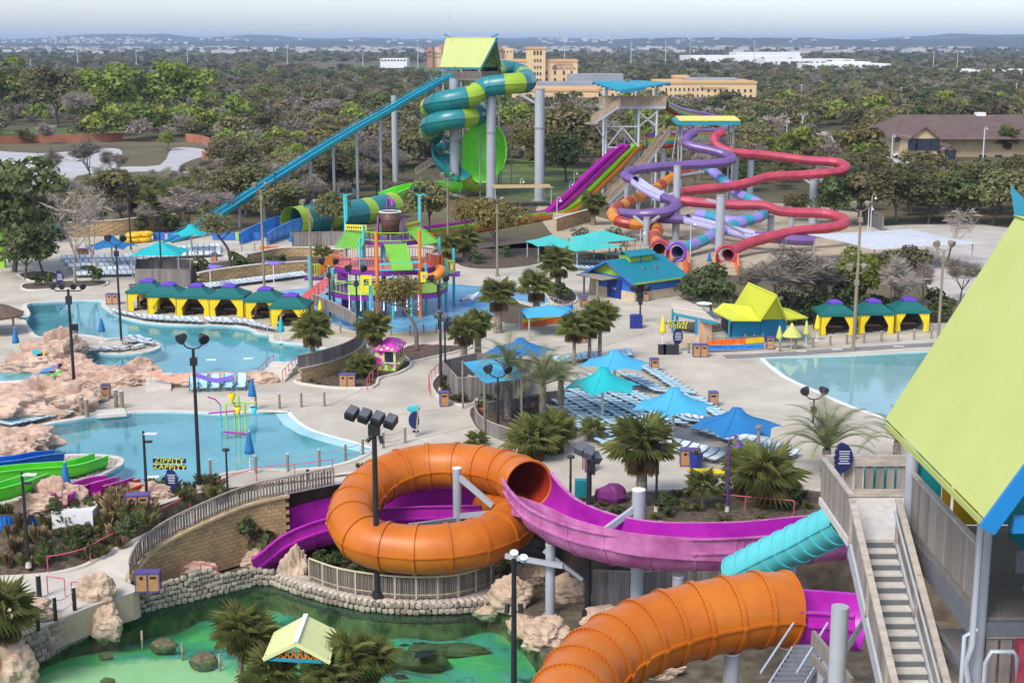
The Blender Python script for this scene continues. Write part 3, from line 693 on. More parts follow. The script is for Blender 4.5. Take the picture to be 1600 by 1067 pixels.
# --- wood fences far left
fencem = M('red_fence', (0.36, 0.14, 0.075), 0.9, 0.2, 0.3)
def far_fence(px, label):
 pts = gs(px); o = thing('board_fence', label, 'fence', pts[0])
 n = int(length(pts)/2.6); rs = resample(pts, n)
 for i in range(n):
  d = rs[i+1]-rs[i]; m_ = (rs[i]+rs[i+1])/2
  obj('panel', MB().box((m_.x, m_.y, 1.05), (d.length-0.05, 0.1, 2.1), atan2(d.y, d.x)), fencem, o)
far_fence([(-20,226),(60,223),(130,222),(192,220)], 'long rust red board fence behind the white parking lot')
far_fence([(290,221),(315,224),(335,231)], 'short rust red board fence by the pale road bend')
far_fence([(316,250),(325,256)], 'small piece of red board fence among the olive trees')
# --- tall poles on the plain
steel = M('galvanised', (0.50, 0.52, 0.54), 0.5, 0.08, 0.5)
for px, yt, yb, nm in ((121,70,88,'left above the bright green trees'),(293,66,90,'above the olive trees at left'),(48,92,103,'beyond the left wood edge'),(213,84,96,'above the leafing trees'),(449,70,88,'left of the grass embankment'),(567,85,105,'at the embankment road'),(653,68,95,'left of the brick apartments'),(882,62,86,'behind the hospital roof'),(986,65,92,'behind the wood in the middle'),(1040,64,90,'between wood and warehouses'),(1078,66,90,'left end of the white warehouses'),(1178,64,98,'in front of the white warehouses'),(1458,80,106,'left one of the pair at right'),(1495,80,110,'right one of the pair at right'),(1252,132,150,'in the wood behind the lodge'),(1408,136,152,'in the wood above the lodge roof'),(1587,130,150,'at the right edge of the wood')):
 b = g(px, yb+6); Yp = min(b.y, 1500); zt = zat(yt, Yp); xx = at(px, yb, Yp).x
 tag(obj('utility_pole', MB().cyl((xx, Yp, 0), (xx, Yp, zt), 0.4*Yp/1300, 0.22*Yp/1300, 6).box((xx, Yp, zt-1.2*Yp/1300), (2.2*Yp/1300, .2, .2)), steel), 'tall pale utility pole '+nm, 'pole')
# ================================================================== woods
EXC = [ccw(gs(p)) for p in (
 [(-80,228),(200,222),(345,222),(345,262),(300,275),(205,296),(-80,298)], [(255,172),(312,172),(315,192),(260,192)],
 [(0,198),(205,192),(205,204),(80,224),(0,224)], [(455,100),(700,100),(700,120),(580,116),(455,108)],
 [(800,262),(930,262),(910,320),(800,318),(770,290)], [(1275,200),(1300,198),(1450,250),(1640,255),(1640,285),(1420,282),(1290,240)],
 [(1400,195),(1680,195),(1680,256),(1400,256)], [(1235,215),(1305,215),(1305,236),(1235,236)], [(775,130),(1190,140),(1195,170),(775,172)],
 [(840,322),(905,290),(1000,300),(1090,300),(1220,300),(1330,315),(1400,350),(1640,355),(1700,480),(1400,480),(1200,470),(1000,440),(840,400)],
 [(560,300),(700,285),(800,300),(850,322),(840,400),(600,390),(540,372)], [(640,262),(790,262),(790,315),(640,315)])]
PARKX = [p for p in PARK]
def free(x, y):
 return not inpoly(x, y, PARKX) and not any(inpoly(x, y, e_) for e_ in EXC)
def px_of(x, y, z=0):
 v = Vector((x, y, z-CAMZ)); f = v.y*_c - v.z*_s; u = v.y*_s + v.z*_c
 return 800+F*x/f, 533.5-F*u/f
pts = []; rr = random.Random(21)
y = 178.0
while y < 560:
 x = -0.40*y
 while x < 0.40*y:
  X, Yy = x+rr.uniform(-2.2, 2.2), y+rr.uniform(-2.2, 2.2)
  if free(X, Yy) and rr.random() < 0.93: pts.append((X, Yy))
  x += 6.6 if y < 330 else 7.6
 y += 6.4 if y < 330 else 8.5
def pick(X, Yy, rg):
 px, py = px_of(X, Yy); r = rg.random()
 v = 0.5+0.5*mnoise.noise(Vector((X*0.012, Yy*0.010, 3.3)))
 if px < 350 and py < 230: return 'bare' if r < 0.55 else ('green' if r < 0.64+0.2*v else ('olive' if r < 0.95 else 'dark'))
 if px > 1150: return 'olive' if r < 0.50 else ('bare' if r < 0.78 else ('dark' if r < 0.90 else ('green' if r < 0.94 else 'gold')))
 return 'olive' if r < 0.24+0.2*v else ('bare' if r < 0.88 else ('dark' if r < 0.92 else ('green' if r < 0.97 else 'gold')))
pts.sort(key=lambda p: p[1])
NIND = 250
TL = {'bare': 'grey brown leafless tree in the wood behind the park', 'olive': 'olive green live oak in the wood behind the park', 'dark': 'dark green evergreen tree in the wood behind the park', 'green': 'bright yellow green leafing tree in the wood behind the park', 'gold': 'golden brown oak in the wood behind the park'}
for X, Yy in pts[:NIND]:
 k = pick(X, Yy, rr); h = rr.uniform(0.5, 1.08)*(0.85 if k == 'dark' else 1)
 px, py = px_of(X, Yy)
 if 850 < px < 1400: h *= 0.75
 if px < 340 and py < 345: h *= 0.55
 if px > 1380 and 240 < py < 300: h *= 0.6
 if px < 210 and 285 < py < 318 and rr.random() < .55: continue
 zn = 'left of the speed slide' if px < 330 else ('around the speed slide' if px < 660 else ('behind the spiral slide' if px < 880 else ('behind the slide tower' if px < 1180 else ('before the lodge' if px > 1400 else 'behind the red slide'))))
 zn = ('tall ' if h > .85 else ('low ' if h < .55 else ''))+TL[k].replace('in the wood behind the park', 'in the wood '+zn)+('' if Yy < 250 else ', further back')
 tree(k, (X, Yy, 0), h, zn, zn+' group', None, rr.uniform(0.95, 1.25))
# the rest of the wood: one mass
FC = bpy.data.collections.new('wood_sources')
def low_tree(kind, seed):
 if kind == 'bare':
  a, t = branches(seed, 7, 0.8, 3, 0.15, 5, 0.22, twigs=900, tl=1.9, tw=0.05); t2 = MB(); t2.v = t.v; t2.f = t.f; t2.mi = t.mi; t2.sm = t.sm
  V, Fc = leafcloud(seed, 3.6, 2.6, 3.2, 14, 420, 0.19); t2.add(V, Fc); return t2, twig
 V, Fc = leafcloud(seed, 4.2, 3.0, 3.4, 14, 560, 0.46, 0.1); return MB().add(V, Fc), {'olive': lf_olive, 'dark': lf_dark, 'green': lf_green, 'gold': lf_gold}[kind]
ORDER = ['bare', 'bare', 'olive', 'olive', 'dark', 'green', 'gold', 'bare']
for i, k in enumerate(ORDER):
 t_, m_ = low_tree(k, 60+i); o = bpy.data.objects.new('wood_source_%d' % i, t_.mesh('wood_tree', m_)); FC.objects.link(o)
def scatter(name, P, label, cat):
 me = bpy.data.meshes.new(name); me.from_pydata([p[:3] for p in P], [], [])
 for an, ty, vals in (('sc', 'FLOAT', [p[3] for p in P]), ('rz', 'FLOAT', [p[4] for p in P]), ('ix', 'INT', [p[5] for p in P])):
  a = me.attributes.new(an, ty, 'POINT'); a.data.foreach_set('value', vals)
 o = bpy.data.objects.new(name, me); COL.objects.link(o); o['kind'] = 'stuff'; o['label'] = label; o['category'] = cat
 ng = bpy.data.node_groups.new(name, 'GeometryNodeTree'); ng.interface.new_socket('Geometry', in_out='INPUT', socket_type='NodeSocketGeometry'); ng.interface.new_socket('Geometry', in_out='OUTPUT', socket_type='NodeSocketGeometry')
 N = ng.nodes; gi = N.new('NodeGroupInput'); go = N.new('NodeGroupOutput'); ip = N.new('GeometryNodeInstanceOnPoints'); ci = N.new('GeometryNodeCollectionInfo')
 ci.inputs['Collection'].default_value = FC; ci.inputs['Separate Children'].default_value = True; ci.inputs['Reset Children'].default_value = True
 def attr(nm, ty):
  a = N.new('GeometryNodeInputNamedAttribute'); a.data_type = ty; a.inputs['Name'].default_value = nm; return a.outputs['Attribute']
 L = ng.links; L.new(gi.outputs[0], ip.inputs['Points']); L.new(ci.outputs[0], ip.inputs['Instance']); ip.inputs['Pick Instance'].default_value = True
 L.new(attr('ix', 'INT'), ip.inputs['Instance Index']); L.new(attr('sc', 'FLOAT'), ip.inputs['Scale'])
 cx = N.new('ShaderNodeCombineXYZ'); L.new(attr('rz', 'FLOAT'), cx.inputs[2]); L.new(cx.outputs[0], ip.inputs['Rotation']); L.new(ip.outputs[0], go.inputs[0])
 md = o.modifiers.new('scatter', 'NODES'); md.node_group = ng
 return o
IX = {'bare': (0, 1, 7), 'olive': (2, 3), 'dark': (4,), 'green': (5,), 'gold': (6,)}
P = []
for X, Yy in pts[NIND:]:
 k = pick(X, Yy, rr); P.append((X, Yy, 0, rr.uniform(0.6, 1.4)*(1.25 if k == 'green' else 1), rr.uniform(0, 6.28), rr.choice(IX[k])))
scatter('wood', P, 'brown and olive wood spreading behind the water park', 'wood')
P = []; y = 560.0
while y < 4600:
 st = 0.013*y; x = -0.42*y
 while x < 0.42*y:
  X, Yy = x+rr.uniform(-.4, .4)*st, y+rr.uniform(-.5, .5)*st*1.6
  if free(X, Yy):
   r = rr.random(); k = 'olive' if r < 0.36 else ('bare' if r < 0.82 else ('dark' if r < 0.97 else 'green'))
   P.append((X, Yy, -0.5, (0.85+0.00022*Yy)*rr.uniform(0.75, 1.2), rr.uniform(0, 6.28), rr.choice(IX[k])))
  x += st*0.8
 y += st*1.6
scatter('far_wood', P, 'dark hazy wood stretching to the hills on the horizon', 'wood')
# named trees near the park
def ntree(kind, px, py, ytop, label, group=None, var=None, wide=None):
 b = g(px, py); h = zat(ytop, b.y); return tree(kind, b, h/8.0, label, group, var, wide)
ntree('dark', 22, 425, 232, 'tall dark evergreen at the left edge beside the green shelter', None, 0, 1.0)
ntree('dark', 68, 432, 338, 'multi stemmed live oak on the kerbed bed at far left', None, 1, 1.1)
ntree('dark', 40, 437, 345, 'round dark oak at the left edge of the lounger terrace', None, 0, 1.1)
ntree('pale', 117, 443, 292, 'left of two pale leafless trees by the lounger terrace', None, 0, 1.0)
ntree('pale', 152, 436, 280, 'right of two pale leafless trees by the lounger terrace', None, 1, 0.9)
ntree('green', 168, 196, 98, 'broad bright green tree above the left meadow', None, 0, 1.2)
ntree('green', 8, 185, 92, 'bright green tree cut by the left picture edge', None, 1, 1.2)
ntree('green', 240, 190, 98, 'yellow green round tree left of the pair on the skyline', None, 1, 1.2)
ntree('green', 292, 190, 97, 'yellow green round tree right of the pair on the skyline', None, 0, 1.2)
ntree('olive', 90, 200, 97, 'broad hazy olive tree on the left skyline', None, 1, 1.1)
ntree('bare', 115, 215, 132, 'dome shaped grey leafless tree above the meadow', None, 2, 1.3)
ntree('dark', 595, 205, 140, 'round dark green tree behind the blue speed slide', None, 0, 1.2)
ntree('green', 145, 205, 135, 'lower bright green tree beside the broad one', None, 0, 1.2)
ntree('green', 262, 235, 205, 'small bright green tree by the red fence', None, 1, 1.2)
ntree('bare', 143, 288, 205, 'dark trunked leafless tree before the white parking lot', None, 0, 1.1)
ntree('bare', 92, 290, 225, 'thin leafless tree on the parking lot edge', None, 1, 1.0); ntree('bare', 180, 285, 225, 'small leafless tree right of the dark trunked one', None, 3, 1.0)
ntree('olive', 668, 372, 272, 'spreading live oak behind the tipping bucket', None, 0, 0.9)
ntree('gold', 775, 398, 298, 'golden spreading oak beside the lamp right of the bucket', None, 0, 1.0)
ntree('gold', 735, 380, 300, 'smaller golden oak behind the lime shade roof', None, 1, 0.8)
ntree('dark', 1112, 500, 408, 'dense dark evergreen behind the wooden bar shelter', None, 0, 1.15)
ntree('dark', 1075, 470, 425, 'dark leafy tree beside the blue restroom block', None, 1, 1.1)
for i, (px, py, yt) in enumerate(((1205,500,388),(1240,505,368),(1275,506,375),(1300,500,392),(1180,490,400))):
 ntree('bare', px, py, yt, 'leafless tree %s behind the lime roofed bar' % ('first', 'tallest', 'fourth', 'rightmost', 'leftmost')[i] if i else 'leafless tree left of the tallest one behind the lime roofed bar', 'leafless trees behind the bar', i, 1.05)
ntree('green', 1335, 500, 385, 'yellow green tree between cabanas and slide', None, 0, 0.75); ntree('dark', 1315, 500, 395, 'dark green tree behind the first right cabana', None, 1, 0.8)
ntree('olive', 1405, 480, 375, 'olive tree behind the middle right cabana', None, 1, 0.9); ntree('bare', 1385, 505, 388, 'leafless tree behind the last right cabana', None, 1, 1.0); ntree('bare', 1440, 500, 400, 'leafless tree right of the cabanas', None, 2, 0.9)
ntree('pale', 1480, 410, 318, 'pale leafless tree by the grey canopy at right', None, 0, 1.2); ntree('pale', 1450, 440, 380, 'small pale leafless tree in the service yard', None, 1, 1.1); ntree('bare', 1500, 470, 390, 'leafless tree near the yellow roof edge', None, 3, 1.0)
for i, (px, py, yt) in enumerate(((1300,352,268),(1350,352,262),(1400,350,258),(1450,350,270),(1500,350,262),(1550,352,258),(1590,350,268),(1240,345,300),(1330,330,255),(1425,332,250),(1530,335,248))):
 ntree('olive' if i % 4 else 'dark', px, py, yt, ('live oak' if i % 4 else 'dark evergreen')+' in the thick belt %s' % ('next to the red slide end', 'behind the bell lamps', 'above the grey canopy', 'near the lime roof ridge')[min(3, max(0, int((px-1240)/90)))], 'trees in the belt right of the red slide', i, 1.15)
ntree('green', 1490, 330, 262, 'bright green tree in the belt below the lodge', None, 0, 1.1); ntree('green', 1215, 262, 208, 'bright green tree behind the red slide start', None, 1, 1.1)
for i, (px, py, yt) in enumerate(((440,322,255),(480,318,262),(520,316,235),(560,312,240),(590,308,258),(400,325,250),(360,335,262),(320,345,290),(460,312,235),(540,298,222),(640,315,282),(610,310,275))):
 ntree(('olive', 'dark', 'olive', 'bare')[i % 4], px, py, yt, ('olive oak', 'dark evergreen tree', 'olive oak', 'leafless grey tree')[i % 4]+' %s the long blue speed slide' % ('right below', 'behind', 'left of')[0 if px > 500 else (1 if px > 420 else 2)], 'trees along the blue speed slide', i, 1.15)
for i, (px, py, yt) in enumerate(((870,262,165),(900,262,160),(930,262,175),(850,275,190),(885,285,200))):
 ntree(('olive', 'olive', 'bare', 'gold', 'dark')[i], px, py, yt, ('olive oak right of the tall grey column', 'large olive oak left of the slide tower', 'leafless tree at the slide tower foot', 'golden oak just right of the tall grey column', 'dark tree above the green clearing')[i], None, i, 1.15)
# ================================================================== slide helpers
def sweep_sections(path, prof, nsec, sub_n, root, name, mats, flange=0.05, pattern=None, roll=None, closed=True, lip=0.08, seam=True, smooth=True):
 """cut a slide into its bolted sections; each is a part. prof(k): list of (side, up)"""
 P = resample(path, nsec*sub_n); fr = frames(P); out = []
 for i in range(nsec):
  mb = MB(); rings = []
  idx = list(range(i*sub_n, (i+1)*sub_n+1)); seglen = (P[idx[1]]-P[idx[0]]).length
  st = []
  for q, j in enumerate(idx):
   t, s, u = fr[j]; p = P[j]
   if roll:
    a = roll(j/(nsec*sub_n)); s, u = s*cos(a)+u*sin(a), u*cos(a)-s*sin(a)
   if q == 0: st += [(p, s, u, 1), (p+t*min(lip, seglen*0.4), s, u, 1), (p+t*min(lip, seglen*0.4), s, u, 0)]
   elif q == len(idx)-1: st += [(p-t*min(lip, seglen*0.4), s, u, 0), (p-t*min(lip, seglen*0.4), s, u, 1), (p-t*0.004, s, u, 1)]
   else: st.append((p, s, u, 0))
  base = prof(0); n = len(base)
  for (p, s, u, fl) in st:
   for (x, y, out_) in base:
    k = 1+(flange*fl*out_)
    mb.v.append(tuple(p + s*(x*k) + u*(y*k)))
  m = len(st); lim = n if closed else n-1
  for a in range(m-1):
   for b in range(lim):
    mb.f.append((a*n+b, a*n+(b+1) % n, (a+1)*n+(b+1) % n, (a+1)*n+b)); mb.mi.append(0); mb.sm.append(smooth)
  mt = mats[pattern[i % len(pattern)]] if pattern else mats[0]
  me = mb.mesh(name, mt)
  if smooth and hasattr(me, 'set_sharp_from_angle'): me.set_sharp_from_angle(angle=radians(40))
  out.append(obj(name, me, None, root))
 return out
def circ(r, n=20, seam=0.05):
 pr = []
 for k in range(n):
  a = 2*pi*k/n; pr.append((r*cos(a), r*sin(a), 1))
  if seam and k in (0, n//2):
   d = 0.045/r
   pr[-1:] = [(r*cos(a-d*1.01), r*sin(a-d*1.01), 1), ((r+seam)*cos(a-d), (r+seam)*sin(a-d), 1), ((r+seam)*cos(a+d), (r+seam)*sin(a+d), 1), (r*cos(a+d*1.01), r*sin(a+d*1.01), 1)]
 return pr
def upipe(r, th=0.07, n=14, a0=-200, a1=20, wall=0.0, wl=None, wr=None, lipw=0.10):
 """open flume: inner and outer skin with rolled lips; a0..a1 degrees; walls raised above the rim on each side"""
 wl = wall if wl is None else wl; wr = wall if wr is None else wr
 inner = []; outer = []
 for k in range(n+1):
  a = radians(180+ (180)*k/n); inner.append((r*cos(a), r*sin(a))); outer.append(((r+th)*cos(a), (r+th)*sin(a)))
 L_in, L_out = [(-r, wl)], [(-r-th-lipw, wl), (-r-th-lipw, wl-0.06), (-r-th, wl-0.06)]
 R_in, R_out = [(r, wr)], [(r+th+lipw, wr), (r+th+lipw, wr-0.06), (r+th, wr-0.06)]
 pr = [(x, y, 0) for x, y in L_in+inner+R_in] + [(x, y, 0.6) for x, y in R_out] + [(x, y, 1) for x, y in reversed(outer)] + [(x, y, 0.6) for x, y in reversed(L_out)]
 return pr
def fib(name, col, rough=0.32, var=0.10): return M(name, col, rough, var, 0.6, 0.0, spec=0.5, detail=5, rnd=0.05)
def P3(l): return [at(*q) for q in l]
colm = M('column_grey', (0.36, 0.38, 0.41), 0.45, 0.06, 0.3); bolt = M('flange_grey', (0.26, 0.28, 0.30), 0.5)
wood_grey = M('weathered_wood', (0.26, 0.215, 0.175), 0.85, 0.25, 1.2, 0.3, rnd=0.22, streak=(6, 6, 0.6))
wood_tan = M('tan_wood', (0.38, 0.29, 0.19), 0.85, 0.2, 1.0, 0.3, rnd=0.15)
limeroof = M('lime_roof', (0.45, 0.49, 0.17), 0.5, 0.03, 0.2); tealm = M('teal_steel', (0.02, 0.26, 0.36), 0.5, 0.05, 1)
def column(px, yt, yb, Y, r, label, group=None, collars=(), arms=()):
 b = at(px, yb, Y); b.z = 0.0; x = at(px, (yt+yb)/2, Y).x; zt = zat(yt, Y); o = thing('support_column', label, 'column', (x, Y, 0), 0, group)
 obj('shaft', MB().cyl((x, Y, 0), (x, Y, zt), r, r, 18), colm, o)
 obj('base_plate', MB().cyl((x, Y, 0), (x, Y, 0.15), r*1.5, r*1.5, 12), bolt, o)
 obj('cap', MB().cyl((x, Y, zt), (x, Y, zt+0.12), r*1.06, r*1.06, 18), bolt, o)
 for c in collars: obj('collar', MB().cyl((x, Y, zat(c, Y)), (x, Y, zat(c, Y)+0.25), r*1.12, r*1.12, 18), bolt, o)
 for a in arms:
  q = at(*a[:3]); st = Vector((x, Y, zat(a[3], Y))); obj('arm', MB().bar(st, q, 0.28), colm, o)
 return o
# ------------------------------------------------------------------ green spiral and bowl slide (about 246 m away)
teal = fib('fibreglass_teal', (0.018, 0.20, 0.21)); ygreen = fib('fibreglass_yellow_green', (0.30, 0.44, 0.03)); bgreen = fib('fibreglass_bright_green', (0.24, 0.86, 0.04)); cyan = fib('fibreglass_cyan', (0.03, 0.38, 0.50))
column(710, 123, 305, 245, 0.82, 'thick grey column holding the green spiral slide, left one', None, (222,), ((728,154,243,135),(745,181,246,205),(690,216,247,225),(696,237,246,240),(712,257,245,255)))
column(767, 151, 305, 243, 0.82, 'thick grey column in front of the bright green bowl', None, (208,), ((747,170,249,172),(748,190,250,195)))
column(843, 140, 312, 238, 0.82, 'tall grey column standing free right of the bowl', None, (201,), ((800,140,243,165),))
column(617, 150, 284, 258, 0.55, 'slim grey column under the middle of the blue speed slide')
sp = thing('spiral_slide', 'teal and yellow green spiral tube slide winding down round the grey columns', 'water slide', at(740, 300, 248))
path = catmull(P3([(768,113,250),(779,110,253),(795,110.5,256),(809,114,256),(819,121,252),(822,128,247),(815,130,243),(800,131,242),(780,133,242),(760,136,242.5),(748,143,242),(737,150,241),(717,154,240.5),(692,159,241),(676,165,244),(672,171,249),(685,173,254),(710,171,256),(735,170,255),(747,174,250),(745,180,245),(724,184,241),(700,187,240.5),(682,192,241.5),(671,199,245),(673,206,249)]), 8)
sweep_sections(path, lambda k: circ(1.72, 20, 0.10), 34, 4, sp, 'tube_section', [teal, ygreen], 0.04, [1,0,0,0,0,1,0,0,0,1,0,0,1,0,0,0], lip=0.12)
path2 = catmull(P3([(673,206,249),(680,213,252),(690,219,252),(692,228,249),(690,238,247),(692,248,246),(700,258,245),(712,268,244),(726,279,242.5)]), 8)
sweep_sections(path2, lambda k: upipe(1.55, 0.1, 12, wall=0.4), 9, 4, sp, 'flume_section', [teal, ygreen], 0.05, [0,0,0,1,0,0], closed=True)
# the bowl: a tall dish leaning back, facing the viewer
bc = at(754.6, 238, 247); nrm = Vector((-0.2, -1, 0.25)).normalized(); sx = nrm.cross(Vector((0, 0, 1))).normalized()*-1; uz = sx.cross(nrm)*-1
if uz.z < 0: uz = -uz
mb = MB(); nr, na = 9, 40; vs = []
for j in range(nr+1):
 t = j/nr; dep_ = -3.4*(1-t*t)
 for k in range(na):
  a = 2*pi*k/na; vs.append(bc + sx*(cos(a)*t*4.15) + uz*(sin(a)*t*5.4) + nrm*dep_)
mb.add(vs, [(j*na+k, (j+1)*na+k, (j+1)*na+(k+1) % na, j*na+(k+1) % na) for j in range(nr) for k in range(na)], 0, True)
bowl = obj('bowl', mb, bgreen, sp)
mb = MB(); rim = [bc + sx*(cos(2*pi*k/na)*4.12) + uz*(sin(2*pi*k/na)*5.27) for k in range(na+1)]; mb.tube(rim, 0.14, 6); sub('rim', mb, bgreen, bowl)
# outer skirt under the bowl
path3 = catmull(P3([(724,274,243),(730,284,244),(741,291,246),(756,295,248),(770,293,250)]), 8)
sweep_sections(path3, lambda k: upipe(1.25, 0.1, 12, wall=0.1), 6, 4, sp, 'trough_section', [ygreen], 0.05, closed=True)
run = thing('run_out_flume', 'bright green open flume running left from the foot of the bowl', 'water slide', at(690, 296, 238))
path4 = catmull(P3([(712,290,243),(700,289,241),(680,290,238),(656,292,235),(630,298,228),(605,308,218)]), 8)
sweep_sections(path4, lambda k: upipe(1.3, 0.1, 12, wall=0.6), 8, 3, run, 'flume_section', [bgreen], 0.04)
tun = thing('tunnel_slide', 'teal and yellow green striped tunnel slide with blue exit mouth', 'water slide', at(500, 362, 200))
path5 = catmull(P3([(612,322,215),(580,330,210),(540,336,205),(500,341,200),(455,347,195)]), 8)
sweep_sections(path5, lambda k: circ(2.05, 22, 0.08), 11, 3, tun, 'tube_section', [teal, ygreen], 0.035, [1,0,0,1,0,0,0,1,0,0,1], lip=0.12)
blue_f = fib('fibreglass_blue', (0.05, 0.24, 0.62))
path6 = catmull(P3([(455,349,195),(440,353,193),(425,360,191),(408,368,188),(396,376,185)]), 8)
sweep_sections(path6, lambda k: upipe(1.8, 0.1, 12, wall=0.9), 5, 4, tun, 'exit_flume', [blue_f], 0.04)
# blue speed slide: straight flume from the tower down to the left
ss = thing('speed_slide', 'long straight blue speed slide running down through the trees', 'water slide', at(480, 330, 205))
path7 = catmull(P3([(706,117,246),(690,125,245),(655,144,241),(600,176,234),(560,198,229),(500,234,221),(430,278,211),(370,317,203),(320,348,195),(285,369,190),(262,380,187)]), 8)
sweep_sections(path7, lambda k: upipe(0.56, 0.1, 12, wall=0.3), 30, 3, ss, 'flume_section', [cyan], 0.04)
P_ = resample(path7, 12)
for i in range(3, 11):
 p = P_[i]; o_ = obj('strut', MB().cyl((p.x, p.y, 0), (p.x, p.y, p.z-0.9), 0.22, 0.22, 8), colm, ss)
mb = MB(); rl = [p+Vector((0.6, 0.95, 1.3)) for p in resample(path7, 30)]; mb.tube(rl, 0.07, 4)
for p in rl: mb.bar(p, p-Vector((0, 0, 1.2)), 0.06)
obj('walkway_rail', mb, tealm, ss)
# tower with platform and steep lime roof
tw = thing('slide_tower', 'slide tower with steep lime green gable roof above the spiral slide', 'tower', at(735, 300, 250))
ez = zat(105.5, 248); cx = at(722, 100, 249); th = radians(-33); e1 = Vector((cos(th), sin(th), 0)); e2 = Vector((-sin(th), cos(th), 0))
zr = zat(58.5, 250); hl, hw = 4.2, 3.3; c0 = Vector((cx.x+1.5, 250, ez))
def gable_roof(c0, e1, e2, hl, hw, over, ez, zr, m, trimm, parent, nm='roof', th=0.16, panels=0):
 parts = []
 for s in (-1, 1):
  mb = MB(); A = c0+e1*(-hl)+e2*(s*hw); B = c0+e1*hl+e2*(s*hw); C = c0+e1*(hl+over)+Vector((0, 0, zr-ez)); D = c0-e1*(hl+over)+Vector((0, 0, zr-ez))
  nn = (B-A).cross(D-A).normalized(); nn = nn if nn.z > 0 else -nn
  mb.add([A, B, C, D, A-nn*th, B-nn*th, C-nn*th, D-nn*th], [(0, 1, 2, 3), (7, 6, 5, 4), (0, 4, 5, 1), (1, 5, 6, 2), (2, 6, 7, 3), (3, 7, 4, 0)])
  r_ = obj(nm, mb, m, parent); parts.append(r_)
  t_ = MB()
  for a_, b_ in ((A, D), (B, C), (A, B)): t_.bar(a_-nn*(th+0.1), b_-nn*(th+0.1), 0.2, 0.25)
  sub('barge_board', t_, trimm, r_)
 return parts
gable_roof(c0, e1, e2, hl, hw, 1.1, ez, zr, limeroof, tealm, tw)
for s in (-1, 1):
 mb = MB(); x_ = c0+e1*(s*(hl-0.4)); pk = x_+Vector((0, 0, zr-ez-0.7))
 mb.add([x_-e2*(hw-.3), x_+e2*(hw-.3), pk], [(0, 1, 2)]); gb = obj('gable_lattice', mb, M('dark_lattice', (0.04, 0.055, 0.04), 0.8, 0.2, 3), tw)
 lt = MB()
 for i in range(-5, 6):
  q = x_+e2*(i*hw/5.5)+e1*(s*0.06)
  for d_ in (-1, 1):
   s1 = i*hw/5.5; s2 = max(-hw*.9, min(hw*.9, s1+d_*.9)); top = q+e2*(s2-s1)+Vector((0, 0, .72*(1-abs(s2)/hw)*(zr-ez))); lt.bar(q, top, 0.08)
 sub('lattice_bar', lt, ygreen, gb)
 fin = MB(); rp = c0+e1*(s*(hl+1.1))+Vector((0, 0, zr-ez)); fin.bar(rp-e1*(s*1.0), rp+e1*(s*0.3)+Vector((0, 0, 0.45)), 0.25); obj('ridge_fin', fin, tealm, tw)
obj('mast', MB().cyl(at(702.5, 60, 251), at(702.5, 18, 251), 0.07, 0.05, 6), steel, tw)
dz = zat(124, 249); deckc = Vector((c0.x, c0.y, dz))
def obox(c, e1, e2, a, b, h): # box with own axes
 vs = [c+e1*(x*a)+e2*(y*b)+Vector((0, 0, z*h)) for z in (-1, 1) for y in (-1, 1) for x in (-1, 1)]
 return MB().add(vs, [(0, 2, 3, 1), (4, 5, 7, 6), (0, 1, 5, 4), (2, 6, 7, 3), (0, 4, 6, 2), (1, 3, 7, 5)])
obj('deck', obox(deckc, e1, e2, hl, hw, 0.15), wood_grey, tw)
def railing(pts, z0, h, root, m=wood_grey, step=0.35, bw=0.2, rail=True):
 P = [Vector(p) for p in pts]; L = length(P); n = max(2, int(L/step)); rs = resample(P, n); mb = MB()
 for q in rs: mb.box((q.x, q.y, q.z+z0+h/2), (bw, 0.05, h), 0)
 if rail: mb.tube([q+Vector((0, 0, z0+h)) for q in rs], 0.06, 4)
 return obj('railing', mb, m, root)
cs = [deckc+e1*(a*hl)+e2*(b*hw)+Vector((0, 0, 0.1)) for a, b in ((-1, -1), (1, -1), (1, 1), (-1, 1), (-1, -1))]
railing(cs, 0, 1.2, tw)
for a, b in ((-.9, -.9), (.9, -.9), (.9, .9), (-.9, .9), (0, -.9)):
 q = deckc+e1*(a*hl)+e2*(b*hw); obj('post', MB().cyl((q.x, q.y, 0), (q.x, q.y, ez+0.3), 0.16, 0.16, 8), colm, tw)
for k in range(5):
 z0_, z1_ = k*4.0, (k+1)*4.0
 a_, b_ = deckc+e2*hw-e1*hl*0.6, deckc+e2*hw+e1*hl*0.6
 if k % 2: a_, b_ = b_, a_
 obj('stair_flight', MB().bar((a_.x, a_.y, z0_), (b_.x, b_.y, z1_), 1.4, 0.25), wood_grey, tw)
 obj('brace', MB().bar((a_.x, a_.y-1.2, z0_), (b_.x, b_.y-1.2, z1_), 0.16), colm, tw)
# little stair and wooden landing beside the spiral
ld = thing('wooden_stair', 'grey wooden ramp and landing at the foot of the spiral slide', 'stairs', at(680, 268, 252))
a_, b_, c_ = at(650, 272, 252), at(676, 256, 252), at(694, 257, 252)
obj('ramp', MB().bar(a_, b_, 1.6, 0.2), wood_grey, ld); obj('landing', MB().bar(b_, c_, 1.6, 0.2), wood_grey, ld)
railing([a_-Vector((0, .8, 0)), b_-Vector((0, .8, 0)), c_-Vector((0, .8, 0))], 0.1, 1.1, ld)
for q in (b_, c_): obj('post', MB().box((q.x, q.y, q.z/2), (.25, .25, q.z)), wood_grey, ld)
pf = thing('viewing_platform', 'small grey wooden platform right of the green bowl', 'platform', at(792, 212, 249))
p = at(791, 210, 250); obj('deck', MB().box(p, (2.2, 2, .2)), wood_grey, pf); railing([p+Vector((-1.1, -1, 0)), p+Vector((1.1, -1, 0)), p+Vector((1.1, 1, 0))], 0, 1.2, pf)
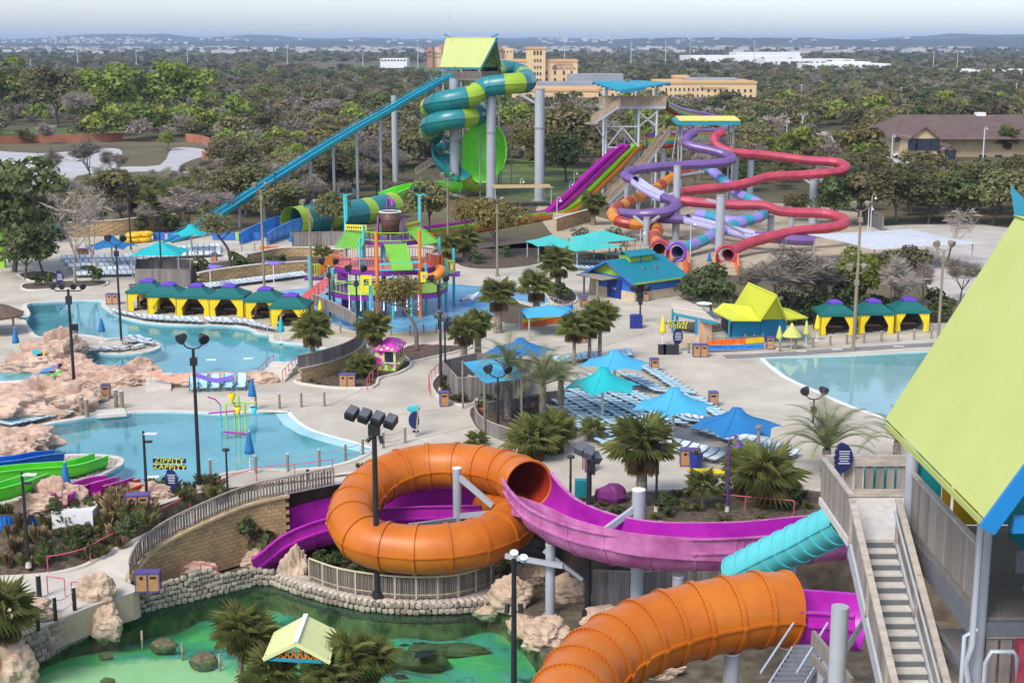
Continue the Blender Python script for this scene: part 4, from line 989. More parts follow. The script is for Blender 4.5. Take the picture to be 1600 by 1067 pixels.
obj('stair_flight', MB().bar(p+Vector((-1, 0, 0)), at(772, 196, 252), 1.2, .2), wood_grey, pf)
for s in (-1, 1): obj('post', MB().box((p.x+s*0.9, p.y, p.z/2), (.2, .2, p.z)), wood_grey, pf)
# ================================================================== far right slide complex
red = fib('fibreglass_red', (0.42, 0.05, 0.08), .5, .2); purple_f = fib('fibreglass_purple', (0.155, 0.085, 0.25)); lilac = fib('fibreglass_lilac', (0.52, 0.50, 0.80)); violet = fib('fibreglass_violet', (0.16, 0.08, 0.50))
orange_f = fib('fibreglass_orange', (0.62, 0.22, 0.02)); rust = fib('fibreglass_rust', (0.36, 0.05, 0.025)); magenta = fib('fibreglass_magenta', (0.42, 0.01, 0.36)); lime_f = fib('fibreglass_lime', (0.28, 0.62, 0.02)); bowlor = fib('fibreglass_splash_orange', (0.80, 0.18, 0.01)); tealb = fib('fibreglass_sea', (0.03, 0.28, 0.34)); lav = fib('fibreglass_lavender', (0.26, 0.22, 0.55))
rs_ = thing('red_tube_slide', 'long red tube slide snaking out to the right', 'water slide', at(1200, 370, 195))
rp = P3([(1128,208,216),(1119,212,215),(1116,220,214),(1124,230,213),(1145,238,212),(1202,243,212),(1255,250,211),(1307,254,210),(1321,261,207.5),(1307,269,205),(1255,273.5,204),(1202,276.5,203),(1171,285,201),(1139,292,199.5),(1097,296,198),(1066,300,196.5),(1054,306,194),(1066,313,192),(1097,317,191.5),(1150,320.5,191),(1192,321.5,190.5),(1218,330,190),(1255,332.5,190),(1294,334.5,189.5),(1318,343,187),(1315,352,183.5),(1281,358,181.5),(1242,362,180),(1202,371,178),(1170,380,176),(1148,390,173.5),(1137,398,171)])
RED = catmull(rp, 7); n_all = 62
sweep_sections(RED, lambda k: circ(0.66, 14, 0.05), n_all, 3, rs_, 'tube_section', [red], 0.06, lip=0.07)
pu = thing('purple_tube_slide', 'purple tube slide with lilac open stretches winding below the covered deck', 'water slide', at(1060, 370, 195))
pp = P3([(1084,208,215),(1077,212,214),(1071,222,213),(1082,229,212),(1110,235,211),(1134,242,210),(1144,248,208),(1134,254,206),(1097,257,205),(1058,259,204),(1019,262,203),(987,267,202),(977,275,199),(992,283,197)])
sweep_sections(catmull(pp, 7), lambda k: circ(0.66, 14, 0.05), 22, 3, pu, 'tube_section', [purple_f], 0.06, lip=0.07)
sweep_sections(catmull(P3([(992,283,197),(1013,297,195),(1037,309,193)]), 7), lambda k: upipe(0.72, 0.06, 10, wall=0.45), 5, 3, pu, 'flume_section', [lilac], 0.06)
pp = P3([(1037,309,193),(1052,314,191.5),(1057,322,189.5),(1040,331,188),(1005,335,188),(978,334,190),(968,333,194),(985,336,196),(1032,341,190),(1075,343,187)])
sweep_sections(catmull(pp, 7), lambda k: circ(0.66, 14, 0.05), 16, 3, pu, 'tube_section', [purple_f], 0.06, lip=0.07)
sweep_sections(catmull(P3([(1075,343,187),(1097,348,185),(1130,357,183),(1163,365,181),(1180,369,180)]), 7), lambda k: upipe(0.72, 0.06, 10, wall=0.45), 7, 3, pu, 'flume_section', [lilac], 0.06)
sweep_sections(catmull(P3([(1180,369,180),(1202,371,179.5),(1242,375,179),(1270,376,179)]), 7), lambda k: circ(0.66, 14, 0.05), 7, 3, pu, 'tube_section', [purple_f], 0.06, lip=0.07)
ts = thing('striped_tube_slide', 'teal and lavender striped tube slide threading under the red one', 'water slide', at(1130, 385, 185))
sweep_sections(catmull(P3([(1105,262,212),(1124,277,208),(1150,301,202),(1166,309,199),(1185,318,196),(1195,330,192),(1187,339,189),(1165,345,187),(1140,346,186),(1115,340,188),(1090,335,190)]), 7), lambda k: circ(0.72, 14, 0.05), 20, 3, ts, 'tube_section', [tealb, lav], 0.06, [0,1,1,0,1], lip=0.07)
sweep_sections(catmull(P3([(1160,348,186),(1135,357,183),(1113,368,180),(1090,380,177),(1068,388,174),(1058,394,171.5)]), 7), lambda k: circ(0.72, 14, 0.05), 9, 3, ts, 'tube_section', [tealb, lav], 0.06, [1,0], lip=0.07)
os_ = thing('orange_striped_tube_slide', 'orange and rust striped tube slide at the left of the tangle', 'water slide', at(990, 370, 190))
sweep_sections(catmull(P3([(1085,262,216),(1066,270,214),(1045,281,211),(1026,294,207),(1005,305,203),(979,318,198),(962,326,194.5),(957,335,191.5),(968,346,188.5),(1000,352,188),(1020,352,190),(1028,360,187),(1022,370,181),(1028,382,176),(1030,390,172)]), 7), lambda k: circ(0.72, 14, 0.05), 30, 3, os_, 'tube_section', [orange_f, rust], 0.06, [0,1,1,0,0,1], lip=0.07)
def splash_mouth(px, py, Y, label, mcol):
 o = thing('splash_down_chute', label, 'slide exit', at(px, py+14, Y-4))
 path = catmull([at(px, py, Y)]+[at(px+dx, py+dy, Y-dY) for dx, dy, dY in ((0, 6, 3), (0, 13, 6), (2, 20, 9))], 6)
 a = sweep_sections(path, lambda k: upipe(1.25, 0.08, 12, wall=0.35), 3, 3, o, 'chute', [bowlor], 0.05)
 ring = MB().tube([at(px, py, Y)+Vector((cos(t_)*1.15, 0, sin(t_)*1.15+.15)) for t_ in [i*pi/10 for i in range(21)]], 0.22, 8); obj('mouth_ring', ring, mcol, o)
splash_mouth(1030, 392, 171, 'orange splash chute with red rim, leftmost of three', red); splash_mouth(1057, 396, 170.5, 'orange splash chute with violet rim, middle of three', violet); splash_mouth(1135, 400, 170, 'orange splash chute with red rim, right of three', red)
# columns of the tangle
def col2(px, yt, yb, r=0.5, label='', arms=()):
 b = g(px, yb); return column(px, yt, yb, b.y, r, label, None, (), [(a[0], a[1], b.y+a[2], a[3]) for a in arms])
col2(1036, 236, 332, 0.42, 'slim grey column crossing the upper purple tube', ((1060,252,2,248),)); col2(1057, 260, 372, 0.48, 'grey column where purple and red tubes meet', ((1100,268,3,275),(1020,312,2,300)))
col2(1125, 306, 400, 0.55, 'thick pale column before the lower red tube', ((1105,312,2,318),(1163,365,2,345))); col2(1271, 281, 350, 0.62, 'thick pale column with branching arms under the red tube at right', ((1245,272,1,290),(1300,268,1,290)))
col2(1172, 252, 330, 0.5, 'grey column behind the upper red tube'); col2(1148, 234, 330, 0.55, 'grey column below the covered start deck'); col2(1010, 341, 383, 0.42, 'short grey column under the lowest purple bend', ((990,338,1,352),(1030,338,1,352)))
col2(1204, 338, 372, 0.45, 'short pale column under the right lower red tube'); col2(1236, 340, 368, 0.45, 'short pale column right of the other short one'); col2(1056, 340, 375, 0.5, 'short dark column in the sand behind the splash chutes'); col2(979, 285, 330, 0.4, 'slim grey column below the left purple bend')
# start deck of the red and purple tubes
dk = thing('covered_start_deck', 'raised start deck with teal canopy over red and purple tube mouths', 'platform', at(1105, 310, 216))
p0, p1 = at(1063, 224, 217), at(1147, 222, 217); dzz = p0.z
obj('deck', MB().box(((p0.x+p1.x)/2, 219, dzz), (p1.x-p0.x, 4.5, .3)), wood_grey, dk)
railing([(p0.x, 216.9, dzz), (p1.x, 216.9, dzz), (p1.x, 221, dzz)], 0.1, 1.2, dk)
for x in (p0.x+.2, p1.x-.2):
 for y_ in (217, 221): obj('post', MB().cyl((x, y_, 0), (x, y_, dzz+3.3), .14, .14, 8), colm, dk)
q0, q1 = at(1056, 190, 216), at(1156, 190, 216)
obj('canopy', MB().box(((q0.x+q1.x)/2, 218.5, q0.z-.1), (q1.x-q0.x, 6, .5), 0, 0, 0.06), tealm, dk); obj('canopy_top', MB().box(((q0.x+q1.x)/2+.3, 218.8, q0.z+.3), (q1.x-q0.x-.5, 6, .12), 0, 0, 0.06), M('yellow_top', (0.70, 0.62, 0.15), .6), dk)
# racer slide tower
tt = thing('racer_tower', 'tall open slide tower with teal butterfly roof and tan wooden railings', 'tower', at(985, 320, 226))
zp = zat(168, 225); xa, xb = at(937, 168, 225).x, at(1040, 168, 225).x
obj('deck', MB().box(((xa+xb)/2, 228, zp), (xb-xa, 7, .45)), colm, tt); railing([(xa, 224.6, zp), (xb, 224.6, zp), (xb, 231, zp)], .2, 1.5, tt, wood_tan, .4, .36)
for px in (947, 998, 1026): 
 for y_ in (225, 231):
  x = at(px, 200, 225).x; obj('post', MB().cyl((x, y_, 0), (x, y_, zat(133, 225)), .2, .2, 8), steel, tt)
x0, x1, x2 = at(947, 200, 225).x, at(998, 200, 225).x, at(1026, 200, 225).x
for (a_, b_) in (((x0, 198), (x1, 198)), ((x0, 230), (x1, 232)), ((x0, 232), ((x0+x1)/2, 199)), (((x0+x1)/2, 199), (x1, 230)), ((x1, 198), (x2, 175)), ((x1, 175), (x2, 198)), ((x0-1.5, 198), (x0, 222))):
 obj('brace', MB().bar((a_[0], 224.9, zat(a_[1], 225)), (b_[0], 224.9, zat(b_[1], 225)), .18), steel, tt)
# butterfly roof
A, B, C, D = at(925, 127, 224), at(969, 141, 221), at(1048, 129, 224), at(1004, 126, 229); E = at(969, 126, 229)
for nm, q in (('roof', (A, B, Vector((B.x+4.0, B.y+1.5, B.z+.5)), E)), ('roof', (B+Vector((.1, 0, 0)), C, D, E+Vector((1.5, 0, 0))))):
 mb = MB(); dn = Vector((0, 0, -.25)); mb.add(list(q)+[v+dn for v in q], [(0, 1, 2, 3), (7, 6, 5, 4), (0, 4, 5, 1), (1, 5, 6, 2), (2, 6, 7, 3), (3, 7, 4, 0)]); r_ = obj(nm, mb, tealm, tt)
 bm_ = MB()
 for i in range(7): t_ = i/6; bm_.bar(q[0].lerp(q[1], t_)+dn*1.6, q[3].lerp(q[2], t_)+dn*1.6, .15, .25)
 sub('rafter', bm_, M('blue_steel', (0.02, 0.22, 0.42), .5), r_)
for i, (px, mt) in enumerate(((973,magenta),(985,lime_f),(998,rust),(1008,red),(1020,lime_f),(1031,purple_f))):
 p = at(px, 156.5, 226.5); obj('mat_slot', MB().cyl((p.x, 226, p.z), (p.x, 229, p.z), .55, .55, 12), mt, tt)
def stair(parent, a, b, w, steps, m, rail_m=None, nm='stair_flight', rail_h=1.1, side=Vector((0, 1, 0))):
 a, b = Vector(a), Vector(b); d = b-a; hor = Vector((d.x, d.y, 0)); hd = hor.normalized(); sd = Vector((-hd.y, hd.x, 0)); mb = MB(); run_, rise = hor.length/steps, d.z/steps
 for i in range(steps):
  c = a+hd*(run_*(i+.5))+Vector((0, 0, rise*(i+1))); mb.box(c, (run_*1.15, w, .08), atan2(hd.y, hd.x))
 f_ = obj(nm, mb, m, parent)
 for s in (-1, 1):
  st = MB().bar(a+sd*(s*w/2)-Vector((0, 0, .1)), b+sd*(s*w/2)-Vector((0, 0, .1)), .08, .35); sub('stringer', st, colm, f_)
  if rail_m:
   r_ = MB(); n = max(3, int(d.length/.45))
   for k in range(n+1):
    q = a.lerp(b, k/n)+sd*(s*w/2); r_.box((q.x, q.y, q.z+rail_h/2), (.3, .06, rail_h), atan2(hd.y, hd.x))
   r_.bar(a+sd*(s*w/2)+Vector((0, 0, rail_h)), b+sd*(s*w/2)+Vector((0, 0, rail_h)), .12, .1); sub('railing', r_, rail_m, f_)
 return f_
stair(tt, at(1042, 208, 221), at(1026, 230, 220), 1.5, 14, wood_grey, wood_tan); stair(tt, at(1026, 230, 220), at(1002, 262, 219), 1.5, 18, wood_grey, wood_tan); stair(tt, at(1002, 262, 219), at(948, 316, 217), 1.5, 26, wood_grey, wood_tan)
stair(tt, at(926, 192, 223), at(966, 166, 223.5), 1.5, 18, wood_grey, wood_tan); obj('landing', MB().box(at(930, 193, 223)+Vector((-.6, 0, 0)), (2, 1.8, .25)), wood_grey, tt)
obj('landing', MB().box(at(1046, 206, 222), (2.6, 2.4, .25)), wood_grey, tt)
for k in range(4): obj('back_stair', MB().bar((x0+1+(k % 2)*4, 229, 3.2*k), (x0+1+((k+1) % 2)*4, 229, 3.2*(k+1)), 1.3, .2), colm, tt)
for px in (960, 1000, 1040): obj('brace', MB().bar((at(px, 280, 224).x, 225, 0), (at(px+22, 200, 226).x, 229, zat(200, 226)), .15), colm, tt)
# racer lanes
rc = thing('racer_slide', 'multi lane racer slide with magenta, lime and orange lanes beside the stairs', 'water slide', at(890, 330, 222))
for i, (dx, mt) in enumerate(((-8, magenta), (5, magenta), (18, lime_f), (30, orange_f))):
 top = (978+dx*0.75, 226, 224.5); pth = catmull(P3([top, (962+dx*0.85, 238, 224), (932+dx, 266, 223), (903+dx, 294, 222.2), (880+dx*1.1, 315, 222), (863+dx*.9, 329, 221.5), (845+dx*.5, 333+i*1.0, 221)]), 6)
 sweep_sections(pth, lambda k: upipe(0.62, 0.05, 8, wall=0.18), 10, 3, rc, 'lane_section', [mt], 0.05)
for i, mt in enumerate((magenta, lime_f, orange_f)):
 ln = thing('run_out_lane', ('magenta', 'lime', 'orange')[i]+' flat run out lane of the racer slide behind the play structure', 'water slide', at(760, 350+i*5, 205))
 sweep_sections(catmull([g(858, 332+i*2.5, .5), g(800, 339+i*4, .5), g(740, 348+i*5, .5), g(660, 358+i*6, .5)], 4), lambda k: upipe(0.6, 0.06, 8, wall=0.3), 8, 2, ln, 'lane_section', [mt], 0.05)
# upper racer tubes curling behind the tower
bt = thing('upper_racer_tubes', 'bundle of purple, green and orange racer tubes curving behind the slide tower', 'water slide', at(1080, 300, 240))
for i, (mt, dy) in enumerate(((purple_f, 0), (lime_f, 7), (orange_f, 3), (tealb, 12), (rust, 16))):
 pth = catmull(P3([(1040, 162+dy*.3, 231), (1062, 172+dy*.5, 236), (1090, 178+dy*.6, 242), (1120, 184+dy*.7, 244), (1140, 194+dy*.8, 242), (1128, 204+dy, 237), (1090, 206+dy, 232), (1050, 210+dy, 229), (1010, 214+dy, 228)]), 6)
 sweep_sections(pth, lambda k: circ(0.5, 10, 0), 12, 3, bt, 'tube_section', [mt], 0.06)
# ================================================================== water play structure
cyp = M('paint_cyan', (0.06, 0.52, 0.58), 0.45, 0.05, 1); orp = M('paint_orange', (0.75, 0.22, 0.02), 0.45, 0.05, 1); pkp = M('paint_salmon', (0.72, 0.17, 0.16), 0.5, 0.06, 1); pup = M('paint_purple', (0.20, 0.03, 0.28), 0.5, 0.06, 1)
lmp = M('paint_lime', (0.30, 0.60, 0.03), 0.45, 0.05, 1); ylp = M('paint_yellow', (0.80, 0.62, 0.02), 0.45, 0.05, 1); mgp = M('paint_magenta', (0.45, 0.01, 0.35), 0.45, 0.05, 1); bkt = M('bucket_brown', (0.10, 0.045, 0.03), 0.5, 0.25, 2.0, streak=(3, 3, 0.4)); limesh = M('lime_sheet', (0.22, 0.55, 0.06), 0.45, 0.04, 1, streak=(1, 8, 8))
YS = 140.0
ps = thing('water_play_structure', 'tall water play structure with brown tipping bucket, salmon decks and lime shade roofs', 'play structure', at(612, 482, YS))
def zz(py, Y=YS): return zat(py, Y)
def xx(px, Y=YS, py=430): return at(px, py, Y).x
def deck(cx, cy, r, z, m, nm, n=10, th=.5, rot=0.3):
 pl = [(cx+r*cos(2*pi*k/n+rot), cy+r*.8*sin(2*pi*k/n+rot)) for k in range(n)]; return obj(nm, MB().prism(pl, z-th, z), m, ps), pl
def rails(pl, z, h, m, nm='railing', skip=(), bars=True, dens=.3):
 n = len(pl)
 for i in range(n):
  if i in skip: continue
  a, b = Vector((*pl[i], z)), Vector((*pl[(i+1) % n], z)); mb = MB(); L = (b-a).length; k = max(2, int(L/dens))
  for t in (0.12, 1.0): mb.bar(a+Vector((0, 0, h*t)), b+Vector((0, 0, h*t)), .08)
  for j in range(k+1):
   q = a.lerp(b, j/k); mb.bar(q, q+Vector((0, 0, h)), .05)
  obj(nm, mb, m, ps)
cxm = xx(606); zU = zz(414); zL = zz(455, 137)
_, plU = deck(cxm, 140.5, 5.6, zU, pup, 'upper_deck'); rails(plU, zU, 1.15, pkp)
obj('upper_floor', MB().prism([(cxm+5.3*cos(2*pi*k/10+.3), 140.5+4.2*sin(2*pi*k/10+.3)) for k in range(10)], zU, zU+.06), pkp, ps)
_, plL = deck(cxm, 138.5, 6.1, zL, pup, 'lower_deck', 8, .45, .2); rails(plL, zL, 1.25, lmp, dens=.6)
obj('net_panel', MB().bar((plL[5][0], plL[5][1], zL+.6), (plL[6][0], plL[6][1], zL+.6), .05, .95).bar((plL[6][0], plL[6][1], zL+.6), (plL[7][0], plL[7][1], zL+.6), .05, .95), M('lime_net', (0.42, 0.62, 0.12), .8), ps)
_, plT = deck(xx(612), 141, 2.9, zz(376), pup, 'bucket_deck', 8, .4, .4); rails(plT, zz(376), .9, lmp, dens=.9)
for px, yt, yb, Y, m in ((484,400,473,138,cyp),(515,415,480,136,cyp),(521,420,478,138,cyp),(540,304,440,143,cyp),(563,372,468,137,cyp),(569,352,486,139,cyp),(557,452,486,135,cyp),(579,440,497,133,cyp),(598,380,480,143,cyp),(601,385,480,140,cyp),(614,430,492,134,cyp),(634,352,480,143,cyp),(643,450,500,132,cyp),(656,304,450,144,cyp),(666,412,482,137,cyp),(687,371,470,142,cyp),(697,405,470,140,cyp),(709,388,463,142,cyp),(560,455,480,140,cyp),(630,452,478,141,cyp),(589,362,492,134,orp),(656,360,486,135,orp)):
 x = xx(px, Y, (yt+yb)/2); obj('post', MB().cyl((x, Y, 0), (x, Y, zz(yt, Y)), .14 if m is cyp else .17, None, 8), m, ps)
for nm, q in (('shade_roof', ((541,361,143),(571,360,143),(566,389,137),(523,386,137))), ('shade_roof', ((636,359,142),(656,356,143),(685,378,139),(659,384,136))), ('shade_roof', ((600,382,138),(634,381,138),(645,421,132.5),(613,422,132.5)))):
 c = [at(*v) for v in q]; nn = (c[1]-c[0]).cross(c[3]-c[0]).normalized()*.08; mb = MB()
 mb.add(c+[v+nn for v in c], [(0, 1, 2, 3), (7, 6, 5, 4), (0, 4, 5, 1), (1, 5, 6, 2), (2, 6, 7, 3), (3, 7, 4, 0)]); r_ = obj(nm, mb, limesh, ps)
 rb = MB(); off = nn*2 if nn.z > 0 else -nn*2
 for k in range(9): t = k/8; rb.bar(c[0].lerp(c[1], t)+off*.9, c[3].lerp(c[2], t)+off*.9, .05, .04)
 sub('roof_rib', rb, limesh, r_)
# tipping bucket
bc_ = at(610, 349, 141); zt_, zb_ = zz(331, 141), zz(366, 141); c_ = Vector((bc_.x, 141, 0))
mb = MB().lathe([(0, zb_), (.80, zb_), (1.08, zt_), (.98, zt_), (.95, zt_-.25), (.2, zt_-.3), (0, zt_-.3)], c_, 20); bk_ = obj('bucket', mb, bkt, ps)
sub('bucket_rim', MB().tube([c_+Vector((1.06*cos(t), 1.06*sin(t), zt_)) for t in [i*pi/12 for i in range(25)]], .07, 6), whitep, bk_)
for k in range(2): r0 = .87+.14*k; sub('bucket_hoop', MB().tube([c_+Vector(((r0)*cos(t), (r0)*sin(t), zb_+.5+1.0*k)) for t in [i*pi/10 for i in range(21)]], .03, 4), bkt, bk_)
for s in (-1, 1):
 obj('bucket_frame', MB().bar((c_.x+s*1.35, 140.4, zz(377)), (c_.x+s*1.2, 141, zz(340)), .16).bar((c_.x+s*1.35, 141.8, zz(377)), (c_.x+s*1.2, 141, zz(340)), .16), pup, ps)
obj('spout_pipe', MB().tube([(c_.x-.35, 142.6, zz(376)), (c_.x-.35, 142.6, zz(316)), (c_.x-.2, 142.4, zz(314)), (c_.x+.15, 141.6, zz(316)), (c_.x+.2, 141.3, zz(324))], .12, 8), mgp, ps)
for (a, b) in (((540,355,142.6),(573,356,141)), ((635,354,142),(656,349,144))):
 p, q = at(*a), at(*b); s_ = obj('sign_board', MB().bar(p, q, .08, .55), ylp, ps); mb = MB()
 for k in range(9):
  c = p.lerp(q, (k+.8)/9.6)-Vector((0, .06, 0)); mb.box(c, (.13, .06, .26), 0, 0, 0, .25*(-1)**k)
 t_ = sub('sign_glyph', mb, M('dark_print', (0.06, 0.04, 0.05), .6), s_); t_['kind'] = 'stuff'
for px in (541, 656):                                                        # light stands with paired floods
 p = at(px, 305, 143); mb = MB().tube([p+Vector((-.7, 0, .7)), p+Vector((-.75, 0, .1)), p, p+Vector((.75, 0, .1)), p+Vector((.7, 0, .7))], .07, 6); br = obj('light_bracket', mb, cyp, ps)
 for s in (-1, 1): sub('floodlight', MB().box(p+Vector((s*.35, 0, .55)), (.5, .4, .4), 0, 0, .4), M('lamp_black', (0.02, 0.02, 0.022), .5), br)
 obj('bracket_post', MB().cyl(p, p-Vector((0, 0, 2.6)), .1, None, 8), cyp, ps)
# stairs of the structure
stair(ps, at(476, 476, 137), at(516, 448, 137), 1.1, 10, pup, pkp); stair(ps, at(498, 432, 139), at(524, 414, 139.5), 1.0, 8, pup, orp); stair(ps, at(705, 425, 141), at(672, 414, 139.5), 1.0, 6, pup, orp)
obj('landing', MB().box(at(495, 434, 139), (2.2, 1.8, .25)), pup, ps); railing([at(484, 434, 138), at(500, 434, 138)], .1, 1.2, ps, lmp, .25, .08); obj('landing', MB().box(at(700, 428, 141), (2.4, 1.8, .25)), pup, ps); railing([at(692, 428, 140), at(708, 428, 140)], .1, 1.2, ps, lmp, .25, .08)
for a, b, z0_, z1_ in ((533, 548, 455, 482), (526, 540, 425, 440)):
 p, q = at(a, z1_, 138), at(b, z1_, 138); obj('purple_panel', MB().box(((p.x+q.x)/2, 138.6, (p.z+zz(z0_, 138))/2), (q.x-p.x, .15, zz(z0_, 138)-p.z)), pup, ps)
for a, b, t, u, Y in ((563, 581, 430, 457, 132.8), (657, 668, 425, 441, 133)):
 p, q = at(a, t, Y), at(b, u, Y); w_, h_ = q.x-p.x, p.z-q.z; cx_, cz_ = (p.x+q.x)/2, (p.z+q.z)/2
 mb = MB().box((p.x+w_*.14, Y, cz_), (w_*.28, .1, h_)).box((q.x-w_*.12, Y, cz_+h_*.2), (w_*.24, .1, h_*.6)).box((cx_+.01, Y, p.z-h_*.12), (w_*.47, .1, h_*.24)).box((cx_, Y, q.z+h_*.18), (w_*.48, .1, h_*.36)); obj('yellow_panel', mb, ylp, ps)
obj('curly_slide', MB().tube(catmull([at(680, 418, 141), at(690, 422, 137), at(683, 430, 135), at(672, 436, 137), at(678, 446, 140)], 5), .45, 8), orp, ps); obj('lower_beam', MB().bar(at(593, 413, 134), at(655, 409, 134), .18).bar(at(593, 422, 134), at(655, 421, 134), .14), cyp, ps)
for i in range(7): px = 545+i*18; obj('water_jet', MB().tube([at(px, 457, 134), at(px+1, 470, 133.4), at(px+1, 486, 133)], [.02, .05, .09], 5), M('white_spray', (.75, .8, .85), .4), ps)
# inflatable-like dolphin toy on the dark spot
dol = thing('spray_toy', 'small white and red spray toy on the dark blue splash pad spot', 'toy', g(735, 474)); p = g(735, 473)
obj('body', MB().tube([p+Vector((-.9, 0, .25)), p+Vector((-.3, .1, .5)), p+Vector((.4, 0, .6)), p+Vector((.9, 0, 1.1))], [.12, .3, .28, .08], 8, cap=True), whitep, dol); obj('fin', MB().bar(p+Vector((.2, -.8, .5)), p+Vector((.2, .8, .5)), .3, .06), whitep, dol); obj('nose', MB().sphere(p+Vector((-.95, 0, .25)), .15, 8, 6), red, dol)
# ================================================================== shade canopies
blu1 = M('canvas_sky', (0.06, 0.36, 0.55), .75, .05, .8); blu2 = M('canvas_blue', (0.015, 0.16, 0.38), .75, .06, .8); trq = M('canvas_turquoise', (0.01, 0.40, 0.42), .75, .05, .8); aqua = M('canvas_aqua', (0.06, 0.44, 0.40), .75, .05, .8); pale_pole = M('pole_pale_green', (0.55, 0.58, 0.42), .5, .05, 1)
def parasol(px, pyb, R_, ze, zt, m, label, n=6, rot=0.0, concave=.14, cap=True, polem=None):
 b = g(px, pyb); o = thing('shade_parasol', label, 'parasol', b); mb = MB(); rings = [(0.0, zt), (.10, zt-.03), (.22, zt-(zt-ze)*.34), (.5, ze+(zt-ze)*.36), (.8, ze+(zt-ze)*.11), (1.0, ze)]; K = n*6; vs = []
 for f, z in rings:
  for k in range(K):
   a = 2*pi*k/K+rot; ph = (k % 6)/6; cc = sin(pi*ph); r = R_*f*(1-concave*cc*f*1.6); vs.append(b+Vector((r*cos(a), r*sin(a), z+(ze-z)*0+.16*cc*f*f*(zt-ze))))
 mb.add(vs, [(j*K+k, (j+1)*K+k, (j+1)*K+(k+1) % K, j*K+(k+1) % K) for j in range(len(rings)-1) for k in range(K)], 0, True)
 cn = obj('canopy', mb, m, o); sm = MB()
 for k in range(n):
  a = 2*pi*k/n+rot; sm.tube([b+Vector((R_*f*cos(a), R_*f*sin(a), z+.015)) for f, z in rings], .025, 4)
 sub('seam', sm, m, cn)
 obj('pole', MB().cyl(b, b+Vector((0, 0, zt-.05)), .11, .09, 10), polem or pale_pole, o); obj('foot', MB().cyl(b, b+Vector((0, 0, .12)), .25, .25, 10), polem or pale_pole, o)
 rb = MB()
 for k in range(n): a = 2*pi*k/n+rot; rb.cyl(b+Vector((0, 0, zt-.45)), b+Vector((R_*.97*cos(a), R_*.97*sin(a), ze-.02)), .03, None, 5)
 obj('rib', rb, polem or pale_pole, o); return o
parasol(941, 655, 2.75, 2.35, 3.75, trq, 'turquoise shade parasol among the blue loungers', rot=.2)
parasol(1051, 691, 2.85, 2.35, 3.75, blu1, 'sky blue shade parasol right of the turquoise one', rot=.2)
parasol(1148, 722, 2.95, 2.3, 3.55, blu2, 'dark blue shade parasol behind the fan palms', rot=.1)
parasol(960, 612, 2.75, 2.1, 3.25, blu1, 'sky blue shade parasol behind the turquoise one', rot=.2)
parasol(813, 590, 2.85, 2.1, 3.2, blu2, 'dark blue shade parasol behind the date palms', rot=.2)
parasol(176, 417, 3.1, 2.4, 3.7, blu2, 'dark blue shade parasol on the upper lounger terrace', rot=.2); parasol(300, 395, 2.6, 2.3, 3.6, trq, 'turquoise shade parasol at the foot of the speed slide', rot=.3)
def square_shade(px, pyb, hx, hy, ze, zt, m, label, rz=0.0, polem=None):
 b = g(px, pyb); o = thing('shade_canopy', label, 'canopy', b); c, s = cos(rz), sin(rz)
 def W(x, y, z): return b+Vector((x*c-y*s, x*s+y*c, z))
 mb = MB(); ring0 = [W(x*hx, y*hy, ze) for x, y in ((-1, -1), (0, -.93), (1, -1), (.93, 0), (1, 1), (0, .93), (-1, 1), (-.93, 0))]; mid = [W(x*hx*.5, y*hy*.5, ze+(zt-ze)*.42) for x, y in ((-1, -1), (0, -1), (1, -1), (1, 0), (1, 1), (0, 1), (-1, 1), (-1, 0))]
 mb.add(ring0+mid+[W(0, 0, zt)], [(i, (i+1) % 8, 8+(i+1) % 8, 8+i) for i in range(8)]+[(8+i, 8+(i+1) % 8, 16) for i in range(8)]); obj('canopy', mb, m, o)
 for x, y in ((-1, -1), (1, -1), (1, 1), (-1, 1)): obj('pole', MB().cyl(W(x*hx*.9, y*hy*.9, 0), W(x*hx*.9, y*hy*.9, ze+.05), .08, None, 8), polem or colm, o)
 return o
square_shade(252, 430, 2.9, 2.6, 2.6, 3.9, trq, 'turquoise hipped canopy above the grey board hut')
square_shade(857, 520, 2.5, 2.3, 1.9, 2.6, blu1, 'sky blue square canopy before the life jacket rack', .2); square_shade(940, 402, 3.4, 3.0, 2.3, 3.4, aqua, 'aqua square canopy furthest back by the restroom block', .55); square_shade(915, 412, 3.4, 3.0, 2.1, 3.2, aqua, 'aqua square canopy in front by the restroom block', .55); square_shade(862, 405, 2.7, 2.4, 2.0, 3.0, aqua, 'aqua square canopy left of the pair by the restroom block', .3)
square_shade(815, 322, 5, 3.0, 3.2, 3.4, M('tan_canvas', (.45, .30, .14), .8), 'flat tan canopy right of the bowl slide foot', .1)
square_shade(1392, 412, 7.5, 7, 3.0, 3.5, M('grey_canvas', (.50, .52, .55), .7), 'large pale grey canopy beside the service yard', .35)
sail = thing('sail_shade', 'light blue triangular sail shade over the grey board enclosure', 'sail', g(775, 610)); A, B, C, D = at(723, 566, 100), at(798, 556, 103), at(815, 592, 95), at(757, 599, 93)
mb = MB(); N_ = 6; vs = []
for i in range(N_+1):
 for j in range(N_+1):
  u, v = i/N_, j/N_; p = A.lerp(B, u).lerp(D.lerp(C, u), v); p = p+Vector((0, 0, -.5*sin(pi*u)*sin(pi*v)*.9)); vs.append(p)
mb.add(vs, [(i*(N_+1)+j, (i+1)*(N_+1)+j, (i+1)*(N_+1)+j+1, i*(N_+1)+j+1) for i in range(N_) for j in range(N_)], 0, True); obj('cloth', mb, blu1, sail)
for p in (A, B, C, D): obj('mast', MB().cyl((p.x, p.y, 0), p+Vector((0, 0, .1)), .08, None, 8), wood_grey, sail)
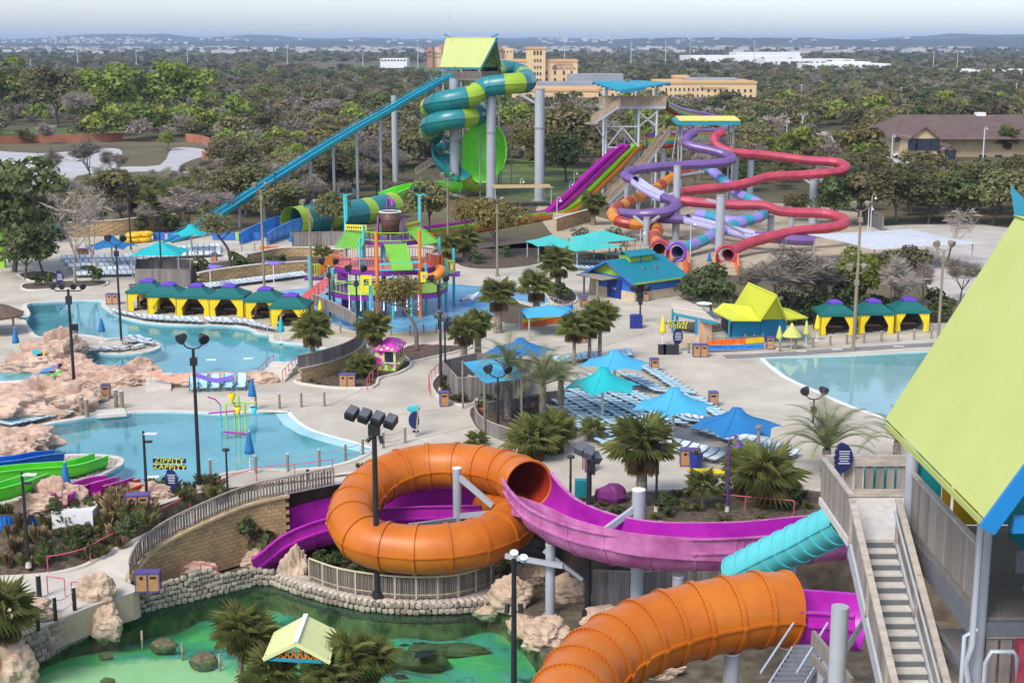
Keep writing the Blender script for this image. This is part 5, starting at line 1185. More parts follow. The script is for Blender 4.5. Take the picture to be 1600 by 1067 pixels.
# ================================================================== cabanas
cgreen = M('cabana_green', (0.005, 0.12, 0.11), .7, .06, 1); cpurp = M('cabana_purple', (0.12, 0.05, 0.42), .7); cyel = M('curtain_yellow', (0.78, 0.58, 0.015), .75, .10, 2, streak=(5, 5, .4)); dkw = M('wicker_dark', (0.045, 0.03, 0.022), .7, .3, 5); tanp = M('cabana_tan', (0.42, 0.27, 0.11), .8)
def drape(mb, c, d, w, ztop, tied, n=10):
 """gathered curtain hanging along d from c"""
 d = Vector(d).normalized(); nrm_ = Vector((-d.y, d.x, 0)); vs = []; lv = [1, .8, .55, .42, .2, .02] if tied else [1, .7, .4, .15, .02]
 for t in lv:
  if tied: wd = w*(.42+.58*max(0, (t-.42)/.58)**1.1) if t > .42 else w*(.42+.16*(.42-t))
  else: wd = w*(1+.08*(1-t))
  for k in range(n+1):
   u = k/n; vs.append(Vector(c)+d*(u*wd)+nrm_*(.05*sin(k*2.2))+Vector((0, 0, ztop*t)))
 mb.add(vs, [(j*(n+1)+k, j*(n+1)+k+1, (j+1)*(n+1)+k+1, (j+1)*(n+1)+k) for j in range(len(lv)-1) for k in range(n)], 0, True)
def make_cabana(tied):
 o = thing('cabana', 'x x x x', 'cabana'); h = 1.55; zE, zT = 2.0, 2.85
 mb = MB(); rim = [(-h-.12, -h-.12, zE), (h+.12, -h-.12, zE), (h+.12, h+.12, zE), (-h-.12, h+.12, zE)]; m2 = [(-.55, -.55, zT-.12), (.55, -.55, zT-.12), (.55, .55, zT-.12), (-.55, .55, zT-.12)]
 lowr = [(x, y, zE-.24) for x, y, z in rim]; md = [((a[0]+b[0])/2, (a[1]+b[1])/2, (a[2]+b[2])/2-.06) for a, b in zip(rim, m2)]
 mb.add(rim+md+m2+lowr, [(i, (i+1) % 4, 4+(i+1) % 4, 4+i) for i in range(4)]+[(4+i, 4+(i+1) % 4, 8+(i+1) % 4, 8+i) for i in range(4)]+[(12+i, 12+(i+1) % 4, (i+1) % 4, i) for i in range(4)]+[(8, 9, 10, 11)]); obj('roof', mb, cgreen, o, False)
 c2 = MB(); a_ = [(x*.62, y*.62, zT) for x, y in ((-1, -1), (1, -1), (1, 1), (-1, 1))]; c2.add(a_+[(0, 0, zT+.26)]+[(x, y, z-.12) for x, y, z in a_], [(i, (i+1) % 4, 4) for i in range(4)]+[(5+i, 5+(i+1) % 4, (i+1) % 4, i) for i in range(4)]); obj('roof_cap', c2, cpurp, o, False)
 for x in (-1, 1):
  for y in (-1, 1): obj('post', MB().box((x*h*.97, y*h*.97, zE/2), (.09, .09, zE)), dkw, o, False)
 for x, y in ((-1, -1), (1, -1)):
  m_ = MB(); drape(m_, (x*h, y*h-.02, 0), (-x, 0, 0), 1.25 if not tied else 1.1, zE-.1, True); obj('curtain', m_, cyel, o, False)
  m_ = MB(); drape(m_, (x*(h+.02), y*h, 0), (0, -y, 0), 1.3 if not tied else .8, zE-.1, tied); obj('curtain', m_, cyel, o, False)
 if not tied:
  m_ = MB(); drape(m_, (h+.02, h, 0), (0, -1, 0), .9, zE-.1, False); obj('curtain', m_, cyel, o, False)
 m_ = MB(); drape(m_, (-h, h, 0), (1, 0, 0), 2*h, zE-.1, False, 24); obj('back_panel', m_, tanp if not tied else dkw, o, False)
 s_ = obj('sofa', MB().box((.1, .35, .3), (1.7, .75, .35)).box((.1, .72, .55), (1.7, .14, .6)).box((-.8, .35, .45), (.12, .75, .5)).box((1.0, .35, .45), (.12, .75, .5)), dkw, o, False); sub('cushion', MB().box((.1, .33, .5), (1.5, .6, .1)), tanp, s_)
 tb = obj('table', MB().box((-.5, -.75, .38), (.7, .5, .05)).box((-.78, -.92, .18), (.05, .05, .36)).box((-.22, -.92, .18), (.05, .05, .36)).box((-.78, -.58, .18), (.05, .05, .36)).box((-.22, -.58, .18), (.05, .05, .36)), dkw, o, False)
 return Proto(o)
CA = make_cabana(False); CB = make_cabana(True)
ORD = ('first', 'second', 'third', 'fourth', 'fifth', 'sixth', 'seventh')
for i, (px, py) in enumerate(((233,482),(265,488),(309,490),(360,491),(416,496),(456,507))):
 CA.place(g(px, py), -.06, 'green roofed cabana with yellow curtains, %s from the left by the lounge pool' % ORD[i], 'cabanas along the lounge pool', (1.08, 1.0, 1.0))
for i, (px, py) in enumerate(((1302,519),(1362,517),(1417,514))):
 CB.place(g(px, py), .0, 'green roofed cabana with tied yellow curtains, %s of the row by the wave pool' % ('leftmost', 'middle', 'rightmost')[i], 'cabanas along the wave pool')
# ================================================================== loungers and chairs
slingw = M('sling_white', (0.60, 0.66, 0.70), .7, .06, 3, rnd=.08); slingb = M('sling_blue', (0.42, 0.62, 0.70), .7, .08, 3, rnd=.12); frd = M('lounger_frame', (0.16, 0.18, 0.22), .5); frw = M('lounger_frame_white', (0.55, 0.58, 0.6), .5)
def make_lounger(ms, mf):
 o = thing('sun_lounger', 'x x x x', 'lounger'); mb = MB()
 for s in (-1, 1):
  mb.bar((s*.31, -.95, .34), (s*.31, .35, .34), .05); mb.bar((s*.31, .35, .34), (s*.31, .92, .52), .05)
  for y in (-.75, .45): mb.bar((s*.29, y, 0), (s*.29, y, .34), .05)
 mb.bar((-.31, -.95, .34), (.31, -.95, .34), .05); mb.bar((-.31, .92, .52), (.31, .92, .52), .05); obj('frame', mb, mf, o, False)
 s = MB().add([(-.285, -.93, .36), (.285, -.93, .36), (.285, .35, .335), (-.285, .35, .335), (.285, .92, .545), (-.285, .92, .545)], [(0, 1, 2, 3), (3, 2, 4, 5)]); obj('sling', s, ms, o, False)
 return Proto(o)
LW = make_lounger(slingw, frd); LB = make_lounger(slingb, frd)
def row(pr, a, b, n, rz, label, group, jit=.05, sc=None):
 A, B = g(*a), g(*b)
 for i in range(n):
  t = (i+.5)/n; p = A.lerp(B, t); pr.place((p.x+R.uniform(-jit, jit), p.y+R.uniform(-jit, jit), 0), rz+R.uniform(-.06, .06), label, group, sc)
row(LW, (180,491),(215,499), 4, .9, 'white sun lounger on the pool edge before the first two cabanas', 'white loungers before the first cabanas')
row(LW, (219,500),(270,504), 6, .7, 'white sun lounger at the water edge before the second cabana', 'white loungers before the second cabana'); row(LW, (274,504),(315,506), 4, .6, 'white sun lounger at the water edge before the third cabana', 'white loungers before the third cabana'); row(LW, (325,505),(362,507), 4, .6, 'white sun lounger at the water edge before the fourth cabana', 'white loungers before the fourth cabana')
row(LW, (368,507),(402,510), 4, .7, 'white sun lounger at the water edge before the fifth cabana', 'white loungers before the fifth cabana'); row(LW, (398,513),(424,518), 4, 1.1, 'white sun lounger at the water edge before the last cabana', 'white loungers before the last cabana')
row(LW, (322,452),(480,432), 24, .75, 'white sun lounger in the long row below the curved block wall', 'white loungers below the block wall')
for k in range(5): row(LW, (95+k*6,407+k*6.5),(222+k*3,404+k*6.5), 13, .35, 'white sun lounger in the %s packed row on the upper terrace round the blue parasol' % ('rearmost', 'second', 'middle', 'fourth', 'front')[k], 'upper terrace lounger row %s' % ('a', 'b', 'c', 'd', 'e')[k])
for k in range(3): row(LW, (228,395+k*5),(345,388+k*6), 13, .2, 'white sun lounger in the %s row on the terrace behind the turquoise hut canopy' % ('rear', 'middle', 'front')[k], '%s lounger row behind the hut' % ('rear', 'middle', 'front')[k])
for i, (px, py) in enumerate(((140,550),(155,550),(171,550),(190,549),(212,546))): LW.place(g(px, py), 2.2+.1*i, 'white sun lounger %s along the tongue of land in the lounge pool' % ORD[i], 'loungers on the tongue of land')
for i, (px, py) in enumerate(((206,538),(218,537),(228,540),(213,534),(225,534))): LW.place(g(px, py), 1.35-.1*i, 'white sun lounger fanned out at the tip of the tongue of land', 'fanned loungers at the tip of the tongue')
row(LB, (5,668),(106,647), 10, 1.1, 'pale blue deck chair in the row under the pink rocks', 'deck chairs under the pink rocks', sc=.9)
row(LB, (10,490),(38,500), 5, .9, 'pale lounger beside the thatched shelter at left', 'loungers beside the thatched shelter')
# blue loungers under the parasols: slanting rows from upper left to lower right
BLR = (((862,640),(962,706),12,'front'),((880,618),(1000,690),15,'second'),((905,606),(1040,672),16,'third'),((930,592),(1085,665),18,'fourth'),((975,588),(1035,618),7,'fifth'),((868,628),(985,700),14,'inner front'),((892,611),(1018,680),15,'inner second'),((918,599),(1062,668),16,'inner third'))
for a, b, n, w_ in BLR:
 row(LB, a, b, n, 1.18, 'pale blue sun lounger in the %s slanting row under the parasols' % w_, '%s slanting row of blue loungers' % w_)
row(LW, (1000,690),(1130,722), 9, -.6, 'white sun lounger below the sky blue parasol', 'loungers below the sky blue parasol'); row(LW, (1090,672),(1240,720), 12, -.6, 'white sun lounger under the dark blue parasol', 'loungers under the dark blue parasol'); row(LW, (1060,655),(1130,668), 6, .9, 'white sun lounger right of the sky blue parasol', 'loungers right of the sky blue parasol')
row(LB, (1005,575),(1075,620), 11, 1.0, 'pale blue lounger on the outer edge by the wave pool beach', 'outer edge blue loungers'); row(LB, (1080,624),(1135,660), 8, 1.0, 'pale blue lounger on the outer edge before the wooden bin', 'outer edge blue loungers before the bin'); row(LB, (865,568),(935,560), 8, .1, 'pale blue lounger behind the three slim palms', 'blue loungers behind the slim palms'); row(LB, (955,562),(985,556), 4, .1, 'pale blue lounger in the line right of the slim palms', 'line of blue loungers right of the slim palms')
for k in range(2): row(LB, (895-k*8,412+k*9),(960-k*6,414+k*10), 8, .9, 'pale blue lounger under the aqua square canopies', 'loungers under the aqua canopies')
chairb = M('chair_teal', (0.02, 0.22, 0.28), .6); 
def make_chair():
 o = thing('deck_chair', 'x x x x', 'chair'); mb = MB()
 for s in (-1, 1): mb.bar((s*.33, -.5, .3), (s*.33, .2, .3), .06); mb.bar((s*.33, .2, .3), (s*.33, .55, 1.1), .06); mb.bar((s*.33, -.45, 0), (s*.33, -.45, .3), .06); mb.bar((s*.33, .25, 0), (s*.33, .25, .3), .06); mb.bar((s*.36, -.4, .55), (s*.36, .35, .55), .06)
 obj('frame', mb, chairb, o, False); obj('sling', MB().add([(-.3, -.5, .33), (.3, -.5, .33), (.3, .2, .33), (-.3, .2, .33), (.3, .55, 1.12), (-.3, .55, 1.12)], [(0, 1, 2, 3), (3, 2, 4, 5)]), slingb, o, False); return Proto(o)
DC = make_chair()
for i, px in enumerate((304, 317, 336, 357, 377)): DC.place(g(px, 611-(px-300)*.03), .2-.05*i, 'teal high backed deck chair, %s of five under the purple ribbon' % ORD[i], 'teal deck chairs', 1.05)
# ================================================================== park buildings
blup = M('siding_blue', (0.035, 0.15, 0.50), .6, .08, 1.5); bludoor = M('door_blue', (0.012, 0.035, 0.22), .5); tealroof = M('roof_teal', (0.008, 0.19, 0.25), .55, .06, .8, streak=(6, .6, .6)); limetrim = M('lime_trim', (0.30, 0.48, 0.05), .55); blok = M('pale_block', (0.56, 0.45, 0.31), .9, .15, 2, .2)
def quad_solid(c, th, m, name, parent, down=True):
 c = [Vector(v) for v in c]; nn = (c[1]-c[0]).cross(c[-1]-c[0]).normalized(); nn = nn if nn.z > 0 else -nn; n = len(c)
 mb = MB().add(c+[v-nn*th for v in c], [tuple(range(n)), tuple(range(2*n-1, n-1, -1))]+[(i, n+i, n+(i+1) % n, (i+1) % n) for i in range(n)]); return obj(name, mb, m, parent)
A, B, C = g(920, 457), g(991, 472), g(1064, 461); u1 = (B-A).normalized(); L2 = (C-B).length; u2 = Vector((-u1.y, u1.x, 0)); u2 = u2 if u2.dot(C-B) > 0 else -u2; W1 = (B-A).length
rb_ = thing('restroom_block', 'blue restroom block with teal gable roof, lime trim and pale stone base', 'building', A)
def RB(a, b, z): return A+u1*a+u2*b+Vector((0, 0, z))
def rbox(a0, a1, b0, b1, z0, z1): 
 v = [RB(a, b, z) for z in (z0, z1) for b in (b0, b1) for a in (a0, a1)]; return MB().add(v, [(0, 2, 3, 1), (4, 5, 7, 6), (0, 1, 5, 4), (2, 6, 7, 3), (0, 4, 6, 2), (1, 3, 7, 5)])
zE, zR = 2.25, 3.95
obj('stone_base', rbox(0, W1, 0, L2, 0, .95), blok, rb_)
for k in range(5): obj('siding_board', rbox(.08, W1-.08, .08, L2-.08, .95+k*.26, .95+k*.26+.245), blup, rb_)
mid_ = W1/2
for b_, s in ((.06, 1), (L2-.06, -1)): obj('gable_wall', MB().add([RB(.05, b_, zE), RB(W1-.05, b_, zE), RB(mid_, b_, zR-.1)], [(0, 1, 2)]), limetrim, rb_)
quad_solid([RB(-.5, -.7, zE-.22), RB(-.5, L2+.5, zE-.22), RB(mid_, L2+.5, zR), RB(mid_, -.7, zR)], .1, tealroof, 'roof_slope', rb_); quad_solid([RB(W1+.5, -.7, zE-.22), RB(W1+.5, L2+.5, zE-.22), RB(mid_, L2+.5, zR), RB(mid_, -.7, zR)], .1, tealroof, 'roof_slope', rb_)
for a0 in (-.5, W1+.5):
 obj('barge_board', MB().bar(RB(a0, -.74, zE-.3), RB(mid_, -.74, zR-.1), .08, .22), blup, rb_); obj('fascia', MB().bar(RB(a0, -.7, zE-.3), RB(a0, L2+.5, zE-.3), .08, .18), limetrim, rb_)
obj('cupola_wall', rbox(mid_-.8, mid_+.8, L2*.28, L2*.75, zR-.9, zR+.35), limetrim, rb_); obj('cupola_frame', rbox(mid_-.83, mid_+.83, L2*.5-.12, L2*.5+.12, zR-.9, zR+.34), blup, rb_)
quad_solid([RB(mid_-1.2, L2*.22, zR+.3), RB(mid_-1.2, L2*.8, zR+.3), RB(mid_, L2*.8, zR+.75), RB(mid_, L2*.22, zR+.75)], .08, tealroof, 'cupola_roof', rb_); quad_solid([RB(mid_+1.2, L2*.22, zR+.3), RB(mid_+1.2, L2*.8, zR+.3), RB(mid_, L2*.8, zR+.75), RB(mid_, L2*.22, zR+.75)], .08, tealroof, 'cupola_roof', rb_)
dr = obj('door', rbox(W1*.42, W1*.72, -.06, .05, 0, 2.0), bludoor, rb_); sub('door_handle', rbox(W1*.55, W1*.56, -.1, -.05, .9, 1.1), whitep, dr); sub('door_handle', rbox(W1*.60, W1*.61, -.1, -.05, .9, 1.1), whitep, dr)
obj('notice_board', rbox(W1*.06, W1*.2, -.08, .02, 1.0, 1.75), M('board_yellow', (.65, .5, .15), .7), rb_); obj('gable_band', rbox(0, W1, -.03, .03, 2.2, 2.36), blup, rb_); obj('side_opening', rbox(W1-.02, W1+.05, .3, 1.4, 0, 1.9), glassd, rb_)
for b_ in (.35, .62): obj('roof_vent', rbox(W1*.78, W1*.82, L2*b_, L2*b_+.2, 2.7, 3.25), frd, rb_)
for a_ in (.18, .48):
 pl_ = obj('porch_post', rbox(W1*a_, W1*a_+.15, -1.9, -1.75, 0, 2.1), wood_grey, rb_); sub('post_foot', rbox(W1*a_-.06, W1*a_+.21, -1.96, -1.69, 0, .3), wood_tan, pl_)
obj('porch_roof', rbox(W1*.05, W1*.65, -2.1, -.1, 2.1, 2.2), wood_grey, rb_)
# lime roofed bar by the wave pool
bar = thing('lime_roofed_bar', 'bright blue bar with steep lime yellow gable roof by the wave pool', 'building', g(1175, 535)); limey = M('roof_lime_yellow', (0.56, 0.58, 0.03), .5, .03, .5); barblue = M('bar_blue', (0.01, 0.24, 0.48), .6, .06, 1)
R0, R1 = g(1169, 441, 4.9), g(1213, 460, 4.9); FL, FR = g(1187, 500, 2.35), g(1229, 499, 2.35); dv = Vector((R0.x-R1.x, R0.y-R1.y, 0)); BL, BR = FL+dv, FR+dv
quad_solid([R0, R1, FL, BL], .12, limey, 'roof_slope', bar); quad_solid([R0, R1, FR, BR], .12, limey, 'roof_slope', bar); obj('gable_front', MB().add([R1-Vector((0, 0, .1))+dv*.06, FL+dv*.06+Vector((.05, 0, -.05)), FR+dv*.06-Vector((.05, 0, .05))], [(0, 1, 2)]), limey, bar)
[obj('barge_board', MB().bar(R1-Vector((0, 0, .12)), q-Vector((0, 0, .1)), .08, .2), limey, bar) for q in (FL, FR)]
WL0, WL1 = g(1114, 486, 2.3), g(1142, 500, 2.3); quad_solid([WL1, FL-Vector((0, 0, .02)), BL*.35+FL*.65+Vector((0, 0, .8)), WL0*.5+BL*.5+Vector((0, 0, .55)), WL0], .1, limey, 'wing_roof', bar); WR = g(1263, 496, 2.3); quad_solid([FR-Vector((0, 0, .02)), WR, WR+dv*.7, BR*.4+FR*.6+Vector((0, 0, .7))], .1, limey, 'wing_roof', bar)
p_, q_ = g(1146, 532), g(1228, 531); ud = (q_-p_).normalized(); un = Vector((-ud.y, ud.x, 0)); Lb = (q_-p_).length
for k in range(4): obj('wall_panel', MB().bar(p_+ud*(Lb*k/4+.02)+Vector((0, 0, 1.15)), p_+ud*(Lb*(k+1)/4-.02)+Vector((0, 0, 1.15)), .12, 2.3), barblue, bar)
s0 = g(1127, 512); obj('side_wall', MB().bar(p_+Vector((0, 0, 1.15)), s0+Vector((0, 0, 1.15)), .12, 2.3), barblue, bar); obj('counter_opening', MB().bar(p_.lerp(s0, .1)+Vector((-.1, -.1, .75)), p_.lerp(s0, .9)+Vector((-.1, -.1, .75)), .1, 1.0), dkw, bar); obj('back_wall', MB().bar(s0+Vector((0, 0, 1.15)), q_+un*4+Vector((0, 0, 1.15)), .12, 2.3), barblue, bar)
for p in (WL0, WL1, WR, WR+dv*.7): obj('post', MB().cyl((p.x*.995, p.y+.2, 0), (p.x*.995, p.y+.2, 2.3), .09, None, 8), tealm, bar)
# plank roofed shelter beside it
shl = thing('plank_roof_shelter', 'open shelter with pale plank roof and teal edge beside the bar', 'shelter', g(1085, 538)); c4 = [g(1047, 471, 2.9), g(1087, 475, 3.0), g(1120, 502, 2.55), g(1053, 488, 2.45)]
for k in range(9):
 t0, t1 = k/9+.004, (k+1)/9-.004; quad_solid([c4[0].lerp(c4[3], t0), c4[1].lerp(c4[2], t0), c4[1].lerp(c4[2], t1), c4[0].lerp(c4[3], t1)], .06, M('plank_pale', (.50, .44, .36), .9, .2, 3, .2, rnd=.15, streak=(1, 8, 8)), 'roof_plank', shl)
obj('edge_beam', MB().bar(c4[3]-Vector((0, 0, .18)), c4[2]-Vector((0, 0, .18)), .1, .22), tealm, shl)
for p, m_ in ((c4[0], tealm), (c4[1], tealm), (c4[3], tealm)): obj('post', MB().box((p.x+.3, p.y+.1, p.z/2-.1), (.22, .22, p.z-.2)), m_, shl)
pp_ = g(1100, 540); obj('panel_pier', MB().box((pp_.x, pp_.y, 1.2), (1.3, .35, 2.4)), M('pier_wood', (.52, .33, .22), .8, .25, 3, streak=(8, 8, .5)), shl); obj('pier_edge', MB().box((pp_.x-.72, pp_.y, 1.2), (.2, .4, 2.4)), barblue, shl); obj('counter', MB().box(g(1078, 540)+Vector((-.2, 0, .5)), (2.0, .6, 1.0)), blok, shl)
dish = thing('satellite_dish', 'white satellite dish behind the plank roofed shelter', 'dish', g(1100, 520)); p = at(1100, 476, 128); obj('dish', MB().lathe([(0, -.12), (.4, -.06), (.75, .12)], p, 16), whitep, dish); obj('mast', MB().cyl((p.x, p.y, 0), p, .05, None, 6), steel, dish)
# polka dot kiosk
A, B, C = g(586, 579), g(618, 581), g(631.5, 568); u1 = (B-A).normalized(); u2 = (C-B).normalized(); W1, L2 = (B-A).length, (C-B).length
ki = thing('snack_kiosk', 'pale yellow kiosk with magenta spotted roof and painted dots', 'kiosk', A); kcream = M('kiosk_cream', (.70, .62, .30), .6, .05, 2); kpink = M('kiosk_magenta', (.62, .03, .42), .5, .06, 2); kgreen = M('kiosk_green', (.20, .48, .02), .6)
def KB(a, b, z): return A+u1*a+u2*b+Vector((0, 0, z))
def kbox(a0, a1, b0, b1, z0, z1):
 v = [KB(a, b, z) for z in (z0, z1) for b in (b0, b1) for a in (a0, a1)]; return MB().add(v, [(0, 2, 3, 1), (4, 5, 7, 6), (0, 1, 5, 4), (2, 6, 7, 3), (0, 4, 6, 2), (1, 3, 7, 5)])
obj('body', kbox(0, W1, 0, L2, 0, 1.75), kcream, ki); obj('plinth', kbox(-.04, W1+.04, -.04, L2+.04, 0, .12), kgreen, ki)
wn = obj('window', kbox(W1*.48, W1*.90, -.03, .02, .75, 1.6), glassd, ki); sub('window_sill', kbox(W1*.46, W1*.92, -.12, .0, .68, .76), whitep, wn)
for k in range(4): obj('side_window', kbox(W1-.02, W1+.03, L2*(.12+k*.21), L2*(.12+k*.21)+.32, .8, 1.6), glassd, ki)
obj('shelf', kbox(W1, W1+.3, .2, L2-.1, .62, .7), kcream, ki)
rim_ = [KB(-.15, -.25, 1.72), KB(W1+.25, -.25, 1.72), KB(W1+.25, L2+.2, 1.72), KB(-.15, L2+.2, 1.72)]; m1 = [KB(.35, .3, 2.2), KB(W1-.3, .3, 2.2), KB(W1-.3, L2-.35, 2.2), KB(.35, L2-.35, 2.2)]; tp = [KB(W1*.42, L2*.4, 2.45), KB(W1*.62, L2*.4, 2.45), KB(W1*.62, L2*.6, 2.45), KB(W1*.42, L2*.6, 2.45)]
rf_ = obj('roof', MB().add(rim_+m1+tp, [(i, (i+1) % 4, 4+(i+1) % 4, 4+i) for i in range(4)]+[(4+i, 4+(i+1) % 4, 8+(i+1) % 4, 8+i) for i in range(4)]+[(8, 9, 10, 11)]), kpink, ki)
def disc(c, nx, ny, r, n=14): return MB().add([Vector(c)+Vector(nx)*(r*cos(2*pi*k/n))+Vector(ny)*(r*sin(2*pi*k/n)) for k in range(n)], [tuple(range(n))])
fa = (KB(W1*.5, .3, 2.2)-KB(W1*.5, -.25, 1.72)).normalized(); fn = u1.cross(fa); fn = fn if fn.z > 0 else -fn; sa = (KB(W1-.3, L2*.5, 2.2)-KB(W1+.25, L2*.5, 1.72)).normalized(); sn = u2.cross(sa); sn = sn if sn.z > 0 else -sn
for a_, t_, r_, m_ in ((.15, .35, .12, kgreen), (.35, .2, .13, kcream), (.62, .45, .14, kcream), (.85, .25, .15, kgreen), (.45, .75, .11, kcream), (.22, .7, .1, kcream)): sub('spot', disc(KB(W1*a_, -.25, 1.72)+fa*(t_*.68)+fn*.012, u1, fa, r_), m_, rf_)
for b_, t_, r_ in ((.15, .4, .13), (.4, .65, .12), (.6, .3, .13), (.85, .55, .12)): sub('spot', disc(KB(W1+.25, L2*b_, 1.72)+sa*(t_*.68)+sn*.012, u2, sa, r_), kcream, rf_)
for a_, z_, r_, m_ in ((.3, .42, .34, kgreen), (.24, .48, .15, kpink), (.40, .3, .12, kpink), (.04, .85, .3, kpink), (.07, 1.0, .12, kgreen), (.73, .38, .25, kgreen), (.84, .46, .14, kpink), (.30, 1.5, .22, kpink), (.38, .9, .05, kgreen), (.16, 1.25, .05, kgreen), (.5, .55, .05, kgreen), (.28, 1.0, .05, kgreen)):
 obj('painted_dot', disc(KB(W1*max(a_, r_/W1), -.012-.004*(m_ is kpink), z_), u1, Vector((0, 0, 1)), r_), m_, ki)
# grey board hut / enclosures
boardm = M('board_grey', (0.20, 0.18, 0.165), .9, .25, 2, .3, rnd=.25, streak=(4, 4, .4)); BOARD = {}
def board_wall(root, pts, z0, h, bw=.3, cap=True, m=None, nm='board'):
 P_ = [Vector(p) for p in pts]
 for i in range(len(P_)-1):
  a, b = P_[i], P_[i+1]; d = b-a; n = max(1, round(d.length/bw)); w_ = d.length/n; key = (round(w_, 3), round(h, 2), m)
  if key not in BOARD: BOARD[key] = MB().box((0, 0, h/2), (w_*.94, .06, h)).mesh(nm, m or boardm)
  for k in range(n):
   q = a.lerp(b, (k+.5)/n); o = bpy.data.objects.new(nm, BOARD[key]); COL.objects.link(o); o.parent = root; o.matrix_parent_inverse = ROOTINV[root.name]
   o.location = (q.x, q.y, q.z+z0+R.uniform(-.02, .02)); o.rotation_euler = (0, 0, atan2(d.y, d.x))
 if cap: obj('cap_rail', MB().tube([p+Vector((0, 0, z0+h+.03)) for p in P_], .07, 4), wood_grey, root)
hut = thing('board_hut', 'grey board hut wall under the turquoise hipped canopy', 'enclosure', g(212, 448)); board_wall(hut, gs([(212,449),(298,449),(300,432),(214,432),(212,449)]), 0, 1.9, .35)
enc = thing('board_enclosure', 'weathered grey board enclosure under the sail shade', 'enclosure', g(690, 610)); board_wall(enc, gs([(692,598),(716,626),(830,622),(832,598),(745,585),(692,598)]), 0, 1.7, .32)
# left edge shelters
gsx = thing('green_shelter', 'lime green corner post and roof edge at the left picture edge', 'shelter', g(2, 420)); p = g(4, 418); obj('post', MB().box((p.x, p.y, 2.6), (.7, .7, 5.2)), lmp, gsx); obj('roof_edge', MB().box((p.x-1, p.y-1, 5.3), (5.2, 4, .5)), lmp, gsx)
th_ = thing('thatched_shelter', 'brown shingled round shelter cut by the left edge', 'shelter', g(-5, 520)); p = g(-12, 520); obj('roof', MB().lathe([(0, 2.9), (1.6, 2.4), (2.9, 1.75), (2.9, 1.6)], p, 12, smooth=False), M('thatch', (.16, .10, .07), .95, .3, 3, .4), th_)
for s in (-1, 1): obj('post', MB().cyl((p.x+s*2.2, p.y-.6, 0), (p.x+s*2.2, p.y-.6, 1.9), .12, None, 8), wood_grey, th_)
# tubes stack, blue screens, orange boxes on the upper terrace
yt = fib('raft_yellow', (.75, .45, .005)); 
for i, (px, py, z_) in enumerate(((193,381,.35),(209,379,.35),(222,378,.35),(212,378,.95),(226,377,.95))):
 p = g(px, py); tag(obj('yellow_raft', MB().tube([p+Vector((cos(t)*.95, sin(t)*.95, z_)) for t in [i_*pi/8 for i_ in range(17)]], .32, 8), yt), 'yellow inflatable raft, %s of the pile on the upper terrace' % ORD[i], 'raft', 'yellow rafts')
sc_ = thing('blue_screen', 'blue and green screen fence behind the upper terrace', 'fence', g(330, 378))
for i, px in enumerate((240, 262, 332, 350, 370, 388)): a, b = g(px, 376), g(px+18, 376); obj('panel', MB().bar(a+Vector((0, 0, .6)), b+Vector((0, 0, .6)), .08, 1.0), blup if i != 4 else lmp, sc_)
for i, (px, py) in enumerate(((413,398),(428,398))): p = g(px, py); tag(obj('orange_box', MB().box(p+Vector((0, 0, .5)), (.95, .8, 1.0)).box(p+Vector((0, 0, 1.03)), (1.02, .86, .06)), bowlor), 'orange storage box, %s of the pair on the terrace' % ('left', 'right')[i], 'box', 'orange boxes')
bx_ = thing('covered_cart', 'dark blue covered cart standing on the open plaza', 'cart', g(993, 512)); p = g(993, 512); obj('cover', MB().prism([(p.x-.55, p.y-.5), (p.x+.6, p.y-.45), (p.x+.62, p.y+.6), (p.x-.5, p.y+.6)], 0, 1.15), M('cover_blue', (.02, .03, .20), .6, .2, 2), bx_); obj('cover_top', MB().rock(p+Vector((0, 0, 1.15)), (.62, .6, .12), 3, 10, 4, .1, smooth=True), MATS['cover_blue'], bx_)
for i, (px, w_) in enumerate(((1034, .6), (1048, 1.3))): p = g(px, 553); tag(obj('storage_chest', MB().box(p+Vector((0, 0, .35)), (w_, .7, .7)).box(p+Vector((0, 0, .73)), (w_+.06, .76, .08)), M('chest_black', (.025, .025, .028), .6)), ('small', 'large')[i]+' black storage chest on the beach before the plank shelter', 'chest')
pc = thing('purple_covered_object', 'purple tarpaulin cover behind the flume supports', 'cover', g(955, 785)); p = g(955, 785); obj('tarp', MB().rock(p+Vector((0, 0, .4)), (.95, .6, .75), 4, 10, 6, .25), M('tarp_purple', (.16, .02, .14), .6), pc)
tc = thing('teal_cabinet', 'teal metal cabinet below the floodlight pole', 'cabinet', g(911, 790)); p = g(911, 788); obj('body', MB().box(p+Vector((0, 0, .75)), (.95, .5, 1.5)), M('cabinet_teal', (.01, .22, .24), .5), tc); obj('door_line', MB().box(p+Vector((0, -.26, .75)), (.02, .02, 1.4)), tealm, tc)
# curved block retaining walls on the terrace
tanblk = M('tan_block', (0.42, 0.29, 0.14), .9, .25, 3, .3, rnd=.15)
def block_wall(name, label, pts, z0, rows_, bw=.9, bh=.3, cap=True):
 P_ = [Vector(p) for p in pts]; o = thing(name, label, 'wall', P_[0]); n = max(3, int(length(P_)/bw)); rs = resample(P_, n*2); me = MB().box((0, 0, 0), (bw*.97, .35, bh*.95)).mesh('block', tanblk)
 for r in range(rows_):
  for k in range(r % 2, n*2-1, 2):
   a, b = rs[k], rs[min(k+2, n*2)]; q = (a+b)/2; d = b-a; c = bpy.data.objects.new('block', me); COL.objects.link(c); c.parent = o; c.matrix_parent_inverse = ROOTINV[o.name]
   c.location = (q.x, q.y, q.z+z0+bh*(r+.5)); c.rotation_euler = (0, 0, atan2(d.y, d.x)); c.scale = (d.length/bw, 1, 1)
 if cap: obj('cap', strip_mb(P_, -.25, .25, z0+rows_*bh, z0+rows_*bh+.08), coping, o)
 return o
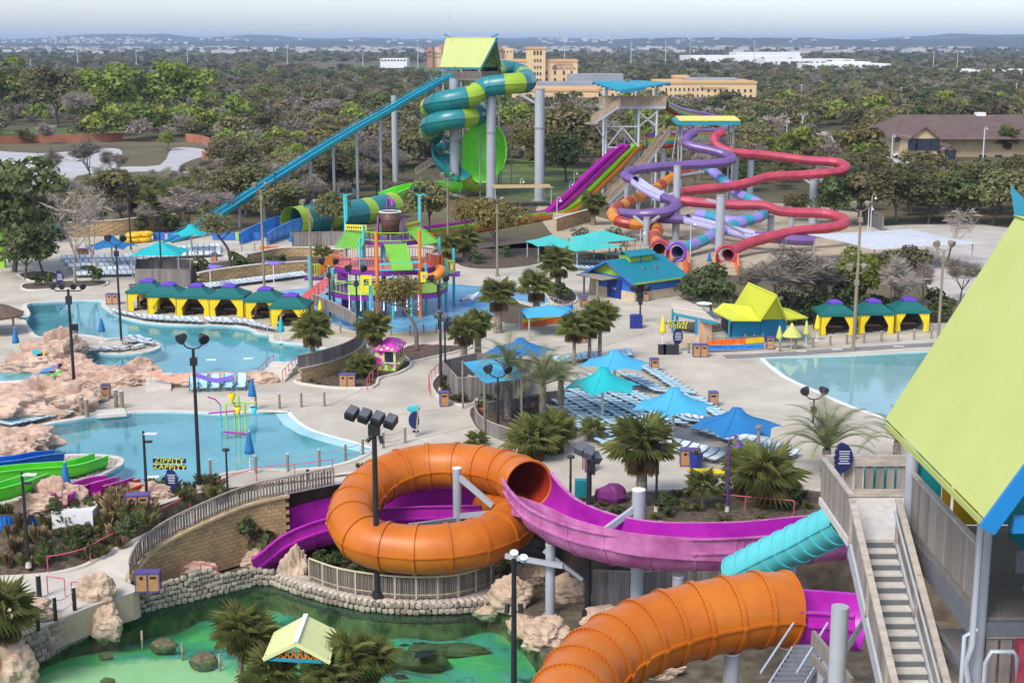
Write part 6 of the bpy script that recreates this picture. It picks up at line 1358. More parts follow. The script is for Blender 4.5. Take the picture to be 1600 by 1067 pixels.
block_wall('block_wall', 'curved tan block wall behind the long lounger row', catmull(gs([(310,447),(340,441),(400,433),(440,430),(482,427)]), 4), 0, 5, 1.0, .28)
block_wall('block_wall', 'low tan block wall across the terrace behind the shrubs', catmull(gs([(385,413),(430,403),(480,401),(540,405)]), 4), 0, 4, 1.0, .28); block_wall('block_wall', 'tan retaining wall below the trees at the back of the terrace', catmull(gs([(100,372),(180,368),(230,362),(275,358)]), 4), 0, 7, 1.6, .3)
block_wall('block_wall', 'tan retaining wall left of the far sand slope', catmull(gs([(868,362),(900,352),(925,345)]), 4), 0, 6, 1.4, .3); block_wall('block_wall', 'curved block wall under the fence of the palm bed', catmull(gs([(468,597),(500,590),(535,578),(562,562),(570,545)]), 4), 0, 5, .7, .22)
fb = thing('board_fence', 'curved grey board fence on the block wall between pool and splash pad', 'fence', g(466, 575)); board_wall(fb, catmull(gs([(466,598),(500,591),(536,579),(562,563),(569,545),(560,532),(540,518),(515,505),(490,494)]), 3), 1.1, 1.05, .3)
fb2 = thing('picket_fence', 'grey picket fence behind the play structure by the tunnel slide', 'fence', g(470, 385)); board_wall(fb2, gs([(456,386),(520,384),(575,386)]), 0, 1.8, .45)
fb3 = thing('board_fence', 'curved grey board fence round the date palm bed', 'fence', g(745, 668)); board_wall(fb3, catmull(gs([(742,645),(744,662),(760,678),(790,690),(830,702),(870,712)]), 4), 0, .95, .2); fb4 = thing('board_fence', 'short grey board fence behind the potted shrubs', 'fence', g(770, 640)); board_wall(fb4, gs([(762,650),(800,643),(850,634),(882,630)]), 0, .95, .25)
fb5 = thing('board_fence', 'brown board fence in the trees right of the red slide', 'fence', g(1350, 350)); board_wall(fb5, gs([(1340,345),(1380,362)]), 0, 2.2, .6)
ltw = thing('pool_ledge', 'x x x x', 'x')
bpy.data.objects.remove(ltw)
# ================================================================== foreground slides
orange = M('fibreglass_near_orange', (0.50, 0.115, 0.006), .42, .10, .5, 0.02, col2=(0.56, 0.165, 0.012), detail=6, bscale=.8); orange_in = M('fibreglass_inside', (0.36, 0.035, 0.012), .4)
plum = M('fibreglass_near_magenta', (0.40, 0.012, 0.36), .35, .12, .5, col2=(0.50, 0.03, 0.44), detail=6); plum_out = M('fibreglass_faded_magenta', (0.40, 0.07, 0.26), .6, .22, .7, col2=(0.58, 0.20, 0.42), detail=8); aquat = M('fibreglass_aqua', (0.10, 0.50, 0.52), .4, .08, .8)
loopt = thing('orange_loop_slide', 'big orange ribbed tube slide curling round in a loop above the lagoon walkway', 'water slide', at(680, 905, 76))
LP = catmull(P3([(826,757,76.6),(796,741,79.2),(745,730,80.8),(690,727,81.5),(640,733,81.3),(592,752,80.0),(560,781,77.8),(550,815,75.3),(576,846,73.5),(640,858,72.7),(710,855,72.8),(768,840,74.1),(800,818,76.4),(796,803,79.0),(765,797,80.6)]), 8)
secs = sweep_sections(LP, lambda k: circ(1.33, 36, 0.07), 20, 5, loopt, 'tube_section', [orange], 0.055, lip=0.10)
boltm = M('bolt_rust', (.20, .06, .02), .6)
def bolts(path, nsec, r, root, m, nb=44, sel=None):
 P_ = resample(path, nsec*5); fr = frames(P_)
 for i in range(1, nsec):
  if sel and i not in sel: continue
  p = P_[i*5]; t, s, u = fr[i*5]; mb = MB()
  for k in range(nb):
   a = 2*pi*k/nb; d = s*cos(a)+u*sin(a); mb.box(p+d*(r*1.045)+t*.11, (.035, .035, .035))
  o = obj('flange_bolt', mb, m, root); o['kind'] = 'stuff'
bolts(LP, 20, 1.33, loopt, boltm)
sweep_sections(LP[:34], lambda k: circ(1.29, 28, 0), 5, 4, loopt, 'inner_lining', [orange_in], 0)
obj('mouth_rim', MB().tube([LP[0]+frames(LP)[0][1]*(cos(t)*1.38)+frames(LP)[0][2]*(sin(t)*1.38) for t in [i*pi/16 for i in range(33)]], .09, 6), orange, loopt)
# purple flume from the tower into the mouth
def ridged(r, th, wl, wr, n=16):
 pr = upipe(r, th, n, wl=wl, wr=wr, lipw=.13); out = []
 for x, y, f in pr:
  if f == 1 and abs(y) < 1e-6: s = 1 if x > 0 else -1; out += ([(x, .06, 1), (x+s*.13, .05, 1), (x+s*.13, -.05, 1), (x, -.06, 1)] if s > 0 else [(x, -.06, 1), (x+s*.13, -.05, 1), (x+s*.13, .05, 1), (x, .06, 1)])
  else: out.append((x, y, f))
 return out
fl = thing('magenta_flume', 'long open magenta flume sweeping from the stair tower into the orange tube', 'water slide', at(1000, 900, 68))
FP = catmull(P3([(1312,832,68.5),(1250,838,67.6),(1180,845,66.9),(1100,848,66.6),(1010,846,67.2),(930,832,68.8),(868,806,71.5),(838,778,74.3),(826,759,76.5)]), 8)
parts_ = sweep_sections(FP, lambda k: ridged(1.30, .06, .75, .55), 11, 5, fl, 'flume_section', [plum], .045, roll=lambda t: .22*max(0, t-.25))
for i, o_ in enumerate(parts_):                    # outside skin faded, inside bright
 me = o_.data; me.materials.append(plum_out)
 npf = len(ridged(1.30, .06, .75, .55)); inner_n = 16+3
 me.polygons.foreach_set('material_index', [1 if (k % npf) >= inner_n-1 else 0 for k in range(len(me.polygons))])
 me.update()
# taller guard walls on the far bend
gw = sweep_sections(catmull(P3([(1306,826,69.9),(1250,828,69.4),(1180,833,68.8),(1090,838,68.5)]), 6), lambda k: [(-.05, -.9, 0), (-.05, .62, 0), (.05, .62, 0), (.05, -.9, 0)], 4, 3, fl, 'guard_wall', [plum], 0)
gw = sweep_sections(catmull(P3([(1150,862,65.3),(1060,858,65.3),(980,850,66.0),(900,830,68.2),(845,805,71.0),(800,790,74.5)]), 6), lambda k: [(-.05, -.5, 0), (-.05, .62, 0), (.05, .62, 0), (.05, -.5, 0)], 7, 3, fl, 'guard_wall', [plum_out], 0)
ex = thing('magenta_exit_flume', 'magenta exit flume leaving the orange loop down to the left', 'water slide', at(430, 872, 79))
EP = catmull(P3([(770,798,80.4),(720,797,81.2),(650,798,81.6),(580,803,81.4),(510,815,80.8),(455,832,80.0),(410,855,79.0),(372,882,77.6)]), 8)
sweep_sections(EP, lambda k: ridged(1.35, .06, .75, .95), 10, 4, ex, 'flume_section', [plum], .03)
t2 = thing('orange_tube_slide', 'large orange ribbed tube slide rising from the bottom edge to the right', 'water slide', at(1050, 1067, 50))
OP = catmull(P3([(1228,951,51.0),(1180,952,50.6),(1120,962,50.1),(1060,976,49.6),(1000,996,48.8),(950,1024,47.7),(912,1060,46.2),(888,1105,44.4),(878,1160,42.4)]), 8)
sweep_sections(OP, lambda k: circ(1.40, 40, 0.08), 11, 6, t2, 'tube_section', [orange], .06, lip=.10); bolts(OP, 11, 1.40, t2, boltm, 52)
PP_ = catmull(P3([(1345,962,50.4),(1300,958,50.8),(1255,955,51.1),(1225,952,51.1)]), 6); sweep_sections(PP_, lambda k: ridged(1.25, .06, .55, .35), 4, 3, thing('magenta_flume', 'short magenta flume feeding the lower orange tube', 'water slide', at(1280, 990, 50.5)), 'flume_section', [plum], 0)
aq = thing('aqua_tube_slide', 'ribbed aqua tube slide slanting down from the stair tower', 'water slide', at(1220, 880, 57)); AP = catmull(P3([(1322,812,55.5),(1270,838,57),(1210,866,58.5),(1150,896,60)]), 8); sweep_sections(AP, lambda k: circ(.82, 24, .05), 9, 3, aq, 'tube_section', [aquat], .07, lip=.12)
mk = thing('mat_racer_lane', 'black and yellow striped lanes under the aqua tube', 'water slide', at(1130, 915, 62))
for i, m_ in enumerate((M('lane_black', (.02, .02, .02), .4), ylp, MATS['lane_black'], ylp)): a, b = at(1150+i*9, 893+i*2, 62), at(1100+i*9, 925+i*2, 63.5); obj('lane', MB().bar(a, b, .3, .12), m_, mk)
# support columns and arms near
def ncol(px, yt, Y, r, z0, label, arms=()):
 x = at(px, yt, Y).x; zt = zat(yt, Y); o = thing('support_column', label, 'column', (x, Y, z0)); obj('shaft', MB().cyl((x, Y, z0), (x, Y, zt), r, None, 22), colm, o); obj('cap', MB().cyl((x, Y, zt), (x, Y, zt+.06), r*1.05, None, 22), whitep, o); obj('base_plate', MB().cyl((x, Y, z0), (x, Y, z0+.08), r*1.5, None, 14), bolt, o)
 for a in arms: q = at(*a[:3]); obj('arm', MB().bar((x, Y, zat(a[3], Y)), q, .22, .3), colm, o)
ncol(714, 732, 78.2, .25, PIT, 'grey column in the middle of the orange loop', ((770,790,77.0,742),(640,822,75.0,812),(790,800,76.5,806),(765,815,76,825)))
ncol(998, 766, 69.6, .34, PIT, 'thick grey column behind the magenta flume', ((940,832,68.8,790),))
ncol(1143, 1020, 50, .30, PIT, 'grey column under the lower orange tube'); ncol(1060, 900, 66.8, .3, PIT, 'grey column holding the magenta flume from below'); ncol(1235, 880, 67.5, .3, PIT, 'grey column at the right end of the magenta flume'); ncol(860, 850, 71.5, .26, PIT, 'grey column below the magenta flume bend'); ncol(1290, 1015, 50.8, .28, PIT, 'grey column below the short magenta flume')
bracket = thing('flume_bracket', 'grey steel bracket under the start of the magenta flume bend', 'bracket', at(835, 880, 71)); obj('beam', MB().bar(at(790, 868, 72), at(880, 884, 70.5), .2, .25), colm, bracket); obj('beam', MB().bar(at(850, 860, 71.5), at(910, 905, 71.5), .18, .2), colm, bracket)
# ================================================================== fences, stone walls, lagoon edge
slat_m = M('fence_slat', (0.19, 0.155, 0.125), .9, .3, 2.5, .3, rnd=.3, streak=(5, 5, .5)); raily = M('rail_pale', (0.50, 0.42, 0.27), .8, .15, 2)
def slat_fence(name, label, path, h, step, sw, post_every, railm, group=None, slm=None, postm=None):
 P_ = [Vector(p) for p in path]; o = thing(name, label, 'fence', P_[0]); n = int(length(P_)/step); rs = resample(P_, n); me = MB().box((0, 0, h*.5), (sw, .03, h*.86)).mesh('slat', slm or slat_m)
 for k in range(n+1):
  d = rs[min(k+1, n)]-rs[max(k-1, 0)]; q = rs[k]
  if k % post_every == 0: obj('post', MB().box((q.x, q.y, q.z+h*.5), (.10, .10, h*1.0), atan2(d.y, d.x)), postm or wood_grey, o)
  else:
   c = bpy.data.objects.new('slat', me); COL.objects.link(c); c.parent = o; c.matrix_parent_inverse = ROOTINV[o.name]; c.location = (q.x, q.y, q.z+R.uniform(-.02, .02)); c.rotation_euler = (R.uniform(-.03, .03), R.uniform(-.02, .02), atan2(d.y, d.x))
 up = Vector((0, 0, 1)); obj('top_rail', MB().tube([q+up*(h+.03) for q in rs], .065, 6), railm, o); obj('lower_rail', MB().tube([q+up*(h*.2) for q in rs], .035, 4), railm, o); return o
FB = catmull(gs([(484,906),(530,922),(590,932),(650,936),(715,932),(772,914)], -3.5), 6)
slat_fence('slat_fence', 'curved weathered slat fence in front of the orange loop', FB, 1.25, .115, .075, 10, raily, None, None, M('post_pale', (.42, .37, .30), .8))
slat_fence('slat_fence', 'grey slat fence along the ramp path above the block wall', LOW[1:38], 1.05, .19, .12, 8, wood_grey)
stone_m = M('field_stone', (0.30, 0.24, 0.185), .9, .3, 5, .6, rnd=.35, col2=(.46, .39, .31)); mortar = M('mortar', (0.12, 0.10, 0.08), .95, .3, 3, .3); rockm = M('artificial_rock', (0.50, 0.34, 0.23), .9, .25, .7, .6, col2=(0.62, 0.47, 0.34), detail=8, bscale=2.5); rock_pink = M('pink_rock', (0.46, 0.28, 0.20), .9, .3, .5, .8, col2=(0.66, 0.48, 0.36), detail=8, bscale=2.0)
def cut_stone(seed):
 mb = MB(); nu, nv = 10, 6; vs = []; rg = random.Random(seed); e = rg.uniform(.45, .6)
 pw = lambda v: (abs(v)**e)*(1 if v > 0 else -1)
 for j in range(nv+1):
  a = pi*j/nv
  for k in range(nu):
   b = 2*pi*k/nu+.3; d = Vector((pw(sin(a)*cos(b)), pw(sin(a)*sin(b)), pw(cos(a)))); f = .46*(1+.22*mnoise.noise(d*1.3+Vector((seed*3.3, seed, 0)))+.1*mnoise.noise(d*4+Vector((0, seed, 2)))); vs.append(d*f)
 mb.add(vs, [(j*nu+k, (j+1)*nu+k, (j+1)*nu+(k+1) % nu, j*nu+(k+1) % nu) for j in range(nv) for k in range(nu)], 0, False); return mb.mesh('stone', stone_m)
STONES = [cut_stone(30+i) for i in range(8)]
def stone_wall(label, base, ztop_fn, cell=.36, batter=.0, lim=300):
 P_ = [Vector(p) for p in base]; o = thing('stone_wall', label, 'wall', P_[0]); n = int(length(P_)/cell); rs = resample(P_, n); cnt = 0
 mb = MB(); top = [Vector((q.x, q.y, ztop_fn(i/n))) for i, q in enumerate(rs)]; bot = [q+Vector((0, 0, -.5)) for q in rs]; ribbon(mb, top, bot, 0, False); obj('mortar_face', mb, mortar, o)
 for i in range(n):
  a, b = rs[i], rs[i+1]; d = b-a; H = top[i].z-a.z; k = max(1, round(H/(cell*.88))); hh = H/k; nn = Vector((d.y, -d.x, 0)).normalized()
  for r in range(k):
   if cnt >= lim: break
   cnt += 1; off = .5*(r % 2); q = a+d*(.5+off*.9)+Vector((0, 0, hh*(r+.5)))+nn*.02; c = bpy.data.objects.new('stone', STONES[R.randrange(8)]); COL.objects.link(c); c.parent = o; c.matrix_parent_inverse = ROOTINV[o.name]; c.location = q+Vector((0, 0, R.uniform(-.03, .03)))
   c.rotation_euler = (R.uniform(-.12, .12), R.uniform(-.22, .22), atan2(d.y, d.x)+R.uniform(-.12, .12)); c.scale = (d.length*R.uniform(.85, 1.3), .36, hh*R.uniform(.85, 1.22))
 return o
WA = catmull(gs([(-30,1085),(30,1051),(90,1019),(150,987)], LAG), 6); stone_wall('rough field stone wall along the lower left lagoon edge', WA, lambda t: -2.55, .38)
WB_ = catmull(gs([(168,974),(210,961),(250,950),(290,941),(330,931)], LAG), 6); stone_wall('field stone wall below the walkway, left of the lagoon', WB_, lambda t: -2.65+.25*sin(t*9)*.4, .34)
WC = catmull(gs([(330,931),(370,921),(402,913),(430,914)], LAG), 6); stone_wall('lower field stone wall beside the pink handrail', WC, lambda t: -3.05-.25*t, .34)
WD = catmull(gs([(430,914),(480,932),(560,952),(640,959),(720,957),(768,950)], LAG), 6); stone_wall('low curved stone kerb wall along the lagoon in front of the slat fence', WD, lambda t: -3.62, .33)
# walkway on top of the kerb wall, up to the fence, and wall cap
mb = MB(); a_ = resample([p+Vector((0, 0, -3.6-LAG)) for p in WD], 30); b_ = resample(gs([(436,880),(484,901),(530,918),(590,928),(650,931),(715,927),(775,906)], -3.55), 30); ribbon(mb, a_, b_); struct('stone_walkway', mb, M('stone_paving', (.42, .36, .28), .9, .2, 1.5, .3))
cap_ = thing('stone_coping', 'row of pale flat coping stones on the curved lagoon kerb', 'coping', WD[0])
capm = M('coping_stone', (.50, .43, .35), .9, .18, 3, .4, rnd=.15); me = MB().rock((0, 0, 0), (.5, .5, .5), 77, 9, 5, .18, smooth=True).mesh('coping_stone', capm); rs = resample(WD, 36)
for k in range(36):
 d = rs[k+1]-rs[k]; c = bpy.data.objects.new('coping_stone', me); COL.objects.link(c); c.parent = cap_; c.matrix_parent_inverse = ROOTINV[cap_.name]; nn = Vector((-d.y, d.x, 0)).normalized(); q = (rs[k]+rs[k+1])/2; q = q if True else q; sgn = 1 if nn.y > 0 else -1
 c.location = Vector((q.x, q.y, -3.66))+nn*sgn*.28; c.rotation_euler = (0, 0, atan2(d.y, d.x)+R.uniform(-.1, .1)); c.scale = (d.length*1.08, .85, .28)
# block retaining wall below the ramp fence
LW_ = LOW[6:36]; Lr = resample(LW_, 27); bw_ = thing('retaining_wall', 'tall curved tan block retaining wall below the ramp fence', 'wall', Lr[0]); bme = MB().box((0, 0, 0), (1, .3, .225)).mesh('block', tanblk); rest = MB(); cnt = 0
for r in range(18):
 for k in range(26):
  a, b = Lr[k], Lr[k+1]; zz_ = Lr[0].z-.235*(r+.5)
  if zz_ < PIT+.05 or zz_ > min(a.z, b.z)+.02: continue
  d = b-a; q = (a+b)/2+d*(.5*(r % 2)); nn = Vector((-d.y, d.x, 0)).normalized()
  loc = Vector((q.x, q.y, zz_))
  if cnt < 300:
   cnt += 1; c = bpy.data.objects.new('block', bme); COL.objects.link(c); c.parent = bw_; c.matrix_parent_inverse = ROOTINV[bw_.name]; c.location = loc; c.rotation_euler = (0, 0, atan2(d.y, d.x)); c.scale = (Vector((d.x, d.y, 0)).length*.955, 1, .95)
  else: rest.box(loc, (Vector((d.x, d.y, 0)).length*.955, .3, .214), atan2(d.y, d.x))
if rest.v: o_ = obj('lower_blocks', rest, tanblk, bw_); o_['kind'] = 'stuff'
obj('wall_cap', strip_mb(LW_, -.3, .3, -.12, .02), M('cap_tan', (.46, .34, .2), .9, .15, 2), bw_)
mb = MB()
for i in range(len(LW_)-1): a, b = LW_[i], LW_[i+1]; mb.quad((a.x, a.y+.12, PIT), (b.x, b.y+.12, PIT), (b.x, b.y+.12, b.z-.13), (a.x, a.y+.12, a.z-.13))
obj('backing', mb, M('wall_backing', (.10, .07, .04), .9, .2, 2), bw_)
def boulder(px, py, z, r, seed, label, m=None, amp=.36, nu=48, nv=30):
 p = g(px, py, z); o = obj('boulder', MB().rock((0, 0, 0), r, seed, nu, nv, amp), m or rockm); o.location = (p.x, p.y, z+r[2]*.35); return tag(o, label, 'rock')
for i, a in enumerate(((150,935,-2.5,(.95,.6,1.0),3,'rounded tan boulder beside the dark bollards'),(30,965,-2.5,(1.9,.9,.75),9,'broad tan boulder at the left walkway edge'),(165,985,-4.0,(.85,.6,1.0),12,'pale boulder between the two stone walls'),(20,1060,-4.2,(1.2,.8,1.3),14,'large boulder in the lower left corner'),(462,905,PIT,(.75,.55,1.5),17,'tall tan rock pillar at the fence start'),(395,880,PIT,(1.3,.7,.7),21,'flat rock beside the magenta exit flume'),(350,882,PIT,(.9,.6,.6),23,'rock at the foot of the block wall'),(300,893,PIT+.6,(1.4,.6,.45),25,'low rock shelf behind the stone wall'),(798,940,-3.8,(1.05,.8,1.05),31,'rounded pale rock at the right end of the slat fence'),(850,1000,LAG+.1,(1.2,1.3,.8),33,'pale rock slab on the right lagoon bank'),(890,935,PIT,(1.2,.7,.9),35,'brown boulder under the magenta flume'),(960,975,PIT,(1.5,1.0,.7),37,'low rock beside the dark pole foot'),(830,905,PIT+.2,(1.0,.6,.7),39,'rock by the flume bend'),(1010,1050,PIT,(1.6,1,.8),41,'rock behind the lower orange tube'),(236,880,PIT+1.0,(.55,.5,1.0),43,'upright rock at the end of the block wall'),(262,880,PIT+.8,(.4,.35,.7),45,'small upright rock below the block wall'),(815,985,LAG-.3,(.7,.9,.6),47,'rock at the lagoon corner'),(760,962,LAG-.2,(.6,.3,.4),49,'small rock at the kerb wall end'))):
 boulder(*a)
for i, a in enumerate(((320,1040,LAG-.35,(.75,.55,.5),51,'brown rock in the green lagoon, right of two'),(257,1015,LAG-.35,(.7,.5,.45),53,'brown rock in the green lagoon, left of two'),(165,1028,LAG-.42,(.35,.2,.22),55,'small dark stone on the pale lagoon shelf'),(168,1066,LAG-.42,(.35,.2,.2),56,'small dark stone at the bottom edge of the shelf'),(640,1040,LAG-1.3,(1.9,.7,.6),57,'sunken rock ledge in the deep lagoon'),(700,1020,LAG-1.4,(2.2,.5,.4),58,'long sunken ledge in the deep lagoon'))): boulder(*a, M('wet_rock', (.12, .105, .05), .6, .4, 2, .5), .3, 14, 9)
for i, px in enumerate(((222,998),(285,1018),(343,1035))): p = g(px[0], px[1], LAG); tag(obj('wooden_stake', MB().cyl((p.x, p.y, LAG-.6), (p.x, p.y, LAG+.45), .07, .06, 7), wood_tan), 'short wooden stake standing in the lagoon, %s from the left' % ORD[i], 'stake', 'stakes in the lagoon')
# lagoon shelter on its little island
isl = tag(obj('island_rock', MB().rock(g(465, 1105, LAG)+Vector((0, 0, -.2)), (3.2, 2.0, .7), 61, 24, 12, .3), rockm), 'rocky island carrying the lime shelter and palms', 'rock')
lsh = thing('lagoon_shelter', 'small shelter with pale lime gable roof among palms in the lagoon', 'shelter', g(473, 1100, -4.0)); limep = M('roof_pale_lime', (0.66, 0.68, 0.30), .55, .04, .5)
r0, r1 = at(478, 960, 61.6), at(462, 1003, 58.3); l0, l1 = at(428, 987, 61.4), at(411, 1027, 58.2); q0, q1 = at(528, 985, 61.4), at(516, 1032, 58.2)
def planks(a, b, c, d, n, root, m, nm='roof_panel', th=.06):
 for k in range(n): t0, t1 = k/n+.006, (k+1)/n-.006; quad_solid([a.lerp(b, t0), d.lerp(c, t0), d.lerp(c, t1), a.lerp(b, t1)], th, m, nm, root)
planks(r0, r1, l1, l0, 4, lsh, limep); planks(r0, r1, q1, q0, 4, lsh, limep); obj('ridge_cap', MB().bar(r0+Vector((0, 0, .03)), r1+Vector((0, 0, .03)), .22, .06), whitep, lsh)
[obj('barge_board', MB().bar(r1-Vector((0, .03, .08)), q-Vector((0, .03, .08)), .06, .16), limep, lsh) for q in (l1, q1)]; obj('tie_beam', MB().bar(l1+Vector((.1, .1, -.1)), q1+Vector((-.1, .1, -.1)), .1, .14).bar(l0+Vector((.1, 0, -.1)), q0+Vector((-.1, 0, -.1)), .1, .14), tealm, lsh)
lt = MB(); bm_ = (l1+q1)/2
for k in range(-4, 5):
 for s in (-1, 1):
  st = bm_+(q1-l1)*(k*.1)+Vector((0, .12, -.05)); tp_ = st+(q1-l1)*(.07*s)+Vector((0, 0, .5*(1-abs(k)/5.5))); lt.bar(st, tp_, .05)
obj('lattice', lt, bowlor, lsh); pc_ = (l0+l1+q0+q1)/4; obj('post', MB().cyl((pc_.x, pc_.y, -4.3), (pc_.x, pc_.y, l0.z+.3), .12, None, 10), limep, lsh)
# stingray silhouettes in the water
raym = M('ray_skin', (.03, .035, .045), .6)
for i, (px, py, s_, a_) in enumerate(((517,955,.8,.3),(664,1022,.75,.8),(625,1058,.55,-.4),(660,1005,.3,.2),(632,1008,.35,.1),(650,1005,.25,.4))):
 p = g(px, py, LAG-.35); o = obj('stingray', MB().add([(0, 1, 0), (-1, .1, 0), (-.45, -.35, 0), (0, -.55, 0), (.45, -.35, 0), (1, .1, 0), (0, .2, .16)], [(0, 1, 6), (1, 2, 6), (2, 3, 6), (3, 4, 6), (4, 5, 6), (5, 0, 6), (5, 4, 3, 2, 1, 0)]).bar((0, -.5, 0), (0, -1.5, 0), .04), raym); o.location = p; o.rotation_euler = (0, 0, a_); o.scale = (s_, s_*.8, s_); tag(o, 'dark stingray under the green water, %s' % ('near the kerb wall left', 'the large one at the sunken ledge', 'at the bottom edge', 'small one above the ledge', 'small one left of the ledge', 'tiny one between the others')[i], 'stingray', 'stingrays')
# ================================================================== pink rocks and left slides
for i, (px, py, r, sd) in enumerate(((22,648,(3.6,1.6,1.45),1),(80,638,(2.5,1.4,1.75),2),(110,640,(1.9,1.2,1.3),3),(-10,655,(3,1.6,1.3),4),(150,598,(2.4,1.0,1.0),5),(215,598,(2.0,.9,1.1),6),(226,596,(1.2,.8,1.3),7),(185,602,(1.8,.8,.7),8),(290,601,(2.2,.7,.6),9),(345,600,(2.4,.7,.6),10),(400,596,(1.7,.8,.6),11),(78,572,(2.6,1.6,1.5),12),(100,556,(1.8,1.3,1.6),13),(50,578,(2.4,1.4,1.0),14),(120,578,(1.2,.8,.8),15),(35,700,(2.2,1.2,1.1),16),(12,712,(2.0,1.0,.9),17),(92,792,(1.4,.7,1.2),18),(62,797,(1.4,.7,.7),19),(170,768,(1.3,.5,.4),20),(228,777,(1.5,.5,.6),21),(205,780,(1,.4,.45),22),(262,600,(1.1,.4,.5),23),(135,628,(1.3,.8,.8),24))):
 nm_ = ('largest pink rock mass at the left edge', 'tall pink rock face above the deck chairs', 'pink rock at the lamp post foot', 'low pink rock cut by the left edge', 'pink rock ridge between the two pools, left hump', 'pink rock ridge between the two pools, right hump', 'knobbly pink rock beside the orange ribbon', 'low pink rock behind the wooden bin', 'low pink rock behind the teal chairs', 'low pink rock right of the teal chairs', 'pink rock at the steps', 'pink rock mound by the lounge pool, middle', 'pink rock mound by the lounge pool, highest', 'pink rock mound by the lounge pool, left', 'round pink rock below the cartoon panel', 'pink rock hump by the gravel bank', 'smaller pink rock by the gravel bank', 'pale pink rock below the green slide', 'pale pink rock left of the umbrella', 'pale pink rock over the magenta slide', 'pale pink rock behind the bins', 'pale pink rock by the red slide', 'small pink rock below the steps', 'pink rock beside the stair')[i]
 boulder(px, py, 0, r, 100+sd, nm_, rock_pink, .42, 56, 34)
gravelm = M('river_gravel', (.33, .28, .22), .95, .5, 14, .9, col2=(.5, .45, .38), detail=2)
struct('gravel_bank', sheet_mb(loop([(50,712),(90,714),(150,714),(187,719),(190,726),(178,736),(148,750),(120,765),(60,770),(20,740)], 3), [], .05), gravelm)
mb = MB(); rr = random.Random(9); gp = ccw(gs([(95,715),(150,714),(187,719),(188,726),(150,750),(110,765)]))
for i in range(700):
 p = g(rr.uniform(95, 190), rr.uniform(714, 766))
 if inpoly(p.x, p.y, gp): mb.rock((p.x, p.y, .07), (rr.uniform(.06, .14), rr.uniform(.05, .11), .05), i, 6, 4, .2)
o = struct('gravel', mb, M('pebble', (.40, .34, .27), .9, .4, 3, col2=(.55, .5, .43)), 'stuff'); o['label'] = 'rounded river pebbles on the gravel bank'; o['category'] = 'gravel'
def lslide(nm, label, pts, m, r=.75):
 o = thing(nm, label, 'water slide', pts[0]); sweep_sections(catmull(pts, 6), lambda k: upipe(r, .07, 10, wall=.35, lipw=.1), 5, 4, o, 'slide_section', [m], .03); return o
gsl = fib('slide_green', (.10, .62, .02)); bsl = fib('slide_blue', (.01, .13, .50)); psl = fib('slide_magenta', (.45, .01, .32)); osl = fib('slide_orange', (.75, .10, .01))
def GZ(l): return [g(*q) for q in l]
lslide('green_slide', 'lime green kiddie slide ending on the gravel bank', GZ([(-30,745,1.0),(30,738,.9),(70,735,.8),(115,731,.65),(158,718,.6)]), gsl, .5); lslide('blue_slide', 'dark blue kiddie slide behind the green one', GZ([(-40,730,1.0),(20,724,.9),(60,717,.8),(92,714,.6)]), bsl, .5); lslide('green_slide', 'lower lime green slide at the left edge', GZ([(-40,775,1.8),(10,765,1.6),(60,748,1.2)]), gsl, .5)
lslide('magenta_slide', 'magenta kiddie slide behind the blue umbrella', GZ([(95,782,.7),(115,769,.7),(145,758,.6),(172,754,.5)]), psl, .42); lslide('magenta_slide', 'dark magenta slide end by the play pool', GZ([(150,767,.9),(178,759,.8),(196,754,.6)]), psl, .4); lslide('red_slide', 'orange red kiddie slide beside the pale rocks', GZ([(170,778,.5),(195,769,.5),(228,758,.45)]), osl, .4)
cl_slide = lslide('cyan_slide', 'short cyan slide end beyond the left terrace', P3([(75,352,200),(92,354,198),(112,352,197)]), cyan, .8)
# ================================================================== stair tower at the right front
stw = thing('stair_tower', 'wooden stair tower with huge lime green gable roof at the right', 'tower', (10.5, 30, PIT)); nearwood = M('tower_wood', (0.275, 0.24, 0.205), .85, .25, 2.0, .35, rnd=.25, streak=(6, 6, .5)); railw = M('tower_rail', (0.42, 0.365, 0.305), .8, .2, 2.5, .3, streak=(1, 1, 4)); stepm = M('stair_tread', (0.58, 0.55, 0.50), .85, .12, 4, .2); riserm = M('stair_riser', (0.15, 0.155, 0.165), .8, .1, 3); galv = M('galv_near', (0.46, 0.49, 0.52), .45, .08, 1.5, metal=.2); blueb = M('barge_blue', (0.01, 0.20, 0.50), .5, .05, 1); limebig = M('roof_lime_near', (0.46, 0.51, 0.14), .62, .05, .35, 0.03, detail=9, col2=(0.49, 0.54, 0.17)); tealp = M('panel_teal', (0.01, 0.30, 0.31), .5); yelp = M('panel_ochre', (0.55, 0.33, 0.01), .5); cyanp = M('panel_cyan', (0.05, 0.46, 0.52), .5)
zL_, zP = 13.9, 14.2; SX0, SX1 = 8.45, 9.5
